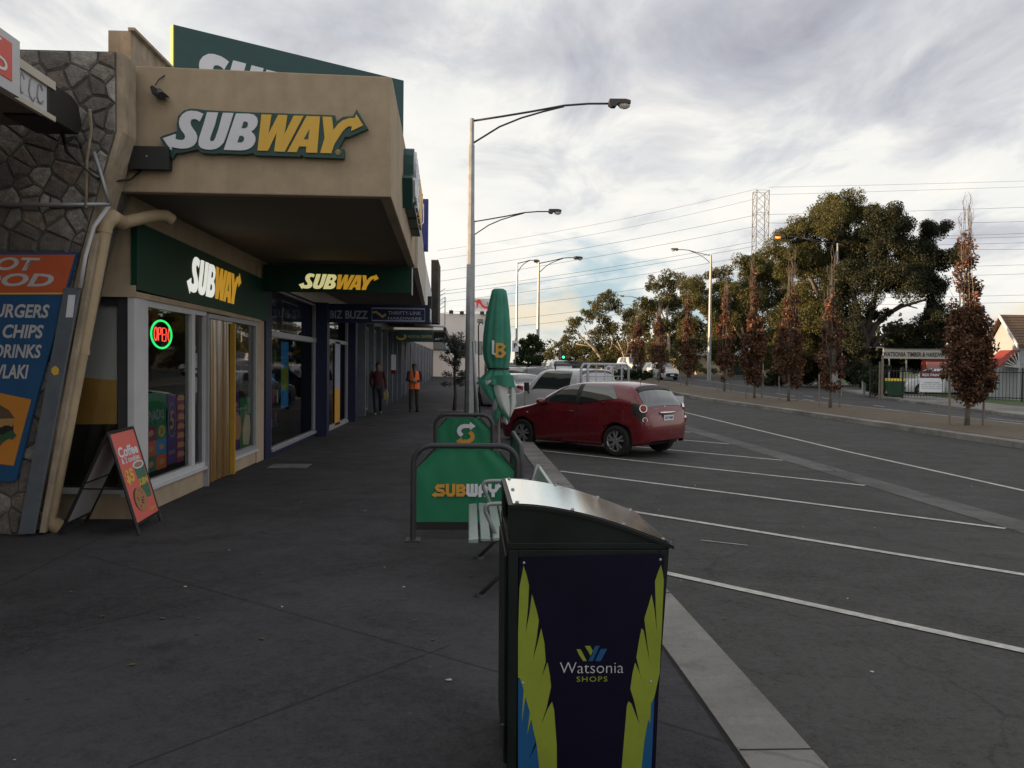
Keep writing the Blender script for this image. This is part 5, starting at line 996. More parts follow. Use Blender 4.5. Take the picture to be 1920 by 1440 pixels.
text('SUBW', ap(.75, .40), UU, VV, un, M['logo_y'], af, h=.07, w=w_*.44, bold=.04, shear=.2, th=.003)
# ------------------------------------------------------------------ vehicles
def pchip(x, xp, yp):
    xp, yp = np.asarray(xp, float), np.asarray(yp, float); h = np.diff(xp); d = np.diff(yp)/h; m = np.zeros(len(xp))
    for i in range(1, len(xp)-1):
        if d[i-1]*d[i] > 0: w1, w2 = 2*h[i]+h[i-1], h[i]+2*h[i-1]; m[i] = (w1+w2)/(w1/d[i-1]+w2/d[i])
    m[0], m[-1] = d[0], d[-1]; x = np.clip(x, xp[0], xp[-1]); k = np.clip(np.searchsorted(xp, x)-1, 0, len(xp)-2); t = (x-xp[k])/h[k]
    return yp[k]*(1+2*t)*(1-t)**2+h[k]*m[k]*t*(1-t)**2+yp[k+1]*t*t*(3-2*t)+h[k]*m[k+1]*t*t*(t-1)
class Body:
    # rows: s, zb, wb, zm, wm, zbelt, wbelt, zedge, wedge, ztop ; s runs from the nose to the tail; forward is +X
    def __init__(b, rows, wheels, wr, s0):
        b.r = np.array(rows, float); b.wh = wheels; b.wr = wr; b.s0 = s0
    def pt(b, s, v, side=1, off=0.0):
        c = [float(pchip(s, b.r[:, 0], b.r[:, i])) for i in range(1, 10)]; zb, wb, zm, wm, zl, wl, ze, we, zt = c
        for w_ in b.wh:
            d = abs(s-w_); Rr = b.wr+.055
            if d < Rr: zb = max(zb, b.wr*.96+math.sqrt(Rr*Rr-d*d))
        zs = [zb, min(zb+.05, max(zb+.01, zm-.02)) if zb+.05 > zm else zb+.05, max(zm, zb+.03), max(zl, zb+.06), ze, ze+(zt-ze)*.72, zt]; ws = [wb-.03, wb, wm, wl, we, we*.6, 0]
        V = range(7); return np.array((b.s0-s, side*float(pchip(v, V, ws)), float(pchip(v, V, zs))))
    def mesh(b, n=70):
        S = np.unique(np.concatenate([np.linspace(b.r[0, 0], b.r[-1, 0], n)]+[np.linspace(w_-b.wr-.055, w_+b.wr+.055, 17) for w_ in b.wh]))
        S = S[(S >= b.r[0, 0]) & (S <= b.r[-1, 0])]; VV_ = np.linspace(0, 6, 25); mb = MB(); g = []
        for s in S: g.append([b.pt(s, v, 1) for v in VV_]+[b.pt(s, v, -1) for v in VV_[::-1][1:]])
        mb.grid(g); n_ = len(g[0]); mb.f += [tuple(range(n_))[::-1], tuple((len(S)-1)*n_+j for j in range(n_))]
        mb.f = [f[::-1] for f in mb.f]; return mb
    def patch(b, c, side=1, off=.006, nu=12, nv=6, both=False):      # c: four (s, v) corners
        c = [np.array(q_, float) for q_ in c]; P = []
        for i in range(nu+1):
            a = c[0]+(c[1]-c[0])*i/nu; d = c[3]+(c[2]-c[3])*i/nu; row = []
            for j in range(nv+1):
                s, v = a+(d-a)*j/nv; p = b.pt(s, v, side); e = 1e-2
                du = b.pt(s+e, v, side)-b.pt(s-e, v, side); dv = b.pt(s, min(6, v+e), side)-b.pt(s, max(0, v-e), side); n_ = np.cross(du, dv)*side; L_ = np.linalg.norm(n_)
                n_ = n_/L_ if L_ > 1e-9 else np.array((0, 0, 1.))
                if np.dot(n_, np.array((0, side*1., 0))+np.array((0, 0, .6))) < 0: n_ = -n_
                row.append(p+n_*off)
            P.append(row)
        return P
    def wrap(b, s0_, s1_, vlo0, vlo1, off=.006, nu=10, nv=8):        # windscreen or rear glass across the car
        P = []
        for i in range(nu+1):
            t_ = i/nu; s = s0_+(s1_-s0_)*t_; vl = vlo0+(vlo1-vlo0)*t_
            L_ = [b.pt(s, vl+(6-vl)*j/nv, 1) for j in range(nv+1)]; R__ = [b.pt(s, vl+(6-vl)*j/nv, -1) for j in range(nv)][::-1]
            e = .02; d = b.pt(s+e, 5.9)-b.pt(s-e, 5.9); n_ = np.array((d[2], 0, -d[0])); n_ /= np.linalg.norm(n_); n_ = n_ if n_[2] > 0 else -n_
            P.append([p+n_*off for p in L_+R__])
        return P
def wheel(t, x, y, r, side, style='alloy', wdt=.2):
    mb = MB(); c = (x, y, r); mb.lathe([(r*.66, side*wdt*.5), (r*.72, side*wdt*.54), (r*.93, side*wdt*.5), (r, side*wdt*.36), (r, -side*wdt*.36), (r*.93, -side*wdt*.5), (r*.5, -side*wdt*.5)], c, 32, 'y')
    tyre = mb.build('wheel', M['rubber'], t, smooth='auto')
    MB().lathe([(r*.70, side*wdt*.42), (r*.68, side*wdt*.47), (r*.64, side*wdt*.44), (r*.62, side*.05*wdt)], c, 32, 'y').build('rim', M['rim'], tyre, smooth=True)
    MB().lathe([(0, side*.10*wdt), (r*.64, side*.10*wdt)], c, 24, 'y').build('brake_disc', M['dark'], tyre)
    mb = MB()
    def sp(a, da, r0, r1, w0, w1):
        for sgn in da:
            t0, t1 = a+sgn*.10, a+sgn*.24; p0_ = np.array((math.cos(t0), 0, math.sin(t0)))*r0; p1_ = np.array((math.cos(t1), 0, math.sin(t1)))*r1; d = p1_-p0_; d /= np.linalg.norm(d); n_ = np.cross(d, (0, 1, 0)); B_ = np.array(c)+np.array((0, side*wdt*.36, 0)); yv = np.array((0, side*.028, 0))
            mb.hexa([B_+p0_-n_*w0, B_+p0_+n_*w0, B_+p1_+n_*w1, B_+p1_-n_*w1, B_+p0_-n_*w0+yv, B_+p0_+n_*w0+yv, B_+p1_+n_*w1+yv*.8, B_+p1_-n_*w1+yv*.8])
    for i in range(5): sp(.3+i*2*math.pi/5, (-1, 1), r*.12, r*.66, .016, .022)
    mb.lathe([(0, side*wdt*.46), (r*.14, side*wdt*.45), (r*.2, side*wdt*.38), (r*.2, side*wdt*.3)], c, 16, 'y'); mb.build('spokes', M['rim'], tyre)
def genrows(L, W, hood, belt, H, ws0, ws1, rr0, rr1, deck, zb=.2, nose=.5):
    w_ = W/2; r0 = w_*.72
    return [(0, zb+.06, w_*.5, nose-.05, w_*.6, nose+.1, w_*.58, nose+.14, w_*.45, nose+.16), (.08, zb+.02, w_*.72, nose, w_*.8, nose+.18, w_*.76, nose+.22, w_*.64, nose+.25), (.3, zb, w_*.88, .55, w_*.94, hood-.12, w_*.88, hood-.06, w_*.76, hood-.02), (ws0*.75, zb, w_*.95, .6, w_*.99, belt-.07, w_*.95, hood+.0, w_*.84, hood+.06),
            (ws0, zb, w_*.95, .62, w_, belt-.03, w_*.965, belt+.03, w_*.86, belt+.08), ((ws0+ws1)/2, zb, w_*.95, .62, w_, belt-.01, w_*.97, (belt+H)/2, w_*.80, (belt+H)/2+.05), (ws1, zb, w_*.95, .62, w_, belt, w_*.97, H-.07, r0, H-.015), ((ws1+rr0)/2, zb, w_*.95, .62, w_, belt+.01, w_*.97, H-.05, r0*.99, H), (rr0, zb, w_*.95, .62, w_*.99, belt+.03, w_*.95, H-.08, r0*.96, H-.03),
            (rr0+(rr1-rr0)*.5, zb+.02, w_*.93, .63, w_*.98, belt+.03, w_*.93, (H+deck)/2-.05, r0*1.02, (H+deck)/2+.01), (rr1, zb+.04, w_*.9, .64, w_*.96, min(belt+.02, deck-.06), w_*.9, deck-.03, w_*.78, deck), (L-.12, zb+.05, w_*.86, .62, w_*.92, min(belt, deck-.08), w_*.84, deck-.06, w_*.72, deck-.02), (L-.03, zb+.08, w_*.75, .58, w_*.82, min(.82, deck-.12), w_*.74, min(.88, deck-.08), w_*.6, min(.92, deck-.06)), (L, zb+.12, w_*.65, .52, w_*.72, min(.7, deck-.2), w_*.64, min(.74, deck-.16), w_*.5, min(.76, deck-.14))]
def car(lab, cat, rows, wheels, wr, W, m, side_win, ws, rear, seams=(), grp=None, style='alloy', hatch=False, detail=True, name='parked_car'):
    t = thing(name, lab, cat, (0, 0, 0), grp); L = rows[-1][0]; s0 = (wheels[0]+wheels[1])/2; b = Body(rows, wheels, wr, s0)
    b.mesh(70 if detail else 40).build('body', m, t, smooth='auto')
    zlo = rows[3][1]
    mb = MB(); mb.box(s0-L+.35, s0-.35, -W*.36, W*.36, zlo+.02, .62); mb.build('underbody', M['dark'], t)
    mb = MB()
    for w_ in wheels:
        for s_ in (-1, 1): wheel(t, s0-w_, s_*(W/2-.105), wr, s_, style)
    for s_ in (1, -1):
        for c in side_win: MB().grid(b.patch(c, s_)).build('side_window', M['carglass'], t, smooth=True)
        if detail:
            for q_ in seams: MB().grid(b.patch([(q_-.006, .6), (q_+.006, .6), (q_+.006, 3.05), (q_-.006, 3.05)], s_, .003, 2, 12)).build('door_seam', M['dark'], t)
    MB().grid(b.wrap(*ws)).build('windscreen', M['carglass'], t, smooth=True)
    if rear: MB().grid(b.wrap(*rear)).build('rear_window', M['carglass'], t, smooth=True)
    return t, b
# red hatchback
HR = [(0, .25, .45, .45, .50, .58, .48, .62, .40, .64), (.06, .20, .62, .48, .68, .66, .64, .70, .55, .72), (.25, .19, .76, .52, .80, .76, .75, .80, .66, .83), (.8, .19, .82, .58, .85, .86, .82, .92, .72, .96), (1.12, .19, .83, .6, .865, .93, .84, .99, .75, 1.02), (1.45, .19, .83, .6, .867, .96, .85, 1.18, .69, 1.22), (1.95, .19, .83, .6, .867, .98, .85, 1.405, .62, 1.45), (2.4, .19, .83, .6, .867, .995, .85, 1.455, .60, 1.51), (3.0, .19, .83, .62, .867, 1.02, .85, 1.455, .585, 1.515), (3.45, .19, .83, .64, .865, 1.05, .845, 1.42, .575, 1.48), (3.66, .22, .82, .66, .85, 1.06, .825, 1.36, .575, 1.42), (3.80, .25, .79, .66, .83, 1.05, .79, 1.20, .60, 1.25), (3.92, .27, .75, .66, .79, 1.00, .735, 1.03, .63, 1.06), (4.0, .30, .69, .62, .73, .86, .68, .90, .58, .93), (4.04, .34, .58, .55, .62, .72, .58, .76, .47, .78)]
rc, b = car('dark red hatchback parked nose to the kerb beside the green umbrella', 'car', HR, (.83, 3.355), .315, 1.735, M['red'],
            [[(1.50, 3.22), (2.30, 3.12), (2.30, 3.90), (1.98, 3.86)], [(2.42, 3.10), (3.36, 3.30), (3.10, 3.86), (2.42, 3.90)]], (1.2, 1.9, 4.25, 4.15), (3.69, 3.935, 3.9, 3.75), (1.22, 2.36, 3.2))
RG = 'rear'
for s_ in (1, -1):
    MB().grid(b.patch([(1.18, 3.05), (1.5, 3.12), (1.98, 3.92), (1.3, 3.4)], s_, .004, 6, 4)).build('pillar_trim', M['black'], rc)
    MB().grid(b.patch([(2.29, 3.08), (2.43, 3.08), (2.43, 3.92), (2.29, 3.92)], s_, .004, 3, 6)).build('pillar_trim', M['black'], rc)
    p = b.pt(1.48, 3.15, s_); m_ = MB().ball((p[0]+.0, p[1]+s_*.13, p[2]+.05), (.09, .12, .075), 14, 10).build('mirror', M['red'], rc, smooth=True); MB().tube([(p[0], p[1]-s_*.02, p[2]-.01), (p[0], p[1]+s_*.06, p[2]+.02)], .025, 8).build('stalk', M['black'], m_)
    p = b.pt(2.2, 2.72, s_); MB().tube([(p[0]-.09, p[1]+s_*.018, p[2]), (p[0]+.09, p[1]+s_*.018, p[2])], .014, 8).build('door_handle', M['red'], rc, smooth=True)
    p = b.pt(3.02, 2.95, s_); MB().tube([(p[0]-.06, p[1]+s_*.01, p[2]+.1), (p[0]+.02, p[1]+s_*.018, p[2]+.04)], .012, 8).build('door_handle', M['black'], rc, smooth=True)
    p = b.pt(.98, 2.55, s_); MB().ball((p[0], p[1], p[2]), (.03, .012, .014), 8, 6).build('side_repeater', M['lampclear'], rc)
    MB().grid(b.patch([(.10, 2.7), (.42, 2.9), (.50, 3.7), (.16, 3.7)], s_, .005, 6, 4)).build('headlight', M['lampclear'], rc, smooth=True)
    MB().grid(b.patch([(3.74, 2.55), (3.985, 2.1), (3.975, 3.3), (3.70, 3.1)], s_, .004, 10, 8)).build('lamp_surround', M['black'], rc, smooth=True)
    for (s, v, r_, z_) in ((3.925, 2.95, .080, 0), (3.975, 2.38, .052, 0)):
        p = b.pt(s, v, s_); n_ = np.array((-.80, s_*.58, .14)); n_ /= np.linalg.norm(n_); l_ = MB().tube([p+n_*-.02, p+n_*.020, p+n_*.022], [r_, r_, r_*.8], 20).build('tail_light', M['chrome'], rc, smooth='auto')
        MB().tube([p+n_*.015, p+n_*.026, p+n_*.034], [r_*.86, r_*.84, r_*.4], 20).build('red_lens', M['lampred'], l_, smooth='auto')
x0 = b.s0-4.04
MB().box(x0-.0, x0+.03, -.19, .19, .735, .855).build('plate_recess', M['black'], rc); pl_ = MB().box(x0-.012, x0+.0, -.17, .17, .74, .85).build('number_plate', M['logo_w'], rc)
text('1AY 4A8', (x0-.012, 0, .795), -YA, ZA, -XA, M['green_dk'], rc, h=.06, w=.27, bold=.02)
MB().tube([(x0+.03, -.26, .895), (x0-.012, -.2, .90), (x0-.02, 0, .90), (x0-.012, .2, .90), (x0+.03, .26, .895)], .022, 10, flat=(1, 1)).build('chrome_handle', M['chrome'], rc, smooth=True)
p = b.pt(4.02, 5.5); mb = MB(); mb.prism([(-.035, -.045), (.0, -.02), (.04, -.04), (.035, .02), (.0, .05), (-.03, .02)], (x0+.10, 0, .985), -YA, ZA, -XA, .0, .03); mb.build('emblem', M['chrome'], rc)
text('BARINA', (x0+.085, .36, .985), -YA, ZA, -XA, M['alu'], rc, h=.028, w=.17, bold=.02, th=.02)
MB().tube([(x0+.16, -.10, 1.07), (x0+.17, .05, 1.09), (x0+.18, .25, 1.075)], [.012, .022, .012], 8).build('wiper', M['black'], rc, smooth=True)
P = b.wrap(3.62, 3.72, 4.0, 3.95, .02, 3, 8); MB().grid(P).build('spoiler', M['black'], rc, smooth=True)
mb = MB(); mb.grid([[(x0-.02*math.cos(y*1.7)+.02, y, z) for y in np.linspace(-.72, .72, 15)] for z in (.60, .615)]); mb.build('bumper_crease', M['chrome'], rc)
mb = MB(); mb.tube([(x0+.25, -.45, .30), (x0+.06, -.45, .29)], .03, 10); mb.build('exhaust', M['steel'], rc)
p = b.pt(3.35, 6); MB().tube([p, p+np.array((-.10, 0, .22))], .006, 6).build('aerial', M['black'], rc)
CARZ = -.112
place(rc, 2.57, 17.50, CARZ, math.atan2(1.89, -1.83)); rc.scale = (.975, .975, .955)
# white tray ute
UR = genrows(3.12, 1.76, .98, 1.06, 1.69, 1.28, 1.86, 2.95, 3.02, 1.0)
UR = [r_ for r_ in UR if r_[0] < 2.9]+[(2.95, .3, .8, .62, .86, 1.06, .84, 1.62, .66, 1.68), (3.05, .3, .8, .62, .86, 1.06, .84, 1.60, .65, 1.66), (3.10, .32, .78, .62, .84, 1.05, .82, 1.50, .62, 1.56)]
ut, b = car('white tray ute with a tube ladder rack, parked behind the red hatchback', 'ute', UR, (.82, 3.75), .34, 1.76, M['carwhite'], [[(1.62, 3.2), (2.84, 3.15), (2.84, 3.9), (1.98, 3.88)]], (1.33, 1.84, 4.25, 4.15), (2.99, 3.085, 4.1, 4.0), (1.42, 2.9))
mb = MB(); mb.box(b.s0-5.0, b.s0-3.2, -.88, .88, .72, .80); mb.box(b.s0-5.0, b.s0-3.2, -.9, -.86, .8, 1.05); mb.box(b.s0-5.0, b.s0-3.2, .86, .9, .8, 1.05); mb.box(b.s0-5.0, b.s0-4.95, -.86, .86, .8, 1.05); mb.build('tray', M['carwhite'], ut)
mb = MB()
for x in (b.s0-3.22, b.s0-3.42):
    mb.tube([(x, -.84, .8), (x, -.84, 1.70), (x, -.76, 1.80), (x, .76, 1.80), (x, .84, 1.70), (x, .84, .8)], .03, 8)
for y in (-.7, -.35, 0, .35, .7): mb.tube([(b.s0-3.30, y, .9), (b.s0-3.30, y, 1.78)], .012, 6)
for z in (1.1, 1.3, 1.5): mb.tube([(b.s0-3.30, -.8, z), (b.s0-3.30, .8, z)], .012, 6)
mb.build('ladder_rack', M['alu'], ut, smooth=True)
for s_ in (-1, 1):
    mb = MB(); mb.tube([b.pt(2.15, 4.4, s_)+np.array((0, 0, 0)), b.pt(2.15, 4.4, s_)+np.array((0, 0, .12))], .02, 6); mb.build('roof_rack_foot', M['black'], ut)
    p = b.pt(1.55, 3.2, s_); m_ = MB().box(p[0]-.03, p[0]+.04, p[1]+s_*.1-.07, p[1]+s_*.1+.07, p[2]-.02, p[2]+.20).build('mirror', M['black'], ut, bevel=.02); MB().tube([(p[0], p[1]-s_*.02, p[2]-.12), (p[0], p[1]+s_*.09, p[2]+.02)], .015, 6).build('stalk', M['black'], m_)
    MB().grid(b.patch([(.9, 2.75), (1.05, 2.75), (1.05, 2.95), (.9, 2.95)], s_, .008, 2, 2)).build('side_repeater', M['black'], ut)
    MB().grid(b.patch([(.12, 2.7), (.4, 2.9), (.42, 3.6), (.16, 3.6)], s_, .005, 5, 4)).build('headlight', M['lampclear'], ut)
mb = MB(); mb.tube([b.pt(2.15, 4.4, 1)+np.array((0, .05, .12)), b.pt(2.15, 4.4, -1)+np.array((0, -.05, .12))], .02, 6); mb.build('roof_bar', M['black'], ut)
place(ut, 2.62, 21.2, CARZ, math.atan2(1.89, -1.83))
# white sedan and dark wagon beyond
SR = genrows(4.5, 1.74, .92, .98, 1.45, 1.35, 2.0, 3.2, 3.9, 1.08)
sd, b = car('white sedan with red tail lamp, parked beyond the ute and behind the umbrella', 'car', SR, (.9, 3.5), .31, 1.74, M['carwhite'], [[(1.7, 3.15), (2.45, 3.1), (2.45, 3.9), (2.1, 3.86)], [(2.52, 3.1), (3.35, 3.2), (3.1, 3.85), (2.52, 3.9)]], (1.4, 1.95, 4.25, 4.15), (3.28, 3.85, 4.1, 4.05), (1.5, 2.48, 3.3))
for s_ in (1, -1):
    MB().grid(b.patch([(4.12, 2.7), (4.44, 2.6), (4.42, 3.4), (4.08, 3.5)], s_, .006, 5, 4)).build('tail_light', M['lampred'], sd); MB().grid(b.patch([(.1, 2.6), (.45, 2.8), (.5, 3.6), (.16, 3.6)], s_, .006, 5, 4)).build('headlight', M['lampclear'], sd)
place(sd, 1.62, 32.6, CARZ, math.atan2(.90, -.42))
WR_ = genrows(4.7, 1.85, 1.05, 1.12, 1.68, 1.3, 1.95, 4.0, 4.5, 1.1)
wg, b = car('dark wagon with roof rails, only its roof showing over the white sedan', 'car', WR_, (.9, 3.6), .35, 1.85, M['carblack'], [[(1.7, 3.15), (2.5, 3.1), (2.5, 3.9), (2.1, 3.86)], [(2.58, 3.1), (4.1, 3.15), (3.9, 3.85), (2.58, 3.9)]], (1.35, 1.9, 4.25, 4.15), (4.05, 4.4, 4.1, 4.05))
for s_ in (1, -1): MB().tube([b.pt(2.0, 4.3, s_)+np.array((0, 0, .02)), b.pt(2.2, 4.3, s_)+np.array((0, 0, .07)), b.pt(3.8, 4.3, s_)+np.array((0, 0, .07)), b.pt(4.0, 4.3, s_)+np.array((0, 0, .02))], .02, 6).build('roof_rail', M['alu'], wg, smooth=True)
place(wg, 2.35, 39.5, CARZ, math.atan2(.90, -.42))
# distant traffic
def oncoming(lab, px, y, W, H, L, m, kind, cat='car', ang=-90, nm='distant_car', x=None):
    if kind == 'sedan': rows = genrows(L, W, H*.64, H*.66, H, L*.28, L*.44, L*.7, L*.88, H*.74); rear = (L*.72, L*.86, 4.1, 4.05)
    else: rows = genrows(L, W, H*.62, H*.64, H, L*.24, L*.38, L*.86, L*.95, H*.64, .24); rear = (L*.875, L*.94, 4.1, 4.05)
    t, b = car(lab, cat, rows, (L*.19, L*.78), .33 if kind == 'sedan' else .37, W, m, [[(L*.38, 3.15), (L*.56, 3.1), (L*.56, 3.9), (L*.45, 3.86)], [(L*.58, 3.1), (L*.78, 3.15), (L*.72, 3.85), (L*.58, 3.9)]], (L*.255 if kind != 'sedan' else L*.29, L*.37 if kind != 'sedan' else L*.43, 4.25, 4.15), rear, (), None, detail=False, name=nm)
    for s_ in (1, -1):
        MB().grid(b.patch([(.06, 2.7), (.42, 2.9), (.46, 3.7), (.10, 3.6)], s_, .008, 5, 4)).build('headlight', M['lampclear'], t)
        MB().grid(b.patch([(L-.3, 2.6), (L-.05, 2.6), (L-.06, 3.6), (L-.3, 3.6)], s_, .008, 4, 4)).build('tail_light', M['lampred'], t)
        p = b.pt(L*.36, 3.1, s_); MB().ball((p[0], p[1]+s_*.12, p[2]+.08), (.08, .12, .09), 8, 6).build('mirror', M['carblack'], t)
    x_ = b.s0; MB().prism([(-.55, .0), (.55, .0), (.7, .22), (.45, .34), (-.45, .34), (-.7, .22)], (x_-.02, 0, .32), YA, ZA, XA, 0, .04, W/1.85).build('grille', M['carblack'], t)
    MB().box(x_+.012, x_+.03, -.19, .19, .42, .53).build('number_plate', M['logo_w'], t); MB().box(x_-L-.02, x_-L+.01, -.19, .19, .6, .72).build('number_plate', M['logo_w'], t)
    X = Q(px, 690, y)[0] if x is None else x
    place(t, X, y, hf(y)-.112, R(ang)); return t
oncoming('dark grey sedan coming towards the camera beside the round hedge', 1164, 82, 1.83, 1.46, 4.8, M['cargrey'], 'sedan', ang=-75)
oncoming('pale van half hidden behind the dark grey sedan', 1184, 95, 1.95, 2.15, 4.9, M['carwhite'], 'suv', 'van', -75, 'distant_van')
oncoming('black car between the pale van and the white four wheel drive', 1214, 92, 1.85, 1.6, 4.6, M['carblack'], 'suv', ang=-80)
oncoming('white four wheel drive with black grille coming along the far road', 1239, 80, 1.88, 1.70, 4.7, M['carwhite'], 'suv', ang=-75)
oncoming('white canopy ute seen from behind, driving away over the ladder rack', 1045, 72, 1.9, 1.85, 5.0, M['carwhite'], 'suv', 'ute', 95, 'distant_ute')
tr = thing('box_trailer', 'low black box trailer standing right of the white canopy ute', 'trailer', Q(1080, 700, 70))
a, b_ = Q(1058, 700, 70), Q(1102, 677, 70); mb = MB(); mb.box(a[0], b_[0], 70, 73, hf(70)+.45, b_[2]); mb.build('box', M['carblack'], tr, bevel=.03)
for x in (a[0]+.12, b_[0]-.12): MB().lathe([(0, -.1), (.3, -.1), (.33, 0), (.3, .1), (0, .1)], (x, 71, hf(70)+.2), 16, 'y').build('wheel', M['rubber'], tr)
MB().tube([(b_[0]-.9, 72, b_[2]), (b_[0]-.9, 72, b_[2]+.35)], .03, 6).build('post', M['steel'], tr)
# ------------------------------------------------------------------ people
M['skin'] = mat('skin', (.20, .115, .075), .6, var=.06); M['hivis'] = mat('hi_vis_orange', (.95, .17, .03), .6, var=.05); M['shirtdk'] = mat('dark_shirt', (.022, .022, .03), .8); M['trouser'] = mat('dark_olive_trousers', (.035, .033, .027), .85); M['maroon'] = mat('maroon_jacket', (.075, .010, .014), .8); M['shoe'] = mat('dark_shoe', (.015, .013, .012), .6); M['hairdk'] = mat('dark_hair', (.014, .011, .010), .7); M['shoeg'] = mat('grey_shoe', (.12, .12, .12), .7); M['capred'] = mat('dark_red_cap', (.05, .012, .012), .8); M['silver'] = mat('reflective_tape', (.55, .56, .55), .4)
A3 = lambda *a: np.array(a, float)
def hand(mb, wr, d, side):
    d = A3(*d)/np.linalg.norm(d); px_ = np.cross(d, A3(0, 1, 0.2)); px_ /= np.linalg.norm(px_); nr = np.cross(px_, d)
    pc = A3(*wr)+d*.05; mb.tube([A3(*wr), A3(*wr)+d*.03, pc+d*.035], [.024, .034, .034], 10, flat=(1, .5))
    for i, L_ in enumerate((.062, .072, .068, .054)):
        b0 = pc+d*.03+px_*(.025-.017*i); mb.tube([b0, b0+d*L_*.5+nr*.006, b0+d*L_*.85+nr*.024, b0+d*L_*.95+nr*.036], [.0088, .0082, .0075, .006], 6)
    t0 = pc+px_*.03-d*.02; mb.tube([t0, t0+px_*.022+d*.022+nr*.01, t0+px_*.026+d*.05+nr*.02], [.011, .0095, .007], 6)
def person(lab, J, cols, extra, loc, rz, H=1.0):
    t = thing('person', lab, 'person', (0, 0, 0)); b = MB()
    hz_ = J['head']; b.ball(hz_, (.076, .094, .118), 18, 14).ball(hz_+A3(0, -.02, -.055), (.058, .072, .062), 14, 10)
    b.tube([hz_+A3(0, -.088, .012), hz_+A3(0, -.108, -.018), hz_+A3(0, -.092, -.026)], [.010, .015, .010], 8)
    for s_ in (-1, 1): b.ball(hz_+A3(s_*.077, .008, -.005), (.012, .022, .032), 8, 6)
    b.tube([hz_+A3(0, .01, -.08), J['neck']+A3(0, 0, -.02)], [.054, .062], 12)
    sh, hp = J['neck']+A3(0, 0, -.07), J['hip']
    def torso(mb, k): mb.tube([hp+A3(0, 0, -.06), hp+A3(0, 0, .06), (sh*.45+hp*.55), (sh*.8+hp*.2), sh, sh+A3(0, 0, .05)], [.160*k, .158*k, .155*k, .178*k, .170*k, .075*k], 18, flat=(.66, 1.0))
    torso(b, .94)
    def arm(mb, s_, k, upto=1.0):
        a, e_, w_ = J['sh%d' % s_], J['el%d' % s_], J['wr%d' % s_]; w2 = e_+(w_-e_)*upto
        mb.tube([a+A3(-s_*.05, 0, .02), a, (a*.5+e_*.5), e_, (e_*.5+w2*.5), w2], [.055*k, .062*k, .052*k, .043*k, .04*k, .030*k], 12)
    def leg(mb, s_, k):
        h_, kn, an = J['hp%d' % s_], J['kn%d' % s_], J['an%d' % s_]
        mb.tube([h_+A3(0, 0, .05), h_, h_*.5+kn*.5, kn, kn*.5+an*.5, an], [.085*k, .088*k, .075*k, .056*k, .054*k, .040*k], 12)
    for s_ in (-1, 1): arm(b, s_, .85); leg(b, s_, .85); hand(b, J['wr%d' % s_], J['wr%d' % s_]-J['el%d' % s_]+J.get('hd', A3(0, 0, 0)), s_)
    b.build('body', M['skin'], t, smooth=True)
    mb = MB()
    for s_ in (-1, 1): leg(mb, s_, 1.08)
    mb.tube([hp+A3(0, 0, -.10), hp+A3(0, 0, .07)], [.165, .160], 18, flat=(.68, 1)); mb.build('trousers', M[cols['trousers']], t, smooth=True)
    mb = MB(); torso(mb, 1.0); arm(mb, -1, 1.05, .9); arm(mb, 1, 1.05, .9); mb.build(cols['topname'], M[cols['top']], t, smooth=True)
    for s_ in (-1, 1):
        an, f_ = J['an%d' % s_], J['ft%d' % s_]; d = f_-A3(an[0], an[1], f_[2]); MB().tube([an+A3(0, .0, .0), A3(an[0], an[1], f_[2]+.045)-d*.2, A3(an[0], an[1], f_[2]+.04)+d*.45, f_+A3(0, 0, .03)], [.045, .048, .046, .028], 12).build('shoe', M[cols['shoe']], t, smooth=True)
    mb = MB(); mb.ball(hz_+A3(0, .012, .030), (.084, .096, .098), 18, 12)
    if cols.get('cap'): mb.prism([(.07*math.cos(q_), -.075-.075*math.sin(q_)) for q_ in np.linspace(0, math.pi, 9)], hz_+A3(0, 0, .05), XA, YA, ZA, 0, .010)
    mb.build('cap' if cols.get('cap') else 'hair', M[cols['hair']], t, smooth='auto')
    mb = MB()
    for s_ in (-1, 1): mb.ball(hz_+A3(s_*.030, -.086, .008), (.011, .008, .006), 8, 6)
    mb.ball(hz_+A3(0, -.090, -.055), (.024, .006, .006), 8, 6); mb.build('face_details', M['hairdk'], t)
    extra(t, torso, J); place(t, *loc, rz); t.scale = (H, H, H); return t
def ex1(t, torso, J):
    hp, sh = J['hip'], J['neck']+A3(0, 0, -.07); mb = MB(); n = 18; rings = []
    for k, z in ((1.14, hp+A3(0, 0, -.10)), (1.12, hp+A3(0, 0, .06)), (1.10, sh*.45+hp*.55), (1.10, sh*.8+hp*.2), (1.06, sh+A3(0, 0, .01)), (.62, sh+A3(0, 0, .055))):
        r_ = .170*k; lo_, hi_ = R(-68), R(248); v = 0
        op = {0: 0.05, 1: .06}.get(len(rings), .08+.09*(len(rings)-2))
        rings.append([z+A3(r_*math.sin(q_), -r_*.68*math.cos(q_), 0) for q_ in np.linspace(op, 2*math.pi-op, 25)])
    mb.grid(rings); mb.build('vest', M['hivis'], t, smooth=True)
    for z in (.12, .30):
        c_ = hp+(sh-hp)*z/.42*.55; MB().tube([c_+A3(.190*math.sin(q_), -.132*math.cos(q_), 0) for q_ in np.linspace(.12, 6.16, 25)], .006, 5, flat=(3, .6)).build('reflective_tape', M['hivis'], t)
    MB().box(-.035, .035, -.245, -.232, 1.06, 1.19).build('phone', M['steel'], t)
def ex2(t, torso, J): pass
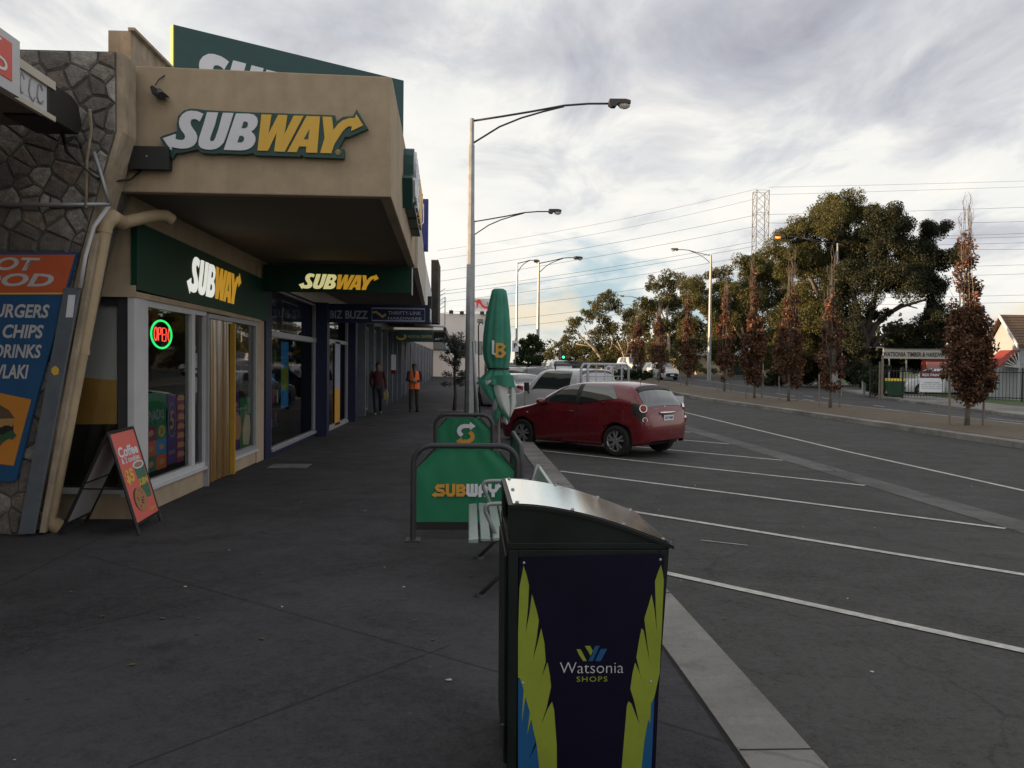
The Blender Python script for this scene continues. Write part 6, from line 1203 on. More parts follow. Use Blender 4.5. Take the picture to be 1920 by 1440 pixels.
J1 = {'head': A3(0, -.03, 1.565), 'neck': A3(0, 0, 1.44), 'hip': A3(0, .0, .90), 'sh-1': A3(-.19, 0, 1.37), 'el-1': A3(-.255, -.02, 1.11), 'wr-1': A3(-.085, -.20, 1.06), 'sh1': A3(.19, 0, 1.37), 'el1': A3(.255, -.02, 1.11), 'wr1': A3(.085, -.20, 1.06),
      'hp-1': A3(-.085, 0, .87), 'kn-1': A3(-.115, -.02, .47), 'an-1': A3(-.125, .0, .085), 'ft-1': A3(-.155, -.17, 0), 'hp1': A3(.085, 0, .87), 'kn1': A3(.105, -.015, .47), 'an1': A3(.11, .0, .085), 'ft1': A3(.14, -.17, 0)}
person('person in an orange hi vis vest and dark cap looking down at something held', J1, dict(trousers='trouser', top='shirtdk', topname='shirt', shoe='shoe', hair='capred', cap=True), ex1, (-1.93, 28.8, 0), R(6), .985)
J2 = {'head': A3(.01, -.03, 1.585), 'neck': A3(0, 0, 1.45), 'hip': A3(0, .0, .90), 'sh-1': A3(-.19, 0, 1.38), 'el-1': A3(-.24, .08, 1.11), 'wr-1': A3(-.20, .0, .88), 'sh1': A3(.19, 0, 1.38), 'el1': A3(.245, .0, 1.10), 'wr1': A3(.27, -.10, .85),
      'hp-1': A3(-.085, 0, .87), 'kn-1': A3(-.09, -.12, .48), 'an-1': A3(-.08, -.13, .085), 'ft-1': A3(-.085, -.31, 0), 'hp1': A3(.085, 0, .87), 'kn1': A3(.085, .05, .47), 'an1': A3(.075, .30, .13), 'ft1': A3(.08, .16, .02)}
person('person in a maroon jacket and black trousers walking with a carry bag', J2, dict(trousers='shirtdk', top='maroon', topname='jacket', shoe='shoeg', hair='hairdk'), ex2, (-2.95, 26.8, 0), R(4), .985)
bg_ = thing('carry_bag', 'small yellow and white carry bag hanging from the walking person\'s hand', 'bag', (-2.68, 26.7, .52))
MB().hexa([(-2.74, 26.64, .50), (-2.62, 26.64, .50), (-2.62, 26.74, .50), (-2.74, 26.74, .50), (-2.76, 26.65, .72), (-2.60, 26.65, .72), (-2.60, 26.73, .72), (-2.76, 26.73, .72)]).build('pouch', mat('bag_yellow', (.28, .26, .06), .7, var=.4, scale=12), bg_, bevel=.015)
MB().tube([(-2.73, 26.69, .72), (-2.70, 26.69, .80), (-2.66, 26.69, .80), (-2.63, 26.69, .72)], .008, 6).build('handle', M['logo_w'], bg_)
# ------------------------------------------------------------------ trees and shrubs
def limb(mb, pts, r0, r1, n=8): k = len(pts); mb.tube(pts, [r0+(r1-r0)*i/(k-1) for i in range(k)], n)
def red_tree(lab, x, y, zm, wm, zl, zt, seed, lean_=0.0, dens=1.0):
    t = thing('median_tree', lab, 'tree', (x, y, hf(y)), 'narrow autumn trees on the median'); rg = np.random.default_rng(seed); z0 = hf(y)+.03
    mb = MB(); limb(mb, [(x, y, z0-.05), (x+.01, y, z0+.6), (x+.02, y, z0+1.2), (x+lean_*.3, y, z0+zm*.55), (x+lean_, y, z0+zl*.9)], .08, .010)
    st = []
    ntw = 9+int(7*(zt-zl))
    for i in range(ntw):
        a = rg.uniform(0, 6.28); rr_ = rg.uniform(.12, .5)*wm; h0 = rg.uniform(.9, zm*.5); top = rg.uniform(zl*.85, zt) if i < ntw-3 else rg.uniform(zm*.8, zm*1.15)
        q_ = rr_*(.45 if top > zl*.8 else 1.0); p = [(x, y, z0+h0), (x+math.cos(a)*rr_*.7, y+math.sin(a)*rr_*.7, z0+h0+(top-h0)*.3), (x+lean_*.6+math.cos(a)*q_*.8, y+math.sin(a)*q_*.8, z0+h0+(top-h0)*.65), (x+lean_+math.cos(a)*q_*.75+rg.normal()*.04, y+math.sin(a)*q_*.75, z0+top)]
        limb(mb, p, .016, .005, 5); st.append(p)
        for j in range(3):
            f_ = rg.uniform(.55, .95); b0 = np.array(p[2])+(np.array(p[3])-np.array(p[2]))*f_; limb(mb, [b0, b0+rg.normal(size=3)*.06+A3(0, 0, .25), b0+rg.normal(size=3)*.1+A3(0, 0, .55)], .008, .004, 4)
    mb.build('trunk', M['bark'], t, smooth=True)
    cl = []
    wm *= rg.uniform(1.15, 1.4); N_ = int(86*dens)
    for i in range(N_):
        h = rg.random()**.85; z = z0+.75+(zm-.75)*h; w_ = wm*.5*(math.sin(math.pi*min(1, h*.80+.16))**.75); a = rg.uniform(0, 6.28); r_ = w_*rg.uniform(.25, .95)
        s_ = rg.uniform(.16, .30)*max(.8, wm/1.6); cl.append(((x+lean_*.4*h+r_*math.cos(a), y+r_*math.sin(a), z), (s_, s_, s_*1.25), int(125*dens)))
    for i in range(int(36*dens)):
        h = rg.random(); z = z0+zm*.9+(zl-zm*.9)*h; w_ = wm*.36*(1-h*.55); a = rg.uniform(0, 6.28); r_ = w_*rg.uniform(0, .8); s_ = rg.uniform(.10, .2); cl.append(((x+lean_*(.4+.6*h)+r_*math.cos(a), y+r_*math.sin(a), z), (s_, s_, s_*1.5), int(70*dens*(1.15-h))))
    leaf_mesh('crown', clump_pts(cl, seed, .1), .105 if y < 30 else .135, M['l_red'], t, .55, .4, seed)
    return t
stakes = []
RT = [('nearest narrow autumn tree by the yard gate, tall bare twigs over its lit top', 14.46, 23.5, 3.45, 1.05, 5.5, 6.5, -.12, 1.25), ('half bare autumn tree in front of the glowing street lamp pole', 14.84, 33.6, 4.0, .95, 4.9, 6.3, -.1, .50),
      ('narrow autumn tree with long pale twigs, in front of the dark gap between gums', 15.5, 39.8, 4.4, 1.1, 5.6, 7.3, .08, .8), ('narrow autumn tree with the brightest orange top', 15.02, 43.3, 4.3, 1.2, 6.7, 7.2, -.18, 1.0),
      ('dull autumn tree just right of the grey street lamp and cream building', 16.1, 52, 4.9, 1.05, 6.3, 7.2, .05, .85), ('slim autumn tree left of the cream building with an orange tip', 16.3, 62, 4.9, 1.05, 6.8, 7.2, 0, .8),
      ('dim autumn tree before the white four wheel drive', 16.0, 70, 4.9, 1.1, 5.8, 6.6, 0, .8), ('farthest autumn tree standing behind the round hedge', 16.0, 79, 5.0, 1.2, 5.8, 6.8, 0, .8)]
for i, (lab, x, y, zm, wm, zl, zt, ln, dn) in enumerate(RT):
    red_tree(lab, x, y, zm, wm, zl, zt, 20+i, ln, dn)
    for j, s_ in enumerate((-1, 1)):
        px_ = x+s_*(.50 if i == 0 else .42)+(.0 if j else -.05); hh = (1.75, 1.45, 1.3, 1.3)[min(i, 3)]*(1 if j else .95)
        o = MB().tube([(px_, y+.05*s_, hf(y)), (px_+.02*s_, y, hf(y)+hh)], .032, 8).build('tree_stake', M['stake'])
        tag(o, ('weathered stake left of ' if s_ < 0 else 'weathered stake right of ')+['the nearest autumn tree by the gate', 'the half bare autumn tree', 'the tree with long pale twigs', 'the brightest orange topped tree', 'the dull tree beside the grey lamp', 'the slim tree left of the cream building', 'the tree before the white four wheel drive', 'the farthest tree behind the hedge'][i], 'stake', 'stakes beside the median trees')
def px_tree(name, lab, Yd, clumps, limbs, lm, bm, leaf=5.0, dens=.62, depth=.8, seed=0, group=None, droop=.8, asp=.4, cat='tree', sub=7):
    rg = np.random.default_rng(seed); k = Yd/FPX; cx = np.mean([c[0] for c in clumps]); b0 = Q(cx, 700, Yd)
    base = limbs[0][0][0] if limbs else None
    o = Q(base[0], base[1], Yd) if base else b0
    t = thing(name, lab, cat, (o[0], Yd, hf(Yd)), group); cl = []
    W_ = (max(c[0]+c[2] for c in clumps)-min(c[0]-c[2] for c in clumps))*k
    for px, py, r in clumps:
        r *= 1.22 if cat == 'tree' else 1.0
        c = Q(px, py, Yd)+A3(0, rg.uniform(-.5, .5)*W_*depth*.55, 0); rm = r*k
        for j in range(sub*2):
            d = rg.normal(size=3); d /= np.linalg.norm(d); f_ = rg.uniform(.25, .92); q_ = c+d*rm*f_*A3(1, 1.2, .85); s_ = rm*rg.uniform(.28, .52)
            cl.append((q_, (s_, s_, s_*.85), max(8, int(r*r*dens*2.1/sub))))
    leaf_mesh('crown', clump_pts(cl, seed+1, .25), leaf*k, lm, t, asp, droop, seed+2)
    if limbs:
        mb = MB()
        for pts, r0, r1 in limbs:
            P = [Q(p[0], p[1], Yd+(p[2] if len(p) > 2 else 0)) for p in pts]
            if pts is limbs[0][0]: P[0][2] = hf(Yd)-.1
            limb(mb, P, r0*k, r1*k, 8)
        mb.build('trunk', bm, t, smooth=True)
    return t
px_tree('gum_tree', 'tall dark spreading gum tree behind the hardware yard with low curved limbs', 60, [(1640, 425, 40), (1690, 425, 42), (1735, 440, 34), (1655, 470, 50), (1705, 480, 46), (1750, 490, 34), (1640, 530, 45), (1695, 535, 42), (1755, 540, 32), (1780, 575, 24), (1745, 600, 40), (1715, 630, 38), (1755, 655, 34), (1725, 680, 28), (1600, 510, 46), (1590, 560, 40), (1570, 610, 34), (1770, 620, 30), (1690, 660, 24), (1590, 660, 34), (1600, 700, 28), (1640, 590, 22), (1690, 640, 24), (1668, 664, 14), (1722, 652, 26)],
        [([(1625, 740), (1624, 690), (1621, 640), (1608, 590), (1598, 540)], 15, 4), ([(1622, 650), (1640, 612), (1662, 590), (1690, 575), (1735, 562)], 7, 2), ([(1626, 672), (1645, 640), (1660, 626), (1690, 622)], 5, 1.5), ([(1620, 630), (1636, 580), (1650, 520)], 7, 2), ([(1621, 640), (1600, 600), (1590, 560)], 6, 2), ([(1665, 588), (1690, 570), (1720, 578)], 3, 1)], M['l_dk'], M['barkdk'], 4.4, 1.0, .8, 3)
px_tree('gum_tree', 'tall olive gum tree lit on its left side, behind the glowing street lamp', 64, [(1610, 385, 34), (1570, 392, 38), (1530, 425, 40), (1490, 448, 38), (1460, 478, 30), (1540, 475, 48), (1590, 440, 44), (1500, 500, 40), (1640, 400, 30), (1560, 520, 44), (1610, 470, 40), (1520, 560, 40), (1500, 610, 40), (1540, 640, 44), (1550, 590, 40), (1500, 670, 36)],
        [([(1552, 740), (1550, 660), (1545, 560), (1550, 480), (1580, 420)], 10, 2), ([(1548, 580), (1510, 500), (1490, 460)], 5, 1.5)], M['l_gum'], M['bark'], 4.2, .95, .7, 13)
px_tree('gum_tree', 'broad olive gum tree standing under the lattice pylon', 88, [(1450, 510, 32), (1420, 500, 28), (1392, 505, 26), (1430, 545, 36), (1390, 545, 32), (1470, 550, 32), (1350, 525, 28), (1320, 535, 24), (1292, 542, 22), (1340, 562, 32), (1300, 572, 28), (1400, 592, 36), (1450, 600, 38), (1345, 600, 28), (1310, 610, 26), (1480, 640, 34), (1330, 640, 34), (1300, 640, 30), (1360, 662, 30), (1290, 684, 22), (1420, 565, 34), (1372, 578, 34), (1440, 650, 34), (1390, 640, 30), (1420, 690, 26), (1470, 690, 30)],
        [([(1412, 705), (1400, 660), (1390, 610), (1380, 560)], 5, 1.5), ([(1400, 650), (1380, 620), (1372, 600)], 3, 1)], M['l_gum'], M['barkpale'], 4.0, .9, .7, 23)
px_tree('gum_tree', 'lighter gum tree with open top, left of the cream building', 105, [(1262, 528, 22), (1228, 535, 18), (1250, 560, 24), (1222, 580, 20), (1275, 595, 26), (1240, 612, 22), (1270, 640, 24), (1222, 640, 20), (1290, 660, 20), (1250, 670, 22), (1272, 568, 24), (1205, 605, 20), (1212, 665, 22), (1202, 570, 16)],
        [([(1252, 705), (1254, 640), (1250, 580), (1262, 535)], 4, 1), ([(1254, 620), (1235, 570)], 2, .8)], M['l_gum'], M['barkpale'], 4.4, .62, .7, 33)
px_tree('gum_tree', 'leaning gum tree with pale bare limbs spreading left over the traffic', 118, [(1140, 556, 17), (1118, 572, 16), (1098, 592, 16), (1080, 606, 14), (1068, 620, 11), (1064, 636, 10), (1158, 575, 18), (1178, 592, 20), (1196, 585, 14), (1132, 596, 14), (1125, 622, 16), (1150, 615, 20), (1180, 622, 22), (1205, 612, 18), (1120, 652, 20), (1150, 655, 20), (1090, 655, 16), (1070, 660, 14), (1185, 650, 20), (1105, 675, 18), (1140, 682, 20), (1200, 660, 18)],
        [([(1130, 700), (1130, 675), (1112, 652), (1088, 630), (1072, 618)], 4, .8), ([(1128, 672), (1108, 642), (1095, 610)], 2.4, .7), ([(1132, 685), (1148, 645), (1150, 600)], 3, .8), ([(1118, 655), (1100, 648), (1080, 645)], 1.6, .6)], M['l_gum'], M['barkpale'], 4.0, .62, .7, 43)
px_tree('bare_tree', 'tan twiggy half bare tree behind the pale van', 112, [(1165, 655, 14), (1180, 645, 14), (1195, 655, 14), (1175, 670, 12), (1190, 672, 12)],
        [([(1180, 705), (1178, 690), (1165, 655), (1158, 640)], 3, .5), ([(1179, 690), (1185, 655), (1192, 636)], 2.5, .5), ([(1180, 692), (1198, 665), (1208, 645)], 2, .4), ([(1172, 672), (1178, 648), (1174, 632)], 1.6, .4), ([(1166, 660), (1154, 648)], 1.2, .3), ([(1186, 660), (1200, 642)], 1.2, .3)], M['l_tan'], M['barkpale'], 3.0, .12, .6, 53)
px_tree('dense_bush', 'dense dark bushy tree at the foot of the leftmost standing street lamps', 58, [(985, 645, 14), (998, 638, 13), (975, 658, 11), (1006, 652, 13), (990, 668, 17), (972, 678, 10), (1008, 676, 12), (990, 690, 16)], [([(990, 715), (990, 690), (992, 660)], 3, 1)], M['l_bush'], M['barkdk'], 4.2, 1.4, .8, 63)
px_tree('distant_tree', 'small flat topped tree far off against the glowing sky', 170, [(1044, 648, 8), (1056, 643, 7), (1034, 656, 7), (1062, 656, 9), (1050, 664, 10), (1036, 670, 8), (1024, 664, 6)], [([(1048, 690), (1048, 668), (1052, 650)], 1.6, .6)], M['l_gum'], M['barkdk'], 2.6, 1.3, .7, 73)
px_tree('distant_tree', 'low dark tree far off beside the traffic light', 140, [(1078, 668, 10), (1092, 676, 10), (1066, 676, 9), (1104, 684, 10), (1084, 686, 10)], [([(1080, 700), (1080, 670)], 1.8, .8)], M['l_dk'], M['barkdk'], 3, 1.3, .7, 83)
px_tree('roadside_shrub', 'green shrub at the left end of the yard fence', 49, [(1640, 712, 20), (1650, 695, 15), (1630, 725, 16), (1648, 735, 16)], [([(1642, 752), (1642, 720)], 3, 1)], M['l_bush'], M['barkdk'], 5, 1.2, .8, 93, cat='shrub')
px_tree('roadside_shrub', 'dark understorey shrubs under the olive gum tree', 66, [(1470, 700, 26), (1500, 700, 28), (1450, 712, 18), (1530, 690, 30), (1560, 700, 26), (1515, 655, 28), (1470, 660, 24), (1555, 650, 26), (1590, 700, 24)], None, M['l_dk'], M['barkdk'], 5, 1.1, .7, 103, cat='shrub')
px_tree('round_hedge', 'round dark green hedge on the median nose before the grey sedan', 74, [(1150, 702, 10), (1165, 700, 11), (1182, 699, 12), (1200, 700, 11), (1218, 703, 10), (1172, 706, 10), (1192, 707, 10), (1208, 707, 9)], None, M['l_bush'], M['barkdk'], 3.6, 2.4, .4, 113, cat='hedge', droop=0)
# far wood behind everything, read as one mass
rg = np.random.default_rng(77); cl = []
for i in range(150):
    x = rg.uniform(20, 190); y = 230+rg.uniform(-12, 25); h = rg.uniform(4, 10); cl.append(((x, y, hf(200)+h*.5), (rg.uniform(3, 6), 4, h*.55), 240))
for i in range(90):
    x = rg.uniform(42, 72); y = 138+rg.uniform(-8, 20); h = rg.uniform(6, 11); cl.append(((x, y, hf(120)+h*.45), (rg.uniform(2, 4), 3, h*.55), 260))
struct(leaf_mesh('far_wood', clump_pts(cl, 5, .2), .75, M['l_dk'], None, .6, .3, 6), 'stuff')
# little street tree by the pole
stt = thing('street_tree', 'small sparse grey leaved street tree growing from the footpath left of the nearest lamp pole', 'tree', (-.55, 29.7, 0))
mb = MB(); k = 29.7/FPX; T = lambda px, py, dy=0: Q(px, py, 29.7+dy)
b0 = T(852, 770); b0[2] = 0; limb(mb, [b0, T(854, 740), T(852, 700), T(853, 660), T(850, 632)], .075, .012)
rg = np.random.default_rng(4); cl = []
for i in range(42):
    f_ = rg.random(); o = T(853, 725-80*f_); e_ = T(853+rg.uniform(-44, 38)*(1.1-f_*.6), 728-82*f_-rg.uniform(2, 24), rg.uniform(-.7, .7)); limb(mb, [o, o*.5+e_*.5+A3(0, 0, -.03), e_], .016, .004, 5)
    for j in range(4): cl.append((o+(e_-o)*rg.uniform(.35, 1.05), (.13, .13, .13), 30))
mb.build('trunk', M['barkdk'], stt, smooth=True); leaf_mesh('crown', clump_pts(cl, 9, .1), .075, M['l_small'], stt, .45, .1, 10)
MB().box(-1.15, .15, 29.2, 30.2, .002, .01).build('planting_bed', M['mulch'], stt)
# ------------------------------------------------------------------ pylon and wires
py_ = thing('lattice_pylon', 'square steel lattice pylon rising above the olive gum trees', 'pylon', Q(1431, 700, 150)); PYD = 150.0
a, b_ = Q(1419.5, 356, PYD), Q(1442.5, 356, PYD); x0, x1, zt_ = a[0], b_[0], a[2]; dY = x1-x0; zb_ = 3.0; mb = MB()
for x in (x0, x1):
    for y in (PYD, PYD+dY): mb.tube([(x, y, zb_), (x, y, zt_)], .07, 4)
z = zt_; i = 0
while z > zb_+2:
    h = 2.05
    for (p, q_) in (((x0, PYD), (x1, PYD)), ((x0, PYD+dY), (x1, PYD+dY)), ((x0, PYD), (x0, PYD+dY)), ((x1, PYD), (x1, PYD+dY))):
        mb.tube([(*p, z), (*q_, z-h)], .035, 3); mb.tube([(*q_, z), (*p, z-h)], .035, 3)
        if i % 2 == 0: mb.tube([(*p, z), (*q_, z)], .035, 3)
    z -= h; i += 1
mb.build('lattice', mat('weathered_lattice', (.13, .12, .11), .8, var=.2), py_)
WL = [((820, 470), (1120, 420), (1420, 354)), ((820, 486), (1120, 438), (1420, 372)), ((820, 509), (1120, 461), (1418, 403)), ((820, 528), (1120, 481), (1418, 424)), ((820, 547), (1120, 505), (1418, 452)), ((820, 553), (1120, 512), (1418, 461)), ((820, 567), (1120, 528), (1418, 477)), ((820, 588), (1120, 553), (1418, 505)), ((820, 610), (1050, 588), (1418, 530)), ((820, 625), (1050, 603), (1418, 548))]
WR2 = [((1442, 351), (1680, 346), (1960, 338)), ((1442, 365), (1680, 358), (1960, 349)), ((1442, 402), (1730, 395), (1960, 387)), ((1442, 418), (1730, 419), (1960, 414)), ((1442, 449), (1760, 443), (1960, 436)), ((1442, 455), (1760, 448), (1960, 443)), ((1442, 464), (1760, 459), (1960, 454)), ((1442, 474), (1760, 469), (1960, 467)), ((1442, 505), (1800, 500), (1960, 495)), ((1442, 520), (1800, 517), (1960, 512)), ((1442, 560), (1800, 556), (1960, 552)), ((1442, 572), (1800, 569), (1960, 566))]
ORD = ['topmost', 'second', 'third', 'fourth', 'fifth', 'sixth', 'seventh', 'eighth', 'ninth', 'tenth', 'eleventh', 'lowest']
def wire(p3, sideword, i, n):
    (ax_, ay_), (bx_, by_), (cx_, cy_) = p3; pts = []
    for t_ in np.linspace(0, 1, 25):
        l0 = (t_-.5)*(t_-1)*2; X_2 = ax_+(cx_-ax_)*t_; tb = (bx_-ax_)/(cx_-ax_)
        y_ = ay_*((t_-tb)*(t_-1))/((0-tb)*(0-1))+by_*((t_-0)*(t_-1))/((tb-0)*(tb-1))+cy_*((t_-0)*(t_-tb))/((1-0)*(1-tb)); pts.append(Q(X_2, y_, PYD+1.0))
    o = MB().tube(pts, .020 if i in (0, 1) else .026, 4).build('power_line', M['steel_dk'])
    tag(o, '%s power line from the top, running %s of the lattice pylon' % (ORD[i] if i < n-1 else 'lowest', sideword), 'power line', 'power lines strung from the pylon')
for i, p3 in enumerate(WL): wire(p3, 'left', i, len(WL))
for i, p3 in enumerate(WR2): wire(p3, 'right', i, len(WR2))
# ------------------------------------------------------------------ hardware yard, house and other things across the road
hw = thing('hardware_shop', 'low hardware shop with white lettered fascia and dark red wall behind the yard', 'shop building', Q(1720, 740, 58)); HY = 58.0
M['brickred'] = mat('red_painted_wall', (.22, .030, .022), .7, var=.1); M['pinkp'] = mat('faded_pink_panel', (.45, .20, .19), .7, var=.1); M['roofgrey'] = mat('grey_iron_roof', (.14, .15, .155), .6, var=.2)
a, b_ = Q(1655, 672, HY), Q(1800, 655, HY); MB().box(a[0], b_[0]+1.5, HY-.12, HY, a[2], b_[2]).build('fascia', mat('dull_white_sign', (.33, .33, .33), .7), hw)
text('WATSONIA TIMBER & HARDWARE', Q(1655, 664, HY-.12), XA, ZA, -YA, M['black'], hw, h=9*HY/FPX, w=133*HY/FPX, bold=.03, align='L')
mb = MB(); a2 = Q(1655, 655, HY); mb.add([(a[0], HY-.2, b_[2]), (b_[0]+1.5, HY-.2, b_[2]), (b_[0]+1.5, HY+9, b_[2]+.35), (a[0], HY+9, b_[2]+.35)], [(0, 1, 2, 3)]); mb.build('roof', M['roofgrey'], hw)
a, b_ = Q(1728, 745, HY), Q(1800, 672, HY); MB().box(a[0], b_[0]+1.5, HY+.02, HY+.2, hf(HY), b_[2]).build('wall', M['brickred'], hw)
a, b_ = Q(1737, 693, HY), Q(1800, 679, HY); MB().box(a[0], b_[0], HY-.02, HY+.02, a[2], b_[2]).build('wall_panel', M['pinkp'], hw)
c = Q(1767, 685, HY-.03); mb = MB(); thick(mb, [np.array((5*math.cos(q_), 4.2*math.sin(q_))) for q_ in np.linspace(0, 6.3, 16)], 1.5, c, XA, ZA, -YA, 0, .01, HY/FPX); mb.build('emblem', M['black'], hw); text('dp', c, XA, ZA, -YA, M['black'], hw, h=5*HY/FPX, bold=.03, th=.012)
a, b_ = Q(1655, 745, HY), Q(1728, 672, HY); MB().box(a[0], b_[0], HY+3, HY+3.2, hf(HY), b_[2]).build('open_shed', M['dark'], hw)
for px in (1668, 1700): p = Q(px, 700, HY); MB().tube([(p[0], HY+.1, hf(HY)), (p[0], HY+.1, b_[2])], .06, 6).build('post', M['steel'], hw)
fc = thing('yard_fence', 'black steel picket fence with gates in front of the hardware yard', 'fence', (25.5, 43.5, 0)); f0, f1 = A3(22.9, 46.6, 0), A3(29.5, 40.2, 0); fd = f1-f0; n = 58; fz = hf(46)+.02; mb = MB()
for i in range(n+1):
    p = f0+fd*i/n; mb.tube([(p[0], p[1], fz+.06), (p[0], p[1], fz+1.68)], .014, 4)
for z in (.18, 1.50): mb.tube([(f0[0], f0[1], fz+z), (f1[0], f1[1], fz+z)], .026, 4)
mb.build('pickets', M['black'], fc)
for f_ in (0, .19, .52, .82, 1.0): p = f0+fd*f_; MB().tube([(p[0], p[1], fz-.05), (p[0], p[1], fz+1.75)], .045, 6).build('post', M['black'], fc)
def on_fence(px, off=.06):                # distance along the street of the fence line seen at a pixel
    lo_, hi_ = 38., 50.
    for _ in range(40):
        m_ = (lo_+hi_)/2; p = Q(px, 720, m_); s_ = (p[0]-f0[0])*fd[1]-(p[1]-f0[1])*fd[0]
        lo_, hi_ = (m_, hi_) if s_ > 0 else (lo_, m_)
    return (lo_+hi_)/2-off
fyd = on_fence(1747); sg = thing('trading_hours_sign', 'white trading hours sign with a dark red header hung on the yard fence', 'sign', Q(1747, 735, fyd)); kf = fyd/FPX
a, b_ = Q(1724, 735, fyd-.3), Q(1771, 698, fyd-.3); Y_ = fyd-.3
MB().box(a[0], b_[0], Y_, Y_+.02, a[2], b_[2]).build('board', M['logo_w'], sg); m_ = Q(1724, 708.5, Y_)[2]; MB().box(a[0], b_[0], Y_-.008, Y_, m_, b_[2]).build('header', mat('header_maroon', (.12, .018, .018), .5), sg)
text('REX PAINT', Q(1747, 703, Y_), XA, ZA, -YA, M['logo_w'], sg, h=5.0*kf, w=37*kf, bold=.02, th=.014)
text('TRADING HOURS', Q(1747, 717.5, Y_), XA, ZA, -YA, M['steel_dk'], sg, h=2.6*kf, w=30*kf, th=.004)
for i, s_ in enumerate(('Monday - Friday 7:30am - 5:00pm', 'Saturday 8:00am - 4:00pm', 'Sunday & Public Holidays Closed')): text(s_, Q(1747, 721.5+i*3.6, Y_), XA, ZA, -YA, M['steel_dk'], sg, h=2.2*kf, w=40*kf, th=.004)
gb = thing('wheelie_bin', 'green wheelie bin with a yellow lid behind the fence', 'wheelie bin', Q(1683, 748, 46.8)); a, b_ = Q(1670, 749, 46.9), Q(1697, 715, 46.9); M['bingreen'] = mat('bin_green', (.010, .075, .030), .5); z0 = hf(47)+.02
MB().hexa([(a[0]+.06, 46.9, z0), (b_[0]-.06, 46.9, z0), (b_[0]-.06, 47.4, z0), (a[0]+.06, 47.4, z0), (a[0], 46.85, b_[2]), (b_[0], 46.85, b_[2]), (b_[0], 47.6, b_[2]), (a[0], 47.6, b_[2])]).build('tub', M['bingreen'], gb, bevel=.03)
MB().hexa([(a[0]-.03, 46.8, b_[2]+.004), (b_[0]+.03, 46.8, b_[2]+.004), (b_[0]+.03, 47.65, b_[2]+.004), (a[0]-.03, 47.65, b_[2]+.004), (a[0], 46.85, b_[2]+.08), (b_[0], 46.85, b_[2]+.08), (b_[0], 47.6, b_[2]+.16), (a[0], 47.6, b_[2]+.16)]).build('lid', mat('bin_yellow', (.55, .42, .02), .5), gb, bevel=.02)
for x in (a[0], b_[0]): MB().lathe([(0, -.03), (.1, -.03), (.1, .03), (0, .03)], (x, 47.45, z0+.1), 12, 'y').build('wheel', M['rubber'], gb)
oncoming('white ute parked inside the yard behind the trading hours sign', 1760, 51.5, 1.85, 1.75, 4.9, M['carwhite'], 'suv', 'ute', 175, 'yard_ute')
def post(lab, px, y, ptop, pbot, r, m, name='sign_post', cat='post'):
    p, q_ = Q(px, ptop, y), Q(px, pbot, y); return tag(MB().tube([(p[0], y, min(q_[2], hf(y))), (p[0], y, p[2])], r, 8).build(name, M[m]), lab, cat)
post('grey timber post at the left end of the yard fence', 1655, 46.0, 666, 748, .07, 'stake', 'timber_post')
post('short timber post leaning against the taller one by the fence', 1650, 46.1, 678, 748, .055, 'stake', 'timber_post')
post('thin steel sign post on the grass left of the glowing lamp', 1431, 62, 682, 725, .035, 'steel'); post('thin steel sign post on the grass right of the glowing lamp', 1579, 50, 662, 742, .035, 'steel')
a, b_ = Q(1561, 742, 51), Q(1571, 698, 51); tag(MB().box(a[0], b_[0], 51, 51.15, hf(51), b_[2]).build('road_sign', M['steel']), 'grey sign panel seen from behind beside the half bare tree', 'sign')
a, b_ = Q(1618, 735, 50), Q(1624, 714, 50); ub = MB().box(a[0], b_[0], 50, 50.2, hf(50), b_[2]).build('utility_pillar', M['flat_grey'], bevel=.03); tag(ub, 'small pale utility pillar on the grass under the big gum', 'utility box')
hs = thing('weatherboard_house', 'pale weatherboard house with brown tiled gable roof at the picture edge', 'house', Q(1915, 750, 44)); HH = 44.0
M['tileroof'] = mat('brown_roof_tile', (.15, .095, .060), .8, var=.35, scale=14, bump=.8, bscale=18); M['board'] = mat('grey_weatherboard', (.33, .35, .38), .7, var=.06)
r0, e0 = Q(1884, 594, HH+1.3), Q(1892, 647, HH); x0 = 29.9; mb = MB(); mb.hexa([(x0-.3, HH-.3, e0[2]-.1), (x0+12, HH-.3, e0[2]-.1), (x0+12, HH+1.3, r0[2]), (x0-.3, HH+1.3, r0[2]), (x0-.3, HH-.3, e0[2]+.02), (x0+12, HH-.3, e0[2]+.02), (x0+12, HH+1.3, r0[2]+.12), (x0-.3, HH+1.3, r0[2]+.12)])
mb.hexa([(x0-.3, HH+1.3, r0[2]), (x0+12, HH+1.3, r0[2]), (x0+12, HH+2.9, e0[2]-.1), (x0-.3, HH+2.9, e0[2]-.1), (x0-.3, HH+1.3, r0[2]+.12), (x0+12, HH+1.3, r0[2]+.12), (x0+12, HH+2.9, e0[2]+.02), (x0-.3, HH+2.9, e0[2]+.02)]); rf = mb.build('roof', M['tileroof'], hs)
for i in range(11):
    t_ = i/11; MB().tube([(x0-.3, HH-.3+1.6*t_, e0[2]+.03+(r0[2]+.1-e0[2])*t_), (x0+12, HH-.3+1.6*t_, e0[2]+.03+(r0[2]+.1-e0[2])*t_)], .03, 4).build('tile_course', M['tileroof'], rf)
mb = MB(); mb.prism([(HH, 0), (HH+2.6, 0), (HH+2.6, e0[2]), (HH+1.3, r0[2]-.05), (HH, e0[2])], (x0, 0, 0), YA, ZA, XA, 0, 11.5); mb.build('wall', M['board'], hs)
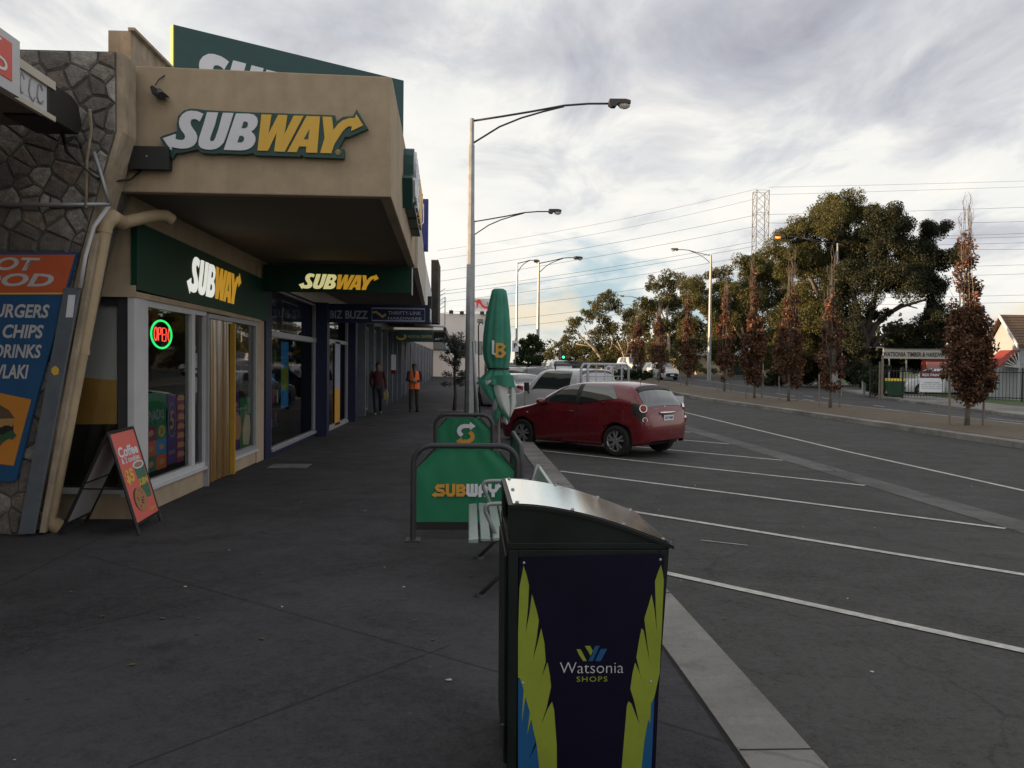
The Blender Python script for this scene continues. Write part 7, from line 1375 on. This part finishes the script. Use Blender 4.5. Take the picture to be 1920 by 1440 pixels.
mb = MB(); mb.hexa([(x0-.36, HH-.35, e0[2]-.16), (x0-.3, HH-.35, e0[2]-.16), (x0-.3, HH+1.3, r0[2]-.05), (x0-.36, HH+1.3, r0[2]-.05), (x0-.36, HH-.35, e0[2]+.06), (x0-.3, HH-.35, e0[2]+.06), (x0-.3, HH+1.3, r0[2]+.18), (x0-.36, HH+1.3, r0[2]+.18)]); mb.build('bargeboard', M['white'], hs)
for i in range(9): MB().box(x0+.02, x0+11.4, HH-.018, HH-.002, hf(44)+.35+i*.27, hf(44)+.355+i*.27+.02).build('board_line', M['steel'], hs)
mb = MB(); a = Q(1902, 655, HH); mb.hexa([(x0-1.15, HH-.1, a[2]-1.0), (x0-1.15, HH+1.6, a[2]-1.0), (x0-.02, HH+1.6, a[2]-.1), (x0-.02, HH-.1, a[2]-.1), (x0-1.15, HH-.1, a[2]-.92), (x0-1.15, HH+1.6, a[2]-.92), (x0-.02, HH+1.6, a[2]-.02), (x0-.02, HH-.1, a[2]-.02)]); mb.build('window_awning', M['brickred'], hs)
for i in range(6): mb = MB(); q_ = R(8+i*15); mb.tube([(x0-.03, HH-.12, a[2]-1.0), (x0-.03-.95*math.cos(q_)*.9, HH-.12, a[2]-1.0+.85*math.sin(q_)*(1 if i > 2 else .8))], .03, 4); mb.build('awning_rib', M['white'], hs)
cb = thing('cream_building', 'low cream brick building with a sunlit pale roof behind the grey lamp', 'building', Q(1355, 700, 104)); CY = 104.0; M['cream'] = mat('cream_brick', (.40, .325, .22), .85, var=.08, scale=1.5); M['paleroof'] = mat('pale_iron_roof', (.62, .60, .54), .5, var=.05)
a, b_ = Q(1306, 706, CY), Q(1412, 668, CY); MB().box(a[0], b_[0], CY, CY+8, hf(CY)-.1, b_[2]).build('wall', M['cream'], cb); MB().box(a[0]-2.2, a[0], CY+1.2, CY+6, hf(CY)-.1, b_[2]-.4).build('porch', M['cream'], cb)
mb = MB(); mb.hexa([(a[0]-.4, CY-.4, b_[2]+.003), (b_[0]+.4, CY-.4, b_[2]+.003), (b_[0]+.4, CY+8.4, b_[2]+.003), (a[0]-.4, CY+8.4, b_[2]+.003), (a[0]-.4, CY-.4, b_[2]+.15), (b_[0]+.4, CY-.4, b_[2]+.15), (b_[0]-.2, CY+4, b_[2]+1.9), (a[0]+.6, CY+4, b_[2]+1.9)]); mb.build('roof', M['paleroof'], cb)
for px in (1322, 1338): p = Q(px, 700, CY-.6); mb = MB(); tag(leaf_mesh('low_shrub', clump_pts([((p[0], CY-.7, hf(CY)+.35), (.5, .4, .4), 260)], px, .2), .18, M['l_bush'], None, .5, 0, px), {1322: 'tiny dark shrub against the cream wall, left of the grey lamp', 1338: 'tiny dark shrub against the cream wall, right of the grey lamp'}[px], 'shrub')
gc = thing('green_container', 'dark green shipping container beside the cream building', 'container', Q(1392, 704, 96)); a, b_ = Q(1374, 706, 96), Q(1412, 678, 96)
MB().box(a[0], b_[0], 96, 98.4, hf(96), b_[2]).build('box', mat('container_green', (.018, .065, .055), .6), gc)
for i in range(9): x = a[0]+.12+(b_[0]-a[0]-.3)*i/8; MB().box(x, x+.10, 95.96, 96, hf(96)+.15, b_[2]-.15).build('rib', mat('container_rib', (.016, .058, .05), .6) if i == 0 else bpy.data.materials['container_rib'], gc)
# traffic light, signs and flag poles on the near side
tl = thing('traffic_light', 'distant traffic light showing green above the white canopy ute', 'traffic light', Q(1056, 700, 110)); p = Q(1056, 668, 110)
MB().tube([(p[0], 110, hf(110)-.1), (p[0], 110, p[2]+1.6)], .06, 6).build('pole', M['steel_dk'], tl); MB().box(p[0]-.34, p[0]+.34, 109.7, 109.95, p[2]-.75, p[2]+.75).build('signal_head', M['black'], tl)
MB().lathe([(0, -.02), (.17, -.02), (.17, .02)], (p[0], 109.68, p[2]-.12), 14, 'y').build('green_lamp', mat('signal_green', (.05, .9, .45), .4, emit=2.0), tl)
ps = thing('parking_sign', 'small white parking sign on a thin pole by the white sedan', 'sign', Q(965, 690, 44)); p = Q(966, 649, 44)
MB().tube([(p[0], 44, 0), (p[0], 44, p[2]+.4)], .025, 6).build('pole', M['steel'], ps); MB().box(p[0]-.17, p[0]+.17, 43.94, 43.96, p[2]-.30, p[2]+.30).build('plate', M['logo_w'], ps); text('P', (p[0], 43.94, p[2]+.02), XA, ZA, -YA, M['black'], ps, h=.26, bold=.04)
fp = thing('flag_pole', 'thin black hooked banner pole standing just right of the nearest lamp pole', 'flag pole', Q(899, 775, 26)); MB().tube([(Q(900, 775, 26)[0], 26, 0), Q(898, 700, 26), Q(897, 612, 26), Q(899, 606, 26), Q(903, 604, 26), Q(906, 608, 26)], .022, 6).build('pole', M['black'], fp, smooth=True)
MB().lathe([(0, .05), (.2, .04), (.22, 0)], (Q(900, 775, 26)[0], 26, 0), 14).build('base', M['black'], fp)
lb = thing('furled_banner', 'pale furled banner leaning between the lamp pole and the umbrella', 'banner', Q(893, 770, 25)); MB().tube([(Q(896, 770, 25)[0], 25, 0), Q(890, 690, 25), Q(888, 640, 25)], [.05, .045, .02], 8).build('cloth', M['flat_grey'], lb, smooth=True); MB().tube([(Q(891, 770, 25)[0], 25.1, 0), Q(886, 640, 25.1)], .015, 6).build('pole', M['black'], lb)
rs = thing('road_sign', 'small round white road sign beside the grey sedan', 'sign', Q(1141, 700, 76)); p = Q(1141, 692, 76); MB().tube([(p[0], 76, hf(76)-.1), (p[0], 76, p[2]+.4)], .03, 6).build('pole', M['steel'], rs); MB().lathe([(0, -.02), (.32, -.02), (.32, .02), (0, .02)], (p[0], 75.95, p[2]), 18, 'y').build('plate', M['logo_w'], rs); text('P', (p[0], 75.93, p[2]), XA, ZA, -YA, M['lampred'], rs, h=.34, bold=.04)
